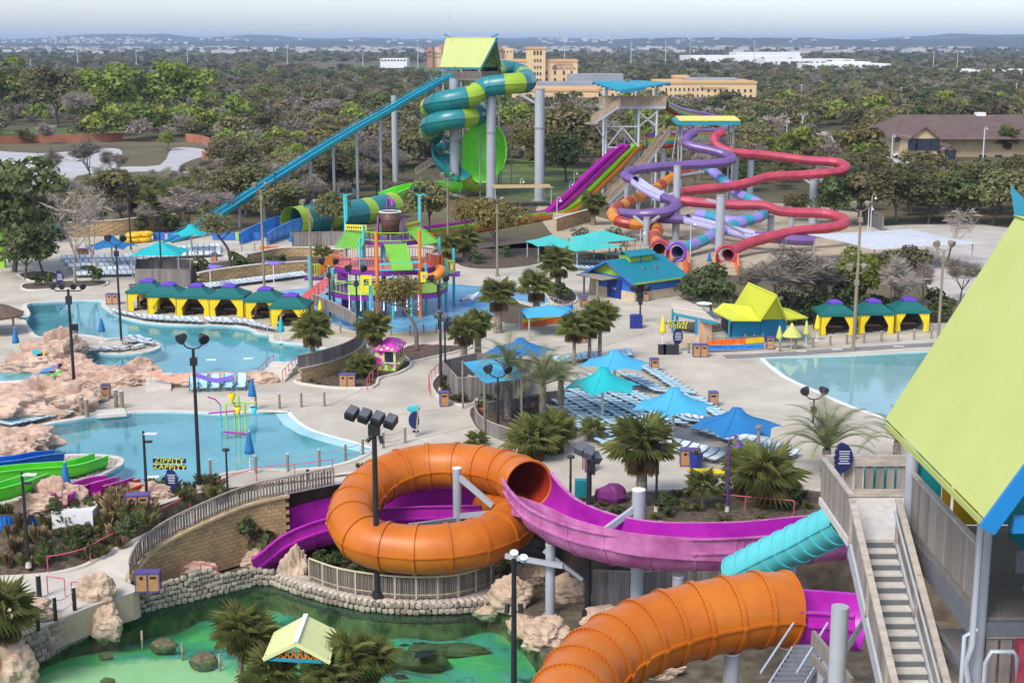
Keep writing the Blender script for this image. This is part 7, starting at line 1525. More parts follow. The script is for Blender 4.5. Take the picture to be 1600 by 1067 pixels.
# roof: two slopes of standing panels
E0, E1, RX, EZ, RZ = 24.6, 31.75, 11.45, 17.5, 22.25; EXL, EXR = 8.62, 14.3; n = 1
def slope(x_e, nm):
 rf = quad_solid([(x_e, E0, EZ), (x_e, E1, EZ), (RX, E1+.3, RZ), (RX, E0-.3, RZ)], .14, limebig, nm, stw)
 sub('barge_board', MB().bar((x_e, E0-.03, EZ-.16), (RX, E0-.33, RZ-.16), .12, .30), blueb, rf); sub('barge_trim', MB().bar((x_e, E1-.02, EZ-.17), (RX, E1+.28, RZ-.17), .06, .12), tealm, rf)
 sub('eave_board', MB().bar((x_e, E0, EZ-.12), (x_e, E1, EZ-.12), .05, .12), limebig, rf); return rf
slope(EXL, 'roof_slope'); slope(EXR, 'roof_slope')
obj('ridge_fin', MB().add([(RX-.12, E1+.2, RZ-.1), (RX+.12, E1+.2, RZ-.1), (RX, E1+1.0, RZ+.55), (RX, E1-.9, RZ+.12)], [(0, 2, 3), (1, 3, 2), (0, 1, 2)]), tealm, stw)
obj('rafter_frame', MB().bar((EXL+.5, E0+.1, EZ-.1), (EXR-.5, E0+.1, EZ-.1), .16, .3).bar((EXL+1.4, E0+.1, EZ+.1), (RX, E0+.1, RZ-1.4), .14, .25).bar((EXL+.5, E1-.3, EZ-.1), (EXR-.5, E1-.3, EZ-.1), .16, .3), blueb, stw)
for k in range(6): y = E0+.6+k*1.25; obj('rafter', MB().bar((EXL+.25, y, EZ+.05), (RX, y, RZ-.35), .1, .2), blueb, stw)
# platform deck and its board railing
obj('deck', MB().box((11.8, 30.9, zP-.12), (3.8, 5.8, .24)), nearwood, stw); obj('deck_beam', MB().box((9.95, 30.9, zP-.45), (.16, 5.8, .55)), riserm, stw); obj('deck_beam', MB().box((11.8, 27.95, zP-.2), (3.8, .16, .3)), riserm, stw)
BR_ = MB().box((0, 0, .5), (.165, .035, 1.0)).mesh('board', nearwood)
def boards(pts, z0, h, step=.19, frac=None):
 P_ = [Vector(p) for p in pts]; n = int(length(P_)/step); rs = resample(P_, n)
 for k in range(n):
  a, b = rs[k], rs[k+1]; d = b-a; q = (a+b)/2; c = bpy.data.objects.new('board', BR_); COL.objects.link(c); c.parent = stw; c.matrix_parent_inverse = ROOTINV[stw.name]; c.location = (q.x, q.y, q.z+z0); c.rotation_euler = (0, 0, atan2(d.y, d.x)); c.scale = (step/.19*R.uniform(.85, 1.0), 1, h*R.uniform(.98, 1.02))
 obj('rail_cap', MB().tube([p+Vector((0, 0, z0+h+.04)) for p in P_], .05, 4) if False else sum_bars(P_, z0+h+.04), railw, stw)
def sum_bars(P_, dz):
 mb = MB()
 for a, b in zip(P_[:-1], P_[1:]): mb.bar(a+Vector((0, 0, dz)), b+Vector((0, 0, dz)), .14, .06)
 return mb
boards([(9.9, 33.7, zP), (9.9, 28.1, zP)], .05, 1.3); boards([(9.95, 28.0, zP-2.4), (13.6, 28.0, zP-2.4)], .05, 1.9, .3)
# landing
obj('landing', MB().box((9.5, 35.3, zL_-.1), (2.3, 3.4, .2)), stepm, stw); obj('landing_beam', MB().box((9.5, 33.55, zL_-.32), (2.3, .12, .35)), riserm, stw)
boards([(8.4, 33.6, zL_), (8.4, 37.0, zL_)], .05, 1.05); boards([(8.4, 37.0, zL_), (10.7, 37.0, zL_)], .05, 1.05, .27); obj('rail_board', MB().box((9.55, 36.95, zL_+1.0), (2.3, .06, .22)), railw, stw); obj('kick_board', MB().box((9.55, 36.93, zL_+.14), (2.3, .06, .2)), railw, stw)
for k in range(9): obj('cyan_slat', MB().box((8.75+k*.25, 37.5, zL_+.45), (.14, .04, 1.0)), cyanp, stw)
# stairs down towards the viewer
NS = 26; run_, rise = .30, .178
for k in range(NS):
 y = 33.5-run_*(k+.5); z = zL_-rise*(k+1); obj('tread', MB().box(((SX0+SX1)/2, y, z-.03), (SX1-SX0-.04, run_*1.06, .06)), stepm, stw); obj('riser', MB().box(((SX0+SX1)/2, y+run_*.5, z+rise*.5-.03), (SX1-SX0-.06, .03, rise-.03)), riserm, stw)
ye, ze_ = 33.5-run_*NS, zL_-rise*NS
for x in (SX0-.05, SX1+.05):
 obj('stringer', MB().bar((x, 33.5, zL_-.2), (x, ye, ze_-.2), .1, .36), galv, stw); obj('hand_rail', MB().bar((x, 33.6, zL_+1.05), (x, ye, ze_+1.05), .16, .07), railw, stw); obj('mid_rail', MB().bar((x+(.1 if x < 9 else -.1), 33.5, zL_+.78), (x+(.1 if x < 9 else -.1), ye, ze_+.78), .05, .05), galv, stw)
 n = 34
 for k in range(n):
  t = (k+.5)/n; y, z = 33.5+(ye-33.5)*t, zL_+(ze_-zL_)*t; obj('board', MB().add([(x, y-.11, z-.02), (x, y+.11, z+.1), (x, y+.11, z+.98+.06), (x, y-.11, z+.98-.06)], [(0, 1, 2, 3)]).add([(x+.035, y-.11, z-.02), (x+.035, y+.11, z+.1), (x+.035, y+.11, z+1.04), (x+.035, y-.11, z+.92)], [(3, 2, 1, 0)]), nearwood, stw)
 for k in range(5): t = k/4; obj('newel', MB().box((x, 33.5+(ye-33.5)*t, zL_+(ze_-zL_)*t+.5), (.1, .1, 1.1)), railw, stw)
for x, y in ((10.6, 36.8), (9.9, 33.8), (13.4, 33.6), (9.75, 27.9), (13.4, 27.9)): obj('column', MB().cyl((x, y, PIT), (x, y, zL_-.2 if y > 34 or x < 9 else EZ), .16, None, 12), galv, stw)
obj('column', MB().cyl((8.15, 33.2, PIT), (8.15, 33.2, zL_-1.6), .22, None, 16), galv, stw)
for (a, b) in (((9.9, 33.8, 9), (9.9, 27.9, 12.5)), ((9.9, 27.9, 9), (9.9, 33.8, 12.5)), ((9.9, 27.9, 11.4), (13.4, 27.9, 11.4)), ((8.4, 36.8, 8), (10.6, 36.8, 12)), ((9.9, 30, 10.6), (13.4, 30, 10.6)), ((9.9, 27.9, 12.6), (9.9, 33.8, 12.6))): obj('brace', MB().bar(a, b, .12), riserm, stw)
obj('pipe', MB().tube([(9.5, 27.5, 9), (9.5, 27.5, 13.0), (9.42, 27.5, 13.4), (9.5, 27.5, 13.8), (9.55, 27.5, 17.4)], .075, 8), galv, stw); obj('pipe', MB().tube([(9.75, 27.3, 9), (9.75, 27.3, 13.5), (9.85, 27.3, 13.75), (10.3, 27.3, 13.75), (10.4, 27.3, 13.6), (10.4, 27.3, 12.4), (9.95, 27.2, 12.2)], .05, 8), galv, stw); obj('pipe', MB().tube([(9.3, 27.5, 9), (9.3, 27.5, 12.4), (9.35, 27.5, 12.9), (9.35, 27.5, 14.0), (9.6, 27.5, 14.15)], .05, 8), galv, stw)
for i, (y0, y1, m_) in enumerate(((33.2, 31.9, tealp), (31.9, 31.4, yelp), (31.3, 29.6, yelp), (29.5, 27.6, tealp))): obj('wall_panel', MB().box((12.2, (y0+y1)/2, zP+1.3), (.08, y0-y1-.04, 2.6)), m_, stw)
for i, (x0, x1, m_) in enumerate(((10.0, 10.7, tealp), (10.7, 10.95, yelp), (11.0, 11.9, yelp), (11.9, 13.4, tealp))): obj('wall_panel', MB().box(((x0+x1)/2, 33.9, zP+1.3), (x1-x0-.04, .08, 2.6)), m_, stw)
for i, (x, m_) in enumerate(((10.6, red), (10.85, blueb), (11.1, red), (11.5, cyanp), (11.3, red))): obj('stored_raft', MB().box((x, 27.7+i*.03, zP-1.0), (.14, .3, 1.2)), m_, stw)
obj('lower_deck', MB().box((11.8, 30.5, zP-2.5), (3.8, 5.0, .2)), nearwood, stw); obj('bench', MB().box((11.6, 28.6, zP+.5), (1.6, .5, .1)).box((11.6, 28.9, zP+.9), (1.6, .08, .5)), riserm, stw); obj('speaker', MB().sphere((10.9, 26.5, EZ-.5), (.35, .4, .3), 10, 7), riserm, stw); obj('cyan_tank', MB().cyl((10.6, 28.5, 9.0), (10.6, 28.5, 10.8), .45, None, 14), cyanp, stw)
lg = thing('lower_stairs', 'dark steel stairs below the lower orange tube at right', 'stairs', g(1240, 1060, PIT)); a, b = at(1265, 1010, 47), at(1215, 1090, 44)
for k in range(12): t = k/11; q = a.lerp(b, t); obj('tread', MB().box(q, (1.1, .26, .05)), riserm, lg)
for s in (-.6, .6): obj('rail', MB().bar(a+Vector((s, 0, .9)), b+Vector((s, 0, .9)), .06), galv, lg); obj('stringer', MB().bar(a+Vector((s, 0, -.1)), b+Vector((s, 0, -.1)), .06, .25), galv, lg)
rw = thing('timber_ramp', 'weathered timber ramp rail beside the lower stairs', 'railing', g(1290, 1060, PIT)); a, b = at(1270, 995, 44), at(1330, 1070, 41); obj('rail', MB().bar(a, b, .12, .5), nearwood, rw); obj('rail', MB().bar(a-Vector((0, 0, .7)), b-Vector((0, 0, .7)), .12, .3), nearwood, rw)
back = thing('board_fence', 'tall grey board fence below the magenta flume', 'fence', g(935, 960, PIT)); board_wall(back, gs([(925,955),(1000,958),(1080,950),(1160,940)], PIT), 0, 2.3, .3); sd = thing('dark_service_wall', 'dark rocky service wall below the stair tower', 'wall', g(1230, 920, PIT)); obj('wall', MB().bar(g(1160, 945, PIT)+Vector((0, 0, 1.4)), g(1420, 930, PIT)+Vector((0, 0, 1.4)), .4, 2.8), mortar, sd)
# ================================================================== palms and small plants
def fan_leaf(nb=16, L=.95, spread=2.5, droop=.25):
 mb = MB(); st = .55; mb.add([(-.012, 0, 0), (.012, 0, 0), (.012, st, .05), (-.012, st, .05)], [(0, 1, 2, 3)])
 for k in range(nb):
  a = (k/(nb-1)-.5)*spread; l = L*(.72+.28*cos(a)); dx, dy = sin(a), cos(a); w_ = .032; m_ = (dx*l*.55, st+dy*l*.55, .10+.02*(k % 2)); t_ = (dx*l, st+dy*l, .04-droop*(.25+.6*abs(a)/1.3)); px_, py_ = dy*w_, -dx*w_
  mb.add([(0, st, .05), (m_[0]-px_, m_[1]-py_, m_[2]), t_, (m_[0]+px_, m_[1]+py_, m_[2]+.03)], [(0, 1, 2), (0, 2, 3)])
 return mb
FAN = [fan_leaf(17, 1.0, 3.6, .3).mesh('frond', frondm), fan_leaf(15, 1.1, 3.2, .45).mesh('frond', frondm)]; FAND = fan_leaf(13, .9, 2.4, .8).mesh('frond', deadm)
def feather(L=2.6, nl=34, droop=1.0, w=.42):
 mb = MB(); pts = []; n = 12
 for i in range(n+1): t = i/n; pts.append(Vector((0, L*t*(1-.12*t*t), droop*(.55*t-1.15*t*t*t))))
 mb.tube(pts, [.03*(1-.8*i/n) for i in range(n+1)], 3)
 for k in range(nl):
  t = .12+.88*k/nl; f = t*n; i = min(int(f), n-1); p = pts[i].lerp(pts[i+1], f-i); d = (pts[i+1]-pts[i]).normalized(); l = w*(.55+.9*sin(pi*min(1, t*.9+.08)))
  for s in (-1, 1):
   e = p+Vector((s*l*.75, 0, 0))+d*l*.62+Vector((0, 0, .10*l-.12*l*l)); b_ = d*.022; mb.add([p-b_, p+b_, e], [(0, 1, 2)])
 return mb
FEA = [feather(2.9, 36, 1.1).mesh('frond', datem), feather(2.7, 34, 1.5).mesh('frond', datem)]
def trunk_mb(h, r0, r1, lean=(0, 0), boots=True, seed=1):
 rr_ = random.Random(seed); mb = MB(); n = 7; pts = [Vector((lean[0]*(i/n)**1.5, lean[1]*(i/n)**1.5, h*i/n-.05)) for i in range(n+1)]; mb.tube(pts, [r0+(r1-r0)*i/n for i in range(n+1)], 10)
 if boots:
  k = int(h/.13)
  for i in range(k):
   z = h*(i+.5)/k; a = i*2.4; t = z/h; r = r0+(r1-r0)*t; c = Vector((lean[0]*t**1.5, lean[1]*t**1.5, z))
   for d in (0, 2.1, 4.2):
    u = Vector((cos(a+d), sin(a+d), 0)); sd_ = Vector((-u.y, u.x, 0))*.07; mb.add([c+u*r*.8-sd_, c+u*r*.8+sd_, c+u*(r+.11)+Vector((0, 0, .17))], [(0, 1, 2)])
 return mb
def palm(px, py, ytop, kind, label, group=None, z=0.0, n=21, ls=1.0, r=.22, lean=(0, 0), boots=True, hang=True):
 b = g(px, py, z); zc = zat(ytop, b.y); h = max(.3, zc-z); o = thing('fan_palm' if kind == 'fan' else 'date_palm', label, 'palm', b, 0, group)
 obj('trunk', trunk_mb(h, r*1.15, r*.9, lean, boots, int(px)), boot, o, False); top = Vector((lean[0], lean[1], h)); rg = random.Random(int(px*7+py))
 for k in range(n):
  t = k/n; a = k*2.39996+rg.uniform(-.2, .2)
  if kind == 'fan':
   el = 1.25-1.75*t+rg.uniform(-.12, .12); inst('frond', FAN[k % 2], o, top, (el, rg.uniform(-.15, .15), a), ls*rg.uniform(.85, 1.12))
  else:
   el = 1.2-1.15*t+rg.uniform(-.1, .1); inst('frond', FEA[k % 2], o, top, (el, 0, a), ls*rg.uniform(.85, 1.1))
 if hang and kind == 'fan':
  for k in range(8): inst('frond', FAND, o, top+Vector((0, 0, -.1)), (-.75-rg.uniform(0, .4), 0, k*.8+rg.uniform(-.2, .2)), ls*.85)
 return o
palm(490, 592, 516, 'fan', 'fan palm in front of the curved block wall by the lounge pool', ls=1.2, r=.2, lean=(0, 0)); palm(585, 577, 514, 'fan', 'fan palm left of the spotted kiosk', ls=1.1, r=.3)
palm(725, 574, 518, 'fan', 'thick trunked fan palm left of the pair behind the enclosure', ls=1.05, r=.26); palm(747, 564, 506, 'fan', 'thick trunked fan palm right of the pair behind the enclosure', ls=1.05, r=.26); palm(778, 520, 462, 'fan', 'tall fan palm on the splash pad edge, left', ls=1.35, r=.36, n=25); palm(838, 492, 448, 'fan', 'tall fan palm on the splash pad edge, right', ls=1.35, r=.32, n=25)
palm(872, 468, 412, 'fan', 'fan palm left of the restroom block', ls=1.4, r=.3, n=25); palm(897, 572, 512, 'fan', 'slim trunked palm left of three by the blue canopy', ls=1.1, r=.14, boots=False); palm(921, 566, 508, 'fan', 'slim trunked palm in the middle of three by the blue canopy', ls=1.0, r=.14, boots=False); palm(937, 564, 495, 'fan', 'slim trunked palm right of three by the blue canopy', ls=1.2, r=.16, boots=False)
palm(927, 352, 318, 'fan', 'fan palm on the slope beside the racer slide', ls=1.5, r=.3); palm(727, 408, 375, 'fan', 'fan palm right of the play structure', ls=1.4, r=.35); palm(700, 410, 385, 'fan', 'low fan palm behind the play structure', ls=1.3, r=.3)
palm(794, 655, 578, 'date', 'left date palm in the fenced bed', ls=1.15, r=.24); palm(848, 665, 602, 'date', 'right date palm with open arching fronds in the fenced bed', ls=1.3, r=.24, n=25); palm(876, 642, 596, 'date', 'small date palm behind the right one', ls=.95, r=.22)
palm(1002, 792, 698, 'fan', 'large fan palm behind the magenta flume', ls=1.45, r=.30, n=25); palm(1097, 795, 758, 'fan', 'small young fan palm beside the dark blue planter', ls=.8, r=.13, n=18, hang=False); palm(1195, 790, 745, 'fan', 'bushy fan palm left of the stair tower', ls=1.5, r=.2, n=27); palm(1165, 770, 738, 'fan', 'bushy fan palm behind the other near the planter', ls=1.2, r=.2, n=26)
palm(1290, 745, 700, 'date', 'broad date palm behind the tower landing', ls=1.35, r=.3, n=30); palm(1400, 730, 688, 'date', 'date palm half hidden by the lime roof', ls=1.0, r=.25)
palm(832, 718, 690, 'fan', 'low fan palm behind the orange tube mouth', ls=1.25, r=.2, n=24); palm(862, 706, 678, 'fan', 'second low fan palm behind the orange tube mouth', ls=1.2, r=.2, n=22); palm(745, 695, 688, 'fan', 'small spiky palm top above the orange loop', ls=.6, r=.1, n=14, hang=False); palm(565, 590, 575, 'fan', 'bushy low palm left of the kiosk palm', ls=1.0, r=.15, n=24, hang=False); palm(872, 685, 660, 'fan', 'low palm beside the lounger rows', ls=.8, r=.12, n=20, hang=False); palm(925, 690, 672, 'fan', 'small spiky palm before the lounger rows', ls=.7, r=.1, n=16, hang=False)
for i, (px, py, yt) in enumerate(((378,1092,985),(425,1125,1052),(545,1118,1030),(580,1105,1030),(515,1135,1058),(402,1085,1000))): palm(px, py, yt, 'fan', ('tall palm left of the lagoon shelter', 'palm at the left foot of the lagoon shelter', 'palm at the right foot of the lagoon shelter', 'palm right of the lagoon shelter', 'low palm under the lagoon shelter', 'palm behind the left one at the lagoon shelter')[i], z=-4.0, ls=.95, r=.14, n=26)
palm(12, 1010, 955, 'fan', 'palm leaning in at the lower left edge', z=-2.5, ls=1.3, r=.2); palm(232, 318, 296, 'fan', 'fan palm in the thicket behind the left terrace', ls=1.9, r=.3); palm(262, 330, 300, 'date', 'date palm in the thicket behind the left terrace', ls=1.6, r=.3); palm(205, 335, 305, 'fan', 'second fan palm in the thicket behind the left terrace', ls=1.9, r=.3); palm(160, 330, 292, 'date', 'pale date palm top behind the leafless trees', ls=1.7, r=.3); palm(287, 335, 305, 'fan', 'fan palm left of the speed slide foot', ls=1.9, r=.3); palm(240, 350, 318, 'fan', 'low fan palm in the thicket by the tan wall', ls=1.7, r=.3)
palm(1497, 240, 212, 'fan', 'round headed palm before the lodge, left', ls=2.3, r=.35, boots=False); palm(1572, 245, 216, 'fan', 'round headed palm before the lodge, right', ls=2.3, r=.35, boots=False); palm(1190, 205, 178, 'fan', 'palm in the wood behind the covered deck', ls=2.2, r=.3, boots=False)
palm(505, 408, 396, 'fan', 'tiny palm on the terrace beside the tall pole', ls=.9, r=.1, n=14, hang=False)
# shrubs and tufts
shrubm = M('shrub_leaf', (0.045, 0.075, 0.02), .7, .4, 3, rnd=.25, col2=(.10, .13, .035), trans=.2); tuftm = M('tuft_grass', (0.16, 0.17, 0.045), .8, .4, 3, rnd=.3, col2=(.24, .23, .08), trans=.3); sagem = M('sage_leaf', (.16, .18, .12), .8, .3, 3, rnd=.2); drym = M('dry_stalk', (.24, .17, .08), .9, .4, 3, rnd=.2)
def leafball(seed, n=650, size=.075, rx=.8, rz=.7): V, Fc = leafcloud(seed, rx, rz, rz*.85, 9, n, size, .02); return MB().add(V, Fc)
SHR = [leafball(200+i).mesh('foliage', shrubm) for i in range(3)]; SAGE = leafball(210).mesh('foliage', sagem)
def tuft(seed, n=90, h=.55, r=.35):
 rr_ = random.Random(seed); mb = MB()
 for i in range(n):
  a = rr_.uniform(0, 6.28); b = Vector((cos(a), sin(a), 0))*rr_.uniform(0, r*.5); o_ = Vector((cos(a), sin(a), 0))*r*rr_.uniform(.3, 1.1); s = Vector((-sin(a), cos(a), 0))*.014; hh = h*rr_.uniform(.6, 1.1); mb.add([b-s, b+s, b+o_*.45+Vector((0, 0, hh*.75)), b+o_+Vector((0, 0, hh*.85))], [(0, 1, 2), (2, 1, 3)])
 return mb
TUF = [tuft(300+i).mesh('blades', tuftm) for i in range(3)]; DRY = [tuft(310+i, 80, 1.0, .35).mesh('blades', drym) for i in range(2)]
def plant(nm, me, px, py, z, s, label, cat='shrub', group=None, stem=True):
 p = g(px, py, z); o = thing(nm, label, cat, p, 0, group); inst('foliage' if cat == 'shrub' else 'blades', me, o, (0, 0, 0), (0, 0, R.uniform(0, 6)), (s*R.uniform(.9, 1.1), s*R.uniform(.9, 1.1), s*R.uniform(.85, 1.1)))
 if cat == 'shrub' and stem: inst('stem', STEM, o, (0, 0, 0), (0, 0, 0), s)
 return o
STEM = MB().cyl((0, 0, -.05), (0, 0, .6), .05, .03, 5).mesh('stem', bark)
plant('shrub', SHR[0], 402, 864, PIT, 3.4, 'large dense shrub beside the magenta exit flume')
plant('shrub', SHR[1], 385, 858, PIT, 3.0, 'second dense shrub against the block wall')
for px, py, s, l in ((560,590,1.1,'leafy shrub below the curved block wall'),(700,605,.9,'shrub beside the enclosure bin'),(720,628,.6,'small shrub at the enclosure corner'),(310,428,1.6,'dark shrub right of the board hut'),(370,420,1.9,'round dark shrub on the terrace bed'),(385,424,1.5,'second round dark shrub on the terrace bed'),(420,418,1.4,'dark shrub by the orange boxes'),(145,442,1.7,'dark shrub on the kerbed bed by the leafless trees'),(55,447,1.2,'shrub at the left end of the kerbed bed'),(75,446,1.2,'shrub in the middle of the kerbed bed'),(440,412,1.1,'shrub behind the purple sail'),(878,470,1.7,'rust brown shrub beside the restroom path'),(790,402,1.3,'shrub under the golden oak'),(745,412,1.5,'shrub right of the play structure'),(850,405,1.2,'shrub by the aqua canopies'),(1130,775,.8,'shrub before the flume by the lamp'),(1240,792,1.0,'shrub at the tower foot'),(1040,805,1.0,'shrub behind the thick grey column'),(905,800,.9,'shrub below the teal cabinet'),(925,815,.8,'shrub under the floodlight pole'),(970,815,.8,'shrub beside the flume wall'),(890,815,.8,'low shrub at the flume bend'),(760,628,.6,'shrub behind the slat fence of the date palms'),(830,655,.7,'shrub between the date palms'),(585,735,.6,'shrub tuft above the orange loop'),(1450,300,3.0,'bright shrub patch by the side road')):
 plant('shrub', SHR[R.randrange(3)], px, py, 0, s, l)
for px, py, s, l in ((905,378,2.0,'grey green sage bush left of the aqua canopy'),(955,380,2.0,'grey green sage bush right of the aqua canopy'),(975,385,1.6,'grey green sage bush under the purple bend')): plant('sage_bush', SAGE, px, py, 0, s, l)
gsl_ = lambda px, py: -1.0 if py < 830 else -1.6
rr = random.Random(77)
def slope_z(px, py):                               # height of the garden slope under a pixel
 best = 0
 for z_ in [i*-.1 for i in range(26)]:
  p = g(px, py, z_); d0 = 1e9
  for a, b in zip(fe, UP):
   t = 0 if abs(b.y-a.y) < 1e-6 else (p.y-a.y)/(b.y-a.y)
   if 0 <= t <= 1:
    q = a.lerp(b, t); dx = abs(q.x-p.x)
    if dx < d0: d0 = dx; best_z = q.z
  if d0 < 2.0 and z_ <= best_z+.05: return best_z
 return best
for i in range(70):
 px = rr.uniform(2, 240); py = rr.uniform(800, 885)
 lim = 885-(px-125)*.45 if px > 125 else 888
 if py > lim: continue
 z_ = slope_z(px, py); k = rr.random()
 if k < .55: plant('grass_tuft', TUF[rr.randrange(3)], px, py, z_, rr.uniform(.9, 1.8), 'green grass tuft on the dark garden slope at left', 'grass', 'grass tufts on the garden slope')
 elif k < .75: plant('dry_tuft', DRY[rr.randrange(2)], px, py, z_, rr.uniform(.8, 1.4), 'dry brown grass tuft on the dark garden slope at left', 'grass', 'dry tufts on the garden slope')
 else: plant('shrub', SHR[rr.randrange(3)], px, py, z_, rr.uniform(.5, 1.0), 'small shrub on the dark garden slope at left', 'shrub', 'shrubs on the garden slope')
for i in range(16): plant('dry_tuft', DRY[i % 2], rr.uniform(160, 208), rr.uniform(790, 806), -.1, rr.uniform(1.1, 1.5), 'dry reed tuft beside the twin bins', 'grass', 'reeds beside the twin bins')
for i in range(16): plant('grass_tuft', TUF[i % 3], rr.uniform(245, 340), rr.uniform(762, 785), -.2, rr.uniform(1.0, 1.7), 'grass tuft below the play pool sign', 'grass', 'grass below the play pool sign')
for i in range(26): plant('grass_tuft', TUF[i % 3], rr.uniform(560, 640), 742-rr.uniform(0, 14)-(0), 0, rr.uniform(.5, .9), 'grass tuft on the bank above the orange loop', 'grass', 'grass on the bank above the orange loop')
for i in range(34): plant('grass_tuft', TUF[i % 3], rr.uniform(905, 1285), rr.uniform(775, 828), .05, rr.uniform(.5, 1.1), 'grass tuft in the bed behind the magenta flume', 'grass', 'grass in the bed behind the flume')
for i in range(22): px = rr.uniform(480, 620); plant('grass_tuft', TUF[i % 3], px, rr.uniform(565, 602) if px < 580 else rr.uniform(550, 585), .05, rr.uniform(.5, .9), 'grass tuft in the palm bed beside the kiosk', 'grass', 'grass in the palm bed')
for i in range(10): plant('grass_tuft', TUF[i % 3], rr.uniform(690, 735), rr.uniform(600, 626), .05, rr.uniform(.6, 1.0), 'grass tuft in the bed beside the enclosure', 'grass', 'grass beside the enclosure')
for i in range(60): px = rr.uniform(500, 800); plant('shrub', SHR[i % 3], px, rr.uniform(850, 900), PIT, rr.uniform(.4, .8), 'low ground cover under the orange loop', 'shrub', 'ground cover under the orange loop', False)
for i in range(26): plant('shrub', SHR[i % 3], rr.uniform(90, 290), rr.uniform(350, 366), 0, rr.uniform(1.3, 2.4), 'undergrowth shrub behind the terrace', 'shrub', 'undergrowth behind the terrace')
for i in range(30): plant('shrub', SHR[i % 3], rr.uniform(1160, 1480), rr.uniform(485, 510), 0, rr.uniform(1.2, 2.4), 'undergrowth shrub behind the wave pool cabanas', 'shrub', 'undergrowth behind the wave pool cabanas')
# leaning tree by the splash pad, leaning tree on the terrace
def lean_tree(px, py, topx, topy, Y2, spread, label, mat, n=1500):
 b = g(px, py); o = thing('leaning_tree', label, 'tree', b); t_ = at(topx, topy, Y2); pts = catmull([b, b.lerp(t_, .4)+Vector((.5, 0, .2)), t_.lerp(b, .18), t_], 5); obj('trunk', MB().tube(pts, [.2-.13*i/len(pts) for i in range(len(pts))], 8), bark, o)
 br = MB(); rg = random.Random(int(px))
 for i in range(16): st = pts[rg.randrange(len(pts)//2, len(pts))]; d = Vector((rg.uniform(-1, 1), rg.uniform(-1, 1), rg.uniform(.1, 1))).normalized(); br.tube([st, st+d*spread*.5, st+d*spread*.9+Vector((0, 0, .3))], [.07, .045, .015], 4)
 obj('limbs', br, bark, o); V, Fc = leafcloud(int(px), spread, spread*.8, 0, 22, n, .13); V = [(v[0]+t_.x, v[1]+t_.y, v[2]+t_.z+.2) for v in V]; obj('crown', MB().add(V, Fc), mat, o); return o
lean_tree(651, 548, 622, 462, 124.5, 2.3, 'slender leaning oak before the play structure', lf_gold, 2000); lean_tree(360, 418, 335, 355, 166, 2.8, 'leaning tree on the upper terrace above the speed slide foot', lf_olive, 1600)
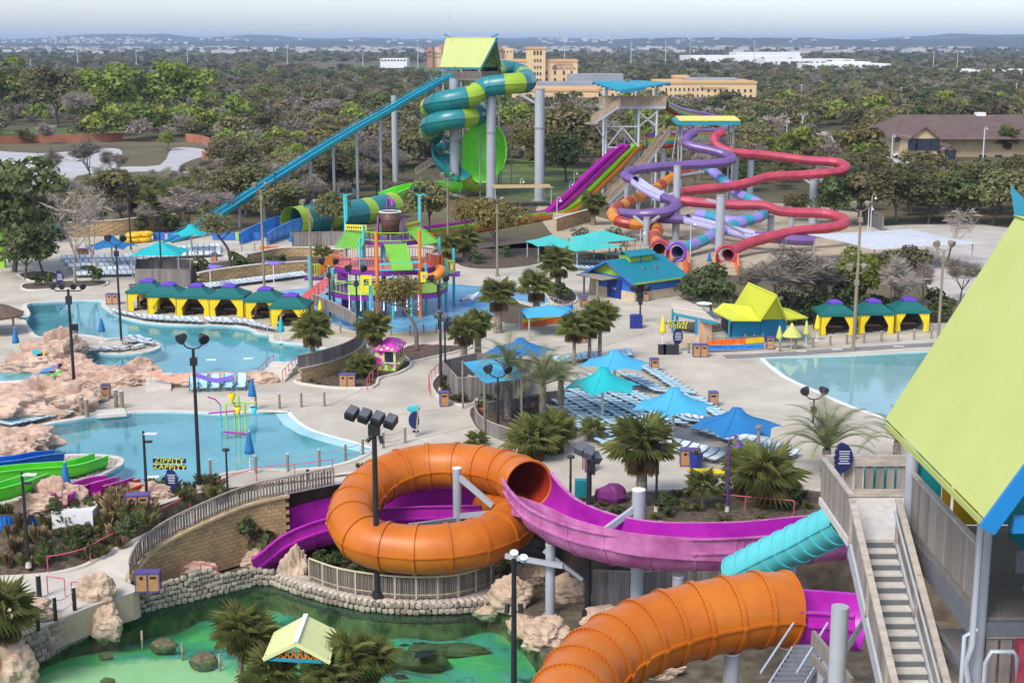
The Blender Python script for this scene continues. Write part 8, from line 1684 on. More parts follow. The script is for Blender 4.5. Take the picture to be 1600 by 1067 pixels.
# ================================================================== lamps
blk = M('lamp_black_steel', (0.02, 0.021, 0.024), .45, .1, 2); ledm = M('led_head', (.62, .64, .66), .4); timber = M('pole_timber', (.24, .20, .14), .85, .2, 2, streak=(4, 4, .3)); lpurple = M('lamp_purple', (.10, .03, .22), .45)
def lamp(px, py, ytop, kind, label, z=0.0, r=.09, m=None, group=None):
 m = m or blk; b = g(px, py, z); zt = zat(ytop, b.y); x, y = b.x, b.y; o = thing('lamp_post', label, 'lamp post', b, 0, group); up = Vector((0, 0, 1)); T = Vector((x, y, zt))
 obj('post', MB().cyl(b, T, r*1.15, r*.8, 10), m, o); obj('base', MB().cyl(b, b+up*.35, r*2.0, r*1.7, 10), concrete2 if r < .12 else m, o)
 def flood(c, yaw, s=1.0, mm=None):
  mb = MB(); d = Vector((sin(yaw), -cos(yaw), -.45)).normalized(); c = Vector(c); mb.cyl(c-d*.22*s, c+d*.12*s, .13*s, .26*s, 12); mb.cyl(c+d*.12*s, c+d*.2*s, .26*s, .25*s, 12); obj('floodlight', mb, mm or m, o)
 if kind == 'duo':
  mb = MB().tube([T+Vector((-.55, 0, .55)), T+Vector((-.5, 0, .2)), T+Vector((-.3, 0, .05)), T, T+Vector((.3, 0, .05)), T+Vector((.5, 0, .2)), T+Vector((.55, 0, .55))], .045, 6); obj('bracket', mb, m, o); flood(T+Vector((-.6, 0, .65)), -.6, 1.25); flood(T+Vector((.6, 0, .65)), .6, 1.25); obj('junction_box', MB().box(T-up*.75, (.38, .32, .45)), m, o)
 elif kind == 'quad':
  obj('crossbar', MB().tube([T+Vector((-1.05, 0, .1)), T+Vector((-.9, 0, -.12)), T+Vector((.9, 0, -.12)), T+Vector((1.05, 0, .1))], .045, 6), m, o)
  for xx_ in (-1.05, -.4, .4, 1.05): flood(T+Vector((xx_, 0, .25)), xx_*.5, .9)
  obj('junction_box', MB().box(T-up*.8, (.4, .3, .6)), m, o)
 elif kind == 'led':
  obj('led_head', MB().box(T+Vector((.42, 0, .02)), (.75, .32, .07)), ledm, o); obj('led_head', MB().box(T+Vector((.3, -.1, -.42)), (.4, .26, .1)), m, o); obj('sensor', MB().cyl(T, T+up*.18, .07, None, 8), m, o)
 elif kind == 'cap': obj('lamp_head', MB().cyl(T, T+up*.12, .22, .2, 12), m, o)
 elif kind == 'box4':
  obj('tilted_bar', MB().bar(T+Vector((-1.25, 0, .85)), T+Vector((.95, -.1, .35)), .07), m, o)
  for k in range(4):
   c = T+Vector((-1.15+.68*k, -.05, .78-.15*k)); mb = MB().box(c, (.55, .7, .42), -.35, 0, .5, .25); f_ = obj('floodlight', mb, m, o); sub('visor', MB().box(c+Vector((.02, -.05, .24)), (.5, .6, .03), -.35, 0, .5, .25), MATS['flood_grey'] if 'flood_grey' in MATS else M('flood_grey', (.10, .105, .12), .5), f_)
  obj('junction_box', MB().box(T-up*.1, (.62, .45, .6)), m, o); obj('spotlight', MB().cyl(T+Vector((-.4, -.1, -.75)), T+Vector((-.15, 0, -.5)), .11, .11, 10), m, o); obj('spotlight', MB().cyl(T+Vector((.42, -.1, -.85)), T+Vector((.3, 0, -.45)), .11, .11, 10), m, o)
 elif kind == 'box2':
  for c, a in (((-.45, 0, .4), -.5), ((-.05, -.2, .25), -.2), ((.3, .1, -.1), .5)): obj('floodlight', MB().box(T+Vector(c), (.5, .62, .42), a, 0, .5, .3), M('flood_grey', (.10, .105, .12), .5), o)
  obj('junction_box', MB().box(T+Vector((.1, 0, -.55)), (.4, .4, .55)), m, o); obj('spotlight', MB().cyl(T+Vector((.2, -.1, -1.0)), T+Vector((.25, 0, -.75)), .1, .1, 10), m, o)
 elif kind == 'small4':
  obj('bracket', MB().tube([T+Vector((-.05, 0, .0)), T+Vector((.35, 0, -.5)), T+Vector((.42, 0, -.1))], .04, 6), m, o); obj('floodlight', MB().cyl(T+Vector((0, 0, .1)), T+Vector((0, -.1, .32)), .16, .2, 12), ledm, o); obj('floodlight', MB().cyl(T+Vector((.42, 0, -.1)), T+Vector((.42, -.1, .1)), .16, .2, 12), ledm, o)
  for s in (-1, 1): obj('spotlight', MB().cyl(T+Vector((s*.32, -.1, -2.55)), T+Vector((s*.28, 0, -2.15)), .12, .12, 10), m, o)
 elif kind == 'bell':
  obj('gooseneck', MB().tube([T, T+Vector((.02, 0, .25)), T+Vector((.25, 0, .42)), T+Vector((.48, 0, .25)), T+Vector((.5, 0, .02))], .035, 6), m, o); obj('bell_shade', MB().lathe([(.05, .0), (.09, -.12), (.26, -.32)], T+Vector((.5, 0, .05)), 12), m, o)
 return o
lamp(312,766,545,'duo','tall black post with two round floodlights before the play pool',r=.11); lamp(118,632,452,'quad','tall black post with a crossbar of floodlights by the pink rocks',r=.12); lamp(190,538,383,'duo','black twin floodlight post on the tongue of land',r=.1); lamp(231,803,678,'led','black post with flat white lamp heads beside the bins',z=-.8); lamp(45,886,742,'led','black post with flat white lamp head on the garden slope',z=-2.0); lamp(360,866,704,'cap','slim black post at the foot of the block wall',z=PIT+.2,r=.07)
lamp(590,932,668,'box4','black post with four box floodlights in front of the orange loop',z=-3.5,r=.16); lamp(918,962,712,'box2','black post with grey box floodlights beside the magenta flume',z=PIT,r=.16); lamp(803,1120,872,'small4','black post with small floodlights at the lagoon corner',z=PIT-.2,r=.13)
lamp(689,612,490,'cap','taller dark post of the pair by the enclosure',r=.11); lamp(696,600,500,'box2','shorter dark floodlight post of the pair by the enclosure',r=.08); lamp(253,440,338,'cap','dark post in front of the turquoise hut canopy'); lamp(559,545,430,'duo','dark twin floodlight post on the curved fence'); lamp(516,502,418,'duo','dark floodlight post at the play structure left side'); lamp(686,520,445,'duo','dark floodlight post right of the leaning oak')
for px, py, yt, l in ((413,452,298,'tall timber pole with floodlights left of the play structure'),(488,490,326,'tall timber pole with floodlights at the cabana end'),(777,432,320,'timber floodlight pole by the golden oak'),(700,382,280,'timber floodlight pole behind the play structure'),(1335,530,330,'tall timber pole behind the left right-hand cabana'),(1333,548,428,'timber floodlight pole between the wave pool cabanas'),(1465,545,392,'timber pole by the lime roof edge')): lamp(px, py, yt, 'duo', l, r=.13, m=timber)
for px, py, yt, l in ((890,312,287,'left bell lamp by the racer slide foot'),(897,300,270,'right bell lamp by the racer slide foot'),(813,320,283,'bell lamp beside the free standing column'),(1360,362,308,'taller bell lamp right of the red slide'),(1356,362,325,'shorter bell lamp right of the red slide'),(1078,418,348,'bell lamp before the tangle of tubes'),(1000,402,362,'yellow blue bell lamp beside the splash chutes'),(870,360,312,'slim pale lamp at the racer run out')): lamp(px, py, yt, 'bell', l, r=.07, m=steel)
lamp(1136,800,690,'bell','purple bell lamp post before the dark blue parasol',r=.07,m=lpurple); lamp(1025,800,690,'led','black post with flat lamp head behind the large fan palm',r=.07); lamp(891,805,715,'cap','slim dark post behind the orange tube mouth',r=.07); lamp(1270,668,624,'duo','black twin floodlight post on the wave pool beach',r=.07); lamp(1252,240,180,'quad','floodlight pole in the trees behind the red slide',r=.15,m=steel); lamp(1228,240,190,'bell','curved street light behind the red slide',r=.12,m=steel); lamp(205,395,297,'duo','dark floodlight post at the back of the upper terrace',r=.1); lamp(433,372,272,'cap','dark post before the tunnel slide'); lamp(1183,740,668,'cap','timber post beside the dark blue parasol',r=.12,m=timber); lamp(1000,505,460,'duo','floodlight post on the plaza by the restroom block',r=.08); lamp(778,680,590,'duo','dark floodlight post among the date palms',r=.08); lamp(628,270,238,'cap','dark post beside the slim slide column',r=.14); lamp(1393,250,212,'bell','street light before the lodge',r=.14,m=steel); lamp(1535,258,200,'bell','tall street light by the lodge arch',r=.14,m=steel)
# ================================================================== bins, bollards, rails, signs
binw = M('bin_tan', (.42, .22, .085), .6, .12, 4); binp = M('bin_frame', (.10, .07, .24), .5)
def make_bin(n):
 o = thing('litter_bin', 'x x x x', 'bin'); w_ = .62
 for k in range(n):
  x = (k-(n-1)/2)*w_; p_ = obj('panel', MB().box((x, 0, .52), (w_-.08, .56, .96)), binw, o, False); sub('slot', MB().box((x, -.285, .8), (.34 if k or n == 1 else .18, .02, .13 if k or n == 1 else .18)), blk, p_)
 f = MB()
 for x in [(-n/2+i)*w_ for i in range(n+1)]:
  for y in (-.3, .3): f.box((x, y, .53), (.05, .05, 1.06))
 f.box((0, 0, 1.06), (n*w_+.06, .66, .06)); f.box((0, -.3, .04), (n*w_, .05, .06)); obj('frame', f, binp, o, False); return Proto(o)
B1, B2 = make_bin(1), make_bin(2)
for px, py, n, l in ((543,605,2,'twin tan litter bin on the kerb left of the palm bed'),(694,634,1,'single tan litter bin at the enclosure corner'),(721,585,1,'tan litter bin behind the enclosure lamp pair'),(1022,580,1,'tan litter bin beside the far sky blue parasol'),(1114,634,1,'tan litter bin at the wave pool beach edge'),(1094,557,2,'twin tan litter bin before the plank roofed shelter'),(1078,727,2,'twin tan litter bin left of the blue planter'),(216,800,2,'twin tan litter bin at the ramp top beside the black lamp'),(166,622,1,'tan litter bin among the pink rocks'),(177,475,2,'tan litter bin by the lounge pool head'),(920,735,1,'tan litter bin behind the floodlight pole'),(1203,545,1,'tan litter bin at the life jacket rack'),(1009,470,1,'tan litter bin at the restroom wall'),(130,402,2,'tan litter bin on the upper terrace'),(208,460,1,'tan litter bin left of the board hut'),(910,535,1,'tan litter bin by the slim palms'),(912,480,1,'tan litter bin on the path beside the splash pad'),(232,922,2,'low tan bin at the end of the ramp fence'),(335,409,1,'tan litter bin on the upper terrace by the leaning tree')):
 (B1 if n == 1 else B2).place(g(px, py, -2.5 if py > 900 else 0), R.uniform(-.15, .25), l, 'litter bins')
ropem = M('rope', (.42, .37, .29), .9)
def rope_posts(label, pts, h=1.1, r=.09, z=0.0, m=None, two=True, group=None, rm=None):
 B_ = [g(p[0], p[1], z) for p in pts]
 for i, b in enumerate(B_):
  o = thing('rope_post', label, 'post', b, 0, group or label+' group'); obj('post', MB().cyl(b, b+Vector((0, 0, h)), r, r*.92, 9), m or timber, o); obj('post_cap', MB().cyl(b+Vector((0, 0, h)), b+Vector((0, 0, h+.05)), r*1.05, r*.5, 9), steel, o)
 for i in range(len(B_)-1):
  for zz_ in ((h*.85, h*.4) if two else (h*.85,)):
   a, b = B_[i]+Vector((0, 0, zz_)), B_[i+1]+Vector((0, 0, zz_)); mb = MB().tube([a.lerp(b, t/8)-Vector((0, 0, .16*sin(pi*t/8))) for t in range(9)], .022, 5); o = obj('rope', mb, rm or ropem); tag(o, ('upper' if zz_ > h*.6 else 'lower')+' rope slung between the '+label, 'rope', 'ropes of the '+label)
rope_posts('timber rope post round the play pool front', [(329,745),(400,739),(450,736),(499,729),(540,720),(567,711),(599,700),(633,692)]); rope_posts('timber rope post behind the play pool', [(400,640),(437,638),(471,636),(507,635)]); rope_posts('dark timber rope post on the lower left walkway', [(28,1000),(60,985),(87,969),(117,953)], 1.25, .11, -2.5, blk); rope_posts('timber rope post along the wave pool edge', [(1076,552),(1218,549),(1243,546),(1270,543),(1297,540),(1323,538),(1350,536),(1377,534),(1403,533),(1428,531),(1455,529)], .95, .1); rope_posts('timber rope post at the splash pad front', [(532,520),(560,524),(611,524),(641,523),(662,522),(682,520)], .9, .08); rope_posts('timber rope post on the path to the slides', [(947,412),(955,407),(962,402),(970,397),(978,392)], 1.1, .12); rope_posts('rope post on the upper terrace', [(305,404),(318,402),(333,400),(378,392),(398,392),(420,391)], 1.0, .07); rope_posts('dark bollard at the ramp foot', [(62,935)], 1.3, .14, -2.5, blk, False); rope_posts('thick timber bollard at the play pool steps', [(128,648),(136,652),(182,636),(191,638)], 1.3, .16); rope_posts('black bollard light above the ramp', [(481,752)], .8, .1, 0, blk, False)
railp = M('rail_pink', (.55, .10, .17), .5)
def rail(label, pts, h=.95, step=2.0, m=None, r=.03):
 P_ = [Vector(p) for p in pts]; o = thing('handrail', label, 'handrail', P_[0]); up = Vector((0, 0, 1)); obj('top_rail', MB().tube([p+up*h for p in P_], r, 6), m or railp, o); n = max(1, round(length(P_)/step)); rs = resample(P_, n)
 for q in rs: obj('post', MB().cyl(q, q+up*h, r, None, 6), m or railp, o)
 return o
rail('long pink handrail along the ramp path kerb', [p+Vector((0, .15, .1)) for p in UP[3:48]], 1.0, 2.2); rail('pink handrail curving along the kiosk bed', catmull(gs([(574,610),(580,600),(592,590),(605,580)]), 5), .95, 1.2); rail('pink handrail right of the kiosk', catmull(gs([(632,568),(660,560),(690,554)]), 4), .95, 2.2); rail('pink handrail on the curved kerb left of the enclosure', catmull(gs([(673,620),(670,605),(680,592),(692,582)]), 5), .95, 1.2)
rail('left pink handrail of the pool steps', gs([(405,592),(420,578),(428,572)]), .95, 1.2); rail('right pink handrail of the pool steps', gs([(442,598),(455,584),(462,578)]), .95, 1.2); rail('pink handrail by the orange tube planter', gs([(1090,792),(1170,800),(1240,806)]), .9, 2.5); rail('pink handrail loop on the lower walkway', gs([(75,928),(102,932)], -2.5), 1.0, .9); rail('short pink handrail at the tan boulder', gs([(113,938),(130,936)], -2.5), 1.0, .9); rail('pink handrail behind the field stone wall', [g(288,905,-3.4), g(318,908,-3.6), g(340,912,-3.8)], 1.0, 1.2); rail('pink stair handrail across the pink rocks', [g(85,590,1.6), g(110,603,1.0), g(128,622,.2), g(150,625,.0)], .95, 1.6); rail('steel handrail at the pool steps right', gs([(418,524),(432,521)]), .9, .8, steel); rail('steel ramp handrail by the restroom path', gs([(858,478),(880,485)]), .95, 1.0, steel)
# steps
def steps(label, a, b, n, w_, z1, m=None):
 A, B = Vector(a), Vector(b); o = thing('pool_steps', label, 'steps', A); d = (B-A)/n; ang = atan2(d.y, d.x)
 for k in range(n): obj('step', MB().box(A+d*(k+.5)+Vector((0, 0, z1*(k+1)/n/2)), (d.length, w_, z1*(k+1)/n), ang), m or coping, o)
steps('pale concrete steps up to the lounge pool edge', g(424,596), g(447,578), 4, 2.2, .7); steps('pale steps between the pink rocks below the orange ribbon', g(247,612), g(250,598), 4, 1.9, .8); steps('wide steps going into the play pool', g(172,640), g(175,652), 3, 2.0, .2)
# half moon signs
navy = M('sign_navy', (.012, .02, .10), .5, .05, 1); signy = M('sign_yellow', (.72, .68, .02), .5); signw = M('sign_print', (.75, .75, .75), .6)
def moon(R_, n=22, bites=5):
 o = [(R_*cos(-pi/2+pi*k/n)*.78, R_*sin(-pi/2+pi*k/n)) for k in range(n+1)]; L_ = []
 for k in range(bites*5+1): t = k/(bites*5); y = R_*(1-2*t); L_.append((-.32*R_-.10*R_*abs(sin(pi*bites*t))+.32*R_*abs(1-2*t)**2.2, y))
 return [(x, y) for x, y in o]+[p for p in L_[1:-1]]
def moon_sign(px, py, z, R_, zc, yaw, label, title=None, dark=True, post=True, postm=None, top=None):
 b = g(px, py, z); o = thing('half_moon_sign', label, 'sign', b, yaw); pl = moon(R_); mb = MB(); n = len(pl); mb.add([(x, -.04, zc+y) for x, y in pl]+[(x, .04, zc+y) for x, y in pl], [tuple(range(n)), tuple(range(2*n-1, n-1, -1))]+[(i, n+i, n+(i+1) % n, (i+1) % n) for i in range(n)]); bd = obj('board', mb, navy, o, False)
 ln = MB(); rg = random.Random(int(px))
 for k in range(6): w_ = R_*rg.uniform(.5, .8); ln.box((R_*.22, -.046, zc+R_*(.45-.16*k)), (w_, .006, R_*.045))
 t_ = sub('print_line', ln, signw, bd); t_['kind'] = 'stuff'
 if post: obj('post', MB().cyl((.05, .06, 0), (.05, .06, zc+R_*.6), .06, None, 8), postm or timber, o, False)
 if title:
  for k, (tx, sz) in enumerate(title):
   zt = zc+R_*1.0+(len(title)-1-k)*sz*.82+sz*.25; obj('title_plate', MB().prism([(-sz*len(tx)*.3+R_*.1, -.01), (sz*len(tx)*.3+R_*.1, -.01), (sz*len(tx)*.3+R_*.1, .03), (-sz*len(tx)*.3+R_*.1, .03)], zt-sz*.30, zt+sz*.30), navy, o, False); text(tx, 'lettering', sz*1.0, (R_*.1, -.03, zt), (pi/2, .06, 0), signy, o, .012, world=False, bold=.006)
 if top: obj('top_board', MB().box((0, 0, zc-R_*1.12), (R_*.9, .05, R_*.24)), navy, o, False)
 return o
moon_sign(266,778,-.1,.62,1.15,.0,'navy half moon rules sign with yellow title before the play pool',(('ZIPPITY',.46),('ZAPPITY',.46)),top=True); moon_sign(1056,550,0,.75,1.35,.1,'navy half moon rules sign with yellow title at the plank shelter',(('BIG SURF',.42),('SHORES',.42)))
m3 = moon_sign(1337,1000,0,.42,0,0,'navy half moon rules sign on the tower landing rail',None,post=False); m3.location = (8.85, 36.85, zL_+1.15)
bs = thing('half_moon_sign', 'back of a half moon sign on a slanted timber post in the plaza', 'sign', g(650,682), pi); pl = moon(.62); n = len(pl); obj('board', MB().add([(x, -.04, 1.15+y) for x, y in pl]+[(x, .04, 1.15+y) for x, y in pl], [tuple(range(n)), tuple(range(2*n-1, n-1, -1))]+[(i, n+i, n+(i+1) % n, (i+1) % n) for i in range(n)]), navy, bs, False); obj('title_plate', MB().rock((.15, 0, 1.95), (.5, .05, .24), 5, 12, 6, .3), cyanp, bs, False); obj('post', MB().bar((.0, .1, 0), (-.2, .1, 2.05), .1), wood_tan, bs, False); obj('small_plate', MB().box((0, .06, .38), (.42, .04, .16)), navy, bs, False)
ms2 = moon_sign(92,452,0,.75,1.3,.2,'small navy half moon sign on the upper left plaza')
# cartoon-like panel seen from the side near the pink mound: plain coloured board
pb_ = thing('painted_board', 'tall dark painted board with yellow edge on the pink mound', 'board', g(62,592)); p = at(62, 570, 112); obj('board', MB().prism([(p.x-.35, p.y-.05), (p.x+.35, p.y-.05), (p.x+.35, p.y+.05), (p.x-.35, p.y+.05)], p.z-.9, p.z+.9), navy, pb_); obj('edge', MB().box((p.x+.4, p.y, p.z+.05), (.12, .1, 2.0)), ylp, pb_); obj('cap', MB().box((p.x-.2, p.y, p.z+1.0), (.6, .1, .5)), cyanp, pb_)
kp = thing('kiddie_pool', 'small round pool with blue and green slide ends at the left edge', 'pool', g(10,590)); q = g(8, 588); obj('rim', MB().tube([q+Vector((cos(t)*4.2, sin(t)*3.0, .12)) for t in [i*pi/14 for i in range(29)]], .22, 6), coping, kp); obj('water', MB().prism([(q.x+cos(i*pi/14)*4.1, q.y+sin(i*pi/14)*2.9) for i in range(28)], .0, .06), M('kiddie_water', (.10, .36, .38), .08, .1, 1), kp); obj('slide_end', MB().bar(q+Vector((3.0, -.4, .5)), q+Vector((4.3, -.2, .9)), .9, .12), blue_f, kp); obj('slide_end', MB().bar(q+Vector((4.1, -1.3, .3)), q+Vector((5.0, -1.2, .8)), .9, .12), gsl, kp)
# closed umbrellas
def closed_umbrella(px, py, h, m, label, pm=None):
 b = g(px, py); o = thing('closed_umbrella', label, 'umbrella', b); mb = MB(); prof = [(.03, h), (.08, h-.12), (.17, h*.72), (.24, h*.52), (.27, h*.45), (.10, h*.44)]; n = 14; vs = []
 for r_, z_ in prof:
  for k in range(n): a = 2*pi*k/n; rr_ = r_*(1+.22*(k % 2)); vs.append(b+Vector((rr_*cos(a), rr_*sin(a), z_)))
 mb.add(vs, [(j*n+k, (j+1)*n+k, (j+1)*n+(k+1) % n, j*n+(k+1) % n) for j in range(len(prof)-1) for k in range(n)], 0, True); obj('folded_canopy', mb, m, o); obj('pole', MB().cyl(b, b+Vector((0, 0, h+.05)), .04, None, 7), pm or whitep, o); obj('foot', MB().cyl(b, b+Vector((0, 0, .08)), .3, .25, 12), coping, o)
for px, py, h, m_, l in ((105,790,2.6,blu2,'closed blue umbrella behind the life jackets'),(395,640,2.3,blu2,'closed dark blue umbrella behind the play pool toy'),(391,735,2.5,blu2,'closed dark blue umbrella at the play pool front edge'),(160,535,2.2,blu2,'closed blue umbrella on the tongue of land'),(26,555,2.4,blu2,'closed blue umbrella beside the thatched shelter'),(440,535,2.2,trq,'closed teal umbrella at the pool steps'),(501,507,2.3,ylp,'closed yellow umbrella on the curved fence'),(1035,540,2.6,ylp,'closed yellow umbrella left of the plank shelter'),(1217,545,2.0,M('canvas_lime',(.50,.52,.14),.8),'closed pale lime umbrella, left at the bar'),(1259,540,2.2,MATS['canvas_lime'],'closed pale lime umbrella, right at the bar'),(1276,532,2.3,ylp,'closed yellow umbrella left of the wave pool cabanas'),(455,388,2.0,blu2,'closed blue umbrella before the picket fence'),(1108,420,2.0,blu2,'closed blue umbrella between the splash chutes')): closed_umbrella(px, py, h, m_, l)
hu = thing('half_open_umbrella', 'half open lime umbrella in front of the bar', 'umbrella', g(1236,545)); b = g(1236,545); obj('canopy', MB().lathe([(.04, 2.3), (.3, 1.9), (.9, 1.15), (.85, 1.1)], b, 10, smooth=False), MATS['canvas_lime'], hu); obj('pole', MB().cyl(b, b+Vector((0, 0, 2.3)), .04, None, 7), whitep, hu)
# water toy in the play pool
wt = thing('water_toy', 'lime and pink pipe water toy with yellow cones in the play pool', 'water toy', g(372,672)); b = g(372, 676, -.1)
for dx, dy, h, m_ in ((-.75, 0, 2.0, lmp), (-.2, .1, 2.1, lmp), (.15, -.1, 2.7, lmp), (.55, 0, 2.1, lmp), (-1.2, .3, 1.9, cyp)): obj('pipe', MB().cyl(b+Vector((dx, dy, -.3)), b+Vector((dx, dy, h)), .06, None, 8), m_, wt)
obj('cross_pipe', MB().tube([b+Vector((-.75, 0, 2.0)), b+Vector((-.2, 0, 2.1)), b+Vector((1.3, 0, 2.1))], .05, 6), lmp, wt); obj('cross_pipe', MB().tube([b+Vector((-1.9, -.3, 1.45)), b+Vector((0, -.2, 1.6))], .06, 6), mgp, wt); obj('cross_pipe', MB().tube([b+Vector((-.9, -.6, .25)), b+Vector((.9, -.4, .0))], .07, 6), mgp, wt); obj('spray_arm', MB().tube([b+Vector((-1.2, .3, 1.9)), b+Vector((-1.5, .2, 2.3)), b+Vector((-2.0, .1, 2.5))], .05, 6), mgp, wt)
for dx, z_, m_ in ((.1, 1.75, ylp), (1.2, 1.7, cyp)): obj('tipping_cone', MB().lathe([(.03, -.42), (.30, .18), (.26, .18)], b+Vector((dx, -.3, z_)), 12), m_, wt)
obj('tipping_cone', MB().lathe([(.05, -.35), (.28, .2), (.2, .35)], b+Vector((-.3, -.1, 2.45)), 12), ylp, wt)
# ribbons, sails
for a, c, b, m_, l in (((236,582,1.3),(268,592,1.0),(302,584,1.4),M('ribbon_coral',(.75,.30,.22),.7),'coral fabric ribbon slung between posts above the steps'),((307,585,1.3),(338,594,1.0),(366,588,1.4),M('ribbon_violet',(.16,.10,.48),.7),'violet fabric ribbon slung above the teal chairs')):
 A, C, B = g(a[0], 608, 0), g(c[0], 608, 0), g(b[0], 608, 0); o = thing('fabric_ribbon', l, 'ribbon', A); A, C, B = [Vector((p.x, p.y, zat(q[1], p.y))) for p, q in ((A, a), (C, c), (B, b))]; pts = catmull([A, C, B], 6); mb = MB(); ribbon(mb, [p+Vector((0, 0, .16)) for p in pts], [p-Vector((0, .12, .16)) for p in pts]); obj('cloth', mb, m_, o)
 for p in (A, B): obj('mast', MB().cyl((p.x, p.y, 0), p+Vector((0, 0, .2)), .04, None, 6), steel, o)
psail = M('sail_violet', (.22, .16, .55), .7)
for q, l in ((((325,414,152),(348,416,152),(328,422,150)), 'small violet triangular sail left on the terrace'), (((408,408,155),(447,410,156),(427,415,154)), 'violet sail on the terrace by the timber pole')):
 P_ = [at(*v) for v in q]; o = thing('violet_sail', l, 'sail', (P_[2].x, P_[2].y, 0)); obj('cloth', MB().add([*P_, *[p+Vector((0, 0, .05)) for p in P_]], [(0, 1, 2), (3, 5, 4), (0, 3, 4, 1), (1, 4, 5, 2), (2, 5, 3, 0)]), psail, o); obj('mast', MB().cyl((P_[2].x, P_[2].y, 0), P_[2], .05, None, 6), whitep, o)
# life jackets racks: every jacket hangs on its own
def jacket_rack(a, b, rows_, label, z=0.0, grp='life jackets', rz=None, nj=26, js=.32):
 A, B = g(*a, z), g(*b, z); o = thing('jacket_rack', label, 'rack', A); d = (B-A).normalized(); ang = atan2(d.y, d.x); H = .55*len(rows_)+.3
 for t in (0, .5, 1): q = A.lerp(B, t); obj('post', MB().box(q+Vector((0, .25, H/2)), (.08, .08, H), ang), timber, o)
 for r, (m_, nm_) in enumerate(rows_):
  z_ = .35+.5*(len(rows_)-1-r); obj('bar', MB().bar(A+Vector((0, .15, z_+.33)), B+Vector((0, .15, z_+.33)), .05), timber, o)
  me = MB().box((-.1, 0, 0), (.17, .16, .46)).box((.1, 0, 0), (.17, .16, .46)).box((0, .06, .18), (.34, .08, .14)).mesh('life_jacket', m_)
  for k in range(nj):
   q = A.lerp(B, (k+.5)/nj)+Vector((0, 0, z_)); c = bpy.data.objects.new('life_jacket', me); COL.objects.link(c); c.location = q; c.rotation_euler = (R.uniform(-.1, .1), 0, ang+R.uniform(-.2, .2)); c.scale = (js/.36, js/.36, js/.36); tag(c, nm_+' life jacket hanging on the '+label, 'life jacket', nm_+' '+grp)
jo, jb, jy = fib('jacket_orange', (.80, .14, .01)), fib('jacket_blue', (.02, .22, .65)), fib('jacket_yellow', (.75, .52, .01))
jacket_rack((1106,551),(1164,548),((jo,'orange'),(jb,'blue')),'rack left at the wave pool edge',grp='jackets at the wave pool left rack',nj=14); jacket_rack((1165,548),(1192,546),((jy,'yellow'),(jb,'blue')),'rack right at the wave pool edge',grp='jackets at the wave pool right rack',nj=7); jacket_rack((818,515),(894,502),((jb,'blue'),(jy,'yellow'),(jo,'orange red')),'long rack behind the blue square canopy',grp='jackets on the long rack',nj=26); jacket_rack((-5,822),(92,813),((jo,'orange red'),(jo,'lower orange red')),'rear rack beside the white block at left',-.9,'jackets on the rear left rack',nj=14,js=.4); jacket_rack((-5,838),(94,828),((jb,'blue'),(jb,'lower blue')),'front rack beside the white block at left',-1.2,'jackets on the front left rack',nj=14,js=.4)
wbk = thing('white_block', 'low white painted wall block beside the life jackets', 'wall', g(120,830,-.9)); p = g(122, 820, -.9); obj('block', MB().box((p.x, p.y, -.35), (2.3, 1.9, 1.2)), whitep, wbk); obj('bench_board', MB().box((p.x+.1, p.y, .3), (1.2, .8, .1), .2), wood_tan, wbk)
# planters and pots
for px, py, l in ((1087,733,'dark blue square planter left of the dark parasol'),(1147,716,'dark blue square planter under the dark parasol')):
 p = g(px, py); o = thing('planter', l, 'planter', p); n = 4; obj('pot', MB().lathe([(.28, 0), (.46, 1.05), (.40, 1.05), (.38, .95), (0, .95)], p, 4, smooth=False), M('planter_blue', (.012, .03, .28), .35), o); inst('plant', TUF[0], o, (0, 0, .9), (0, 0, 0), .7)
for i, px in enumerate((752, 772, 789, 815, 832)):
 p = g(px, 645-(px-752)*.1); o = thing('potted_shrub', 'terracotta pot with green shrub, %s behind the slat fence' % ORD[i], 'potted plant', p, 0, 'potted shrubs'); obj('pot', MB().lathe([(.16, 0), (.26, .42), (.2, .42), (0, .38)], p, 12), M('terracotta', (.45, .15, .07), .8), o); inst('foliage', SHR[i % 3], o, (0, 0, .35), (0, 0, i), .5)
yk = tag(struct('kerb_paint', MB().box(g(1105,738)+Vector((0, 0, .1)), (2.4, .25, .2), -.15), ylp, 'thing'), 'yellow painted kerb right of the blue planter', 'kerb')
for px, py in ((268,585),(174,580),(330,562),(388,560),(75,683),(60,695),(238,745)): p = g(px, py, -.115 if py < 600 else -.09); tag(obj('floor_plate', MB().box(p+Vector((0, 0, -.0)), (.8, .5, .03), .1), whitep), 'white square marker showing in the pool water near '+{268:'the coral ribbon',174:'the wooden bin rocks',330:'the violet ribbon',388:'the pool steps',75:'the gravel bank',60:'the pink rocks',238:'the half moon sign'}[px], 'marker')
st_ = thing('lifeguard_stand', 'dark lifeguard stand with ladder on the lounge pool island', 'lifeguard stand', g(117,545)); p = g(117, 543)
for s in (-.3, .3): obj('leg', MB().bar(p+Vector((s, 0, 0)), p+Vector((s*.6, .2, 1.9)), .07), blk, st_)
obj('seat', MB().box(p+Vector((0, .2, 1.3)), (.55, .5, .06)), blk, st_); obj('backrest', MB().box(p+Vector((0, .45, 1.7)), (.55, .06, .6)), blk, st_)
for k in range(4): obj('rung', MB().bar(p+Vector((-.28, -.05, .3+.28*k)), p+Vector((.28, -.05, .3+.28*k)), .04), blk, st_)
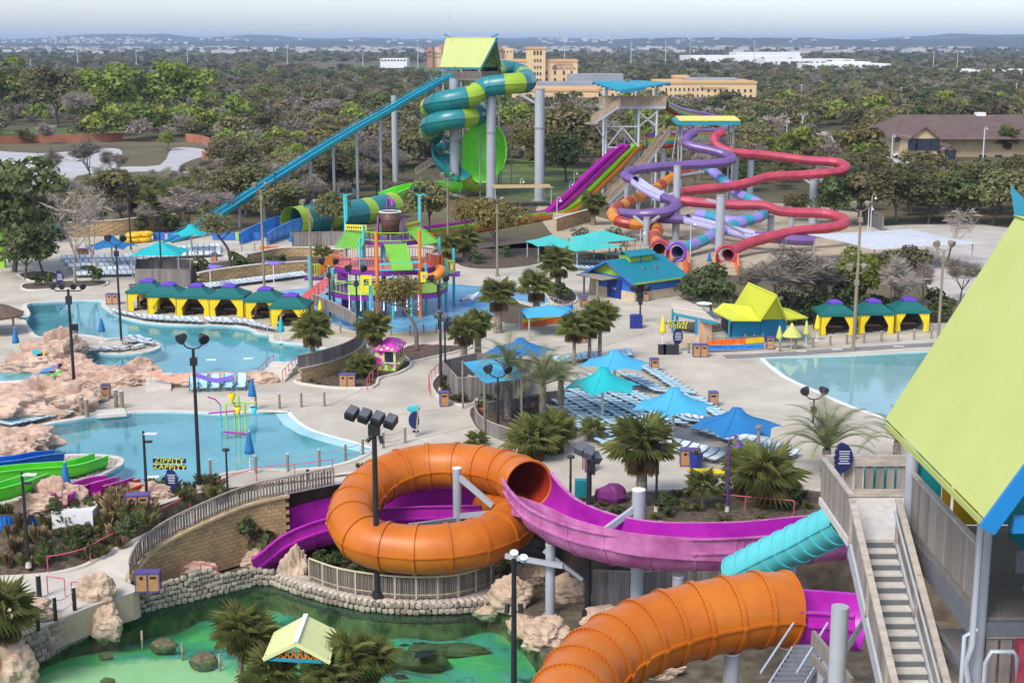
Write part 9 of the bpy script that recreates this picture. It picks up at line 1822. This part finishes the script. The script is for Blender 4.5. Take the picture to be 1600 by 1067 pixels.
# parked cars by the roads
def car(px, py, m_, yaw, label, z=0):
 b = g(px, py); o = thing('parked_car', label, 'car', b, yaw); mb = MB(); pr = [(-2.1, .35), (-2.15, .75), (-1.5, .92), (-.9, 1.4), (.8, 1.42), (1.4, .95), (2.1, .85), (2.15, .35)]; n = len(pr); mb.add([(x, -.85, z_) for x, z_ in pr]+[(x, .85, z_) for x, z_ in pr], [tuple(range(n)), tuple(range(2*n-1, n-1, -1))]+[(i, n+i, n+(i+1) % n, (i+1) % n) for i in range(n)]); obj('body', mb, m_, o, False)
 for s in (-1, 1): obj('side_window', MB().add([(-1.3, s*.86, .95), (1.2, s*.86, .97), (.72, s*.86, 1.34), (-.85, s*.86, 1.33)], [(0, 1, 2, 3)]), glassd, o, False)
 for x in (-1.35, 1.35):
  for s in (-1, 1): obj('wheel', MB().cyl((x, s*.7, .32), (x, s*.9, .32), .32, None, 12), blk, o, False)
cw, ck, cg = fib('car_white', (.7, .7, .7)), fib('car_dark', (.03, .03, .04)), fib('car_grey', (.3, .32, .35))
for px, py, m_, yw, l in ((1290,234,ck,.3,'dark car parked by the cream building'),(1312,245,cw,.4,'white car parked by the cream building'),(1278,232,cg,.2,'grey car parked by the cream building'),(1410,246,cw,-.2,'white car on the lodge drive'),(1375,240,ck,-.2,'dark car by the lodge trees'),(190,292,cw,.5,'white car at the service road end'),(206,296,cg,.5,'grey car at the service road end')): car(px, py, m_, yw, l)
# ------------------------------------------------------------------ the air
def haze():
 mb = MB().box((0, 9400, 40), (29000, 20200, 100)); hz = obj('haze', mb, None); hz['kind'] = 'stuff'
 m = bpy.data.materials.new('haze_air'); m.use_nodes = True; n = m.node_tree.nodes; n.clear()
 o = n.new('ShaderNodeOutputMaterial'); v = n.new('ShaderNodeVolumePrincipled')
 v.inputs['Color'].default_value = (0.50, 0.69, 1.0, 1); v.inputs['Density'].default_value = 0.00008; v.inputs['Anisotropy'].default_value = 0.0
 m.node_tree.links.new(v.outputs[0], o.inputs['Volume']); hz.data.materials.clear(); hz.data.materials.append(m)
haze()
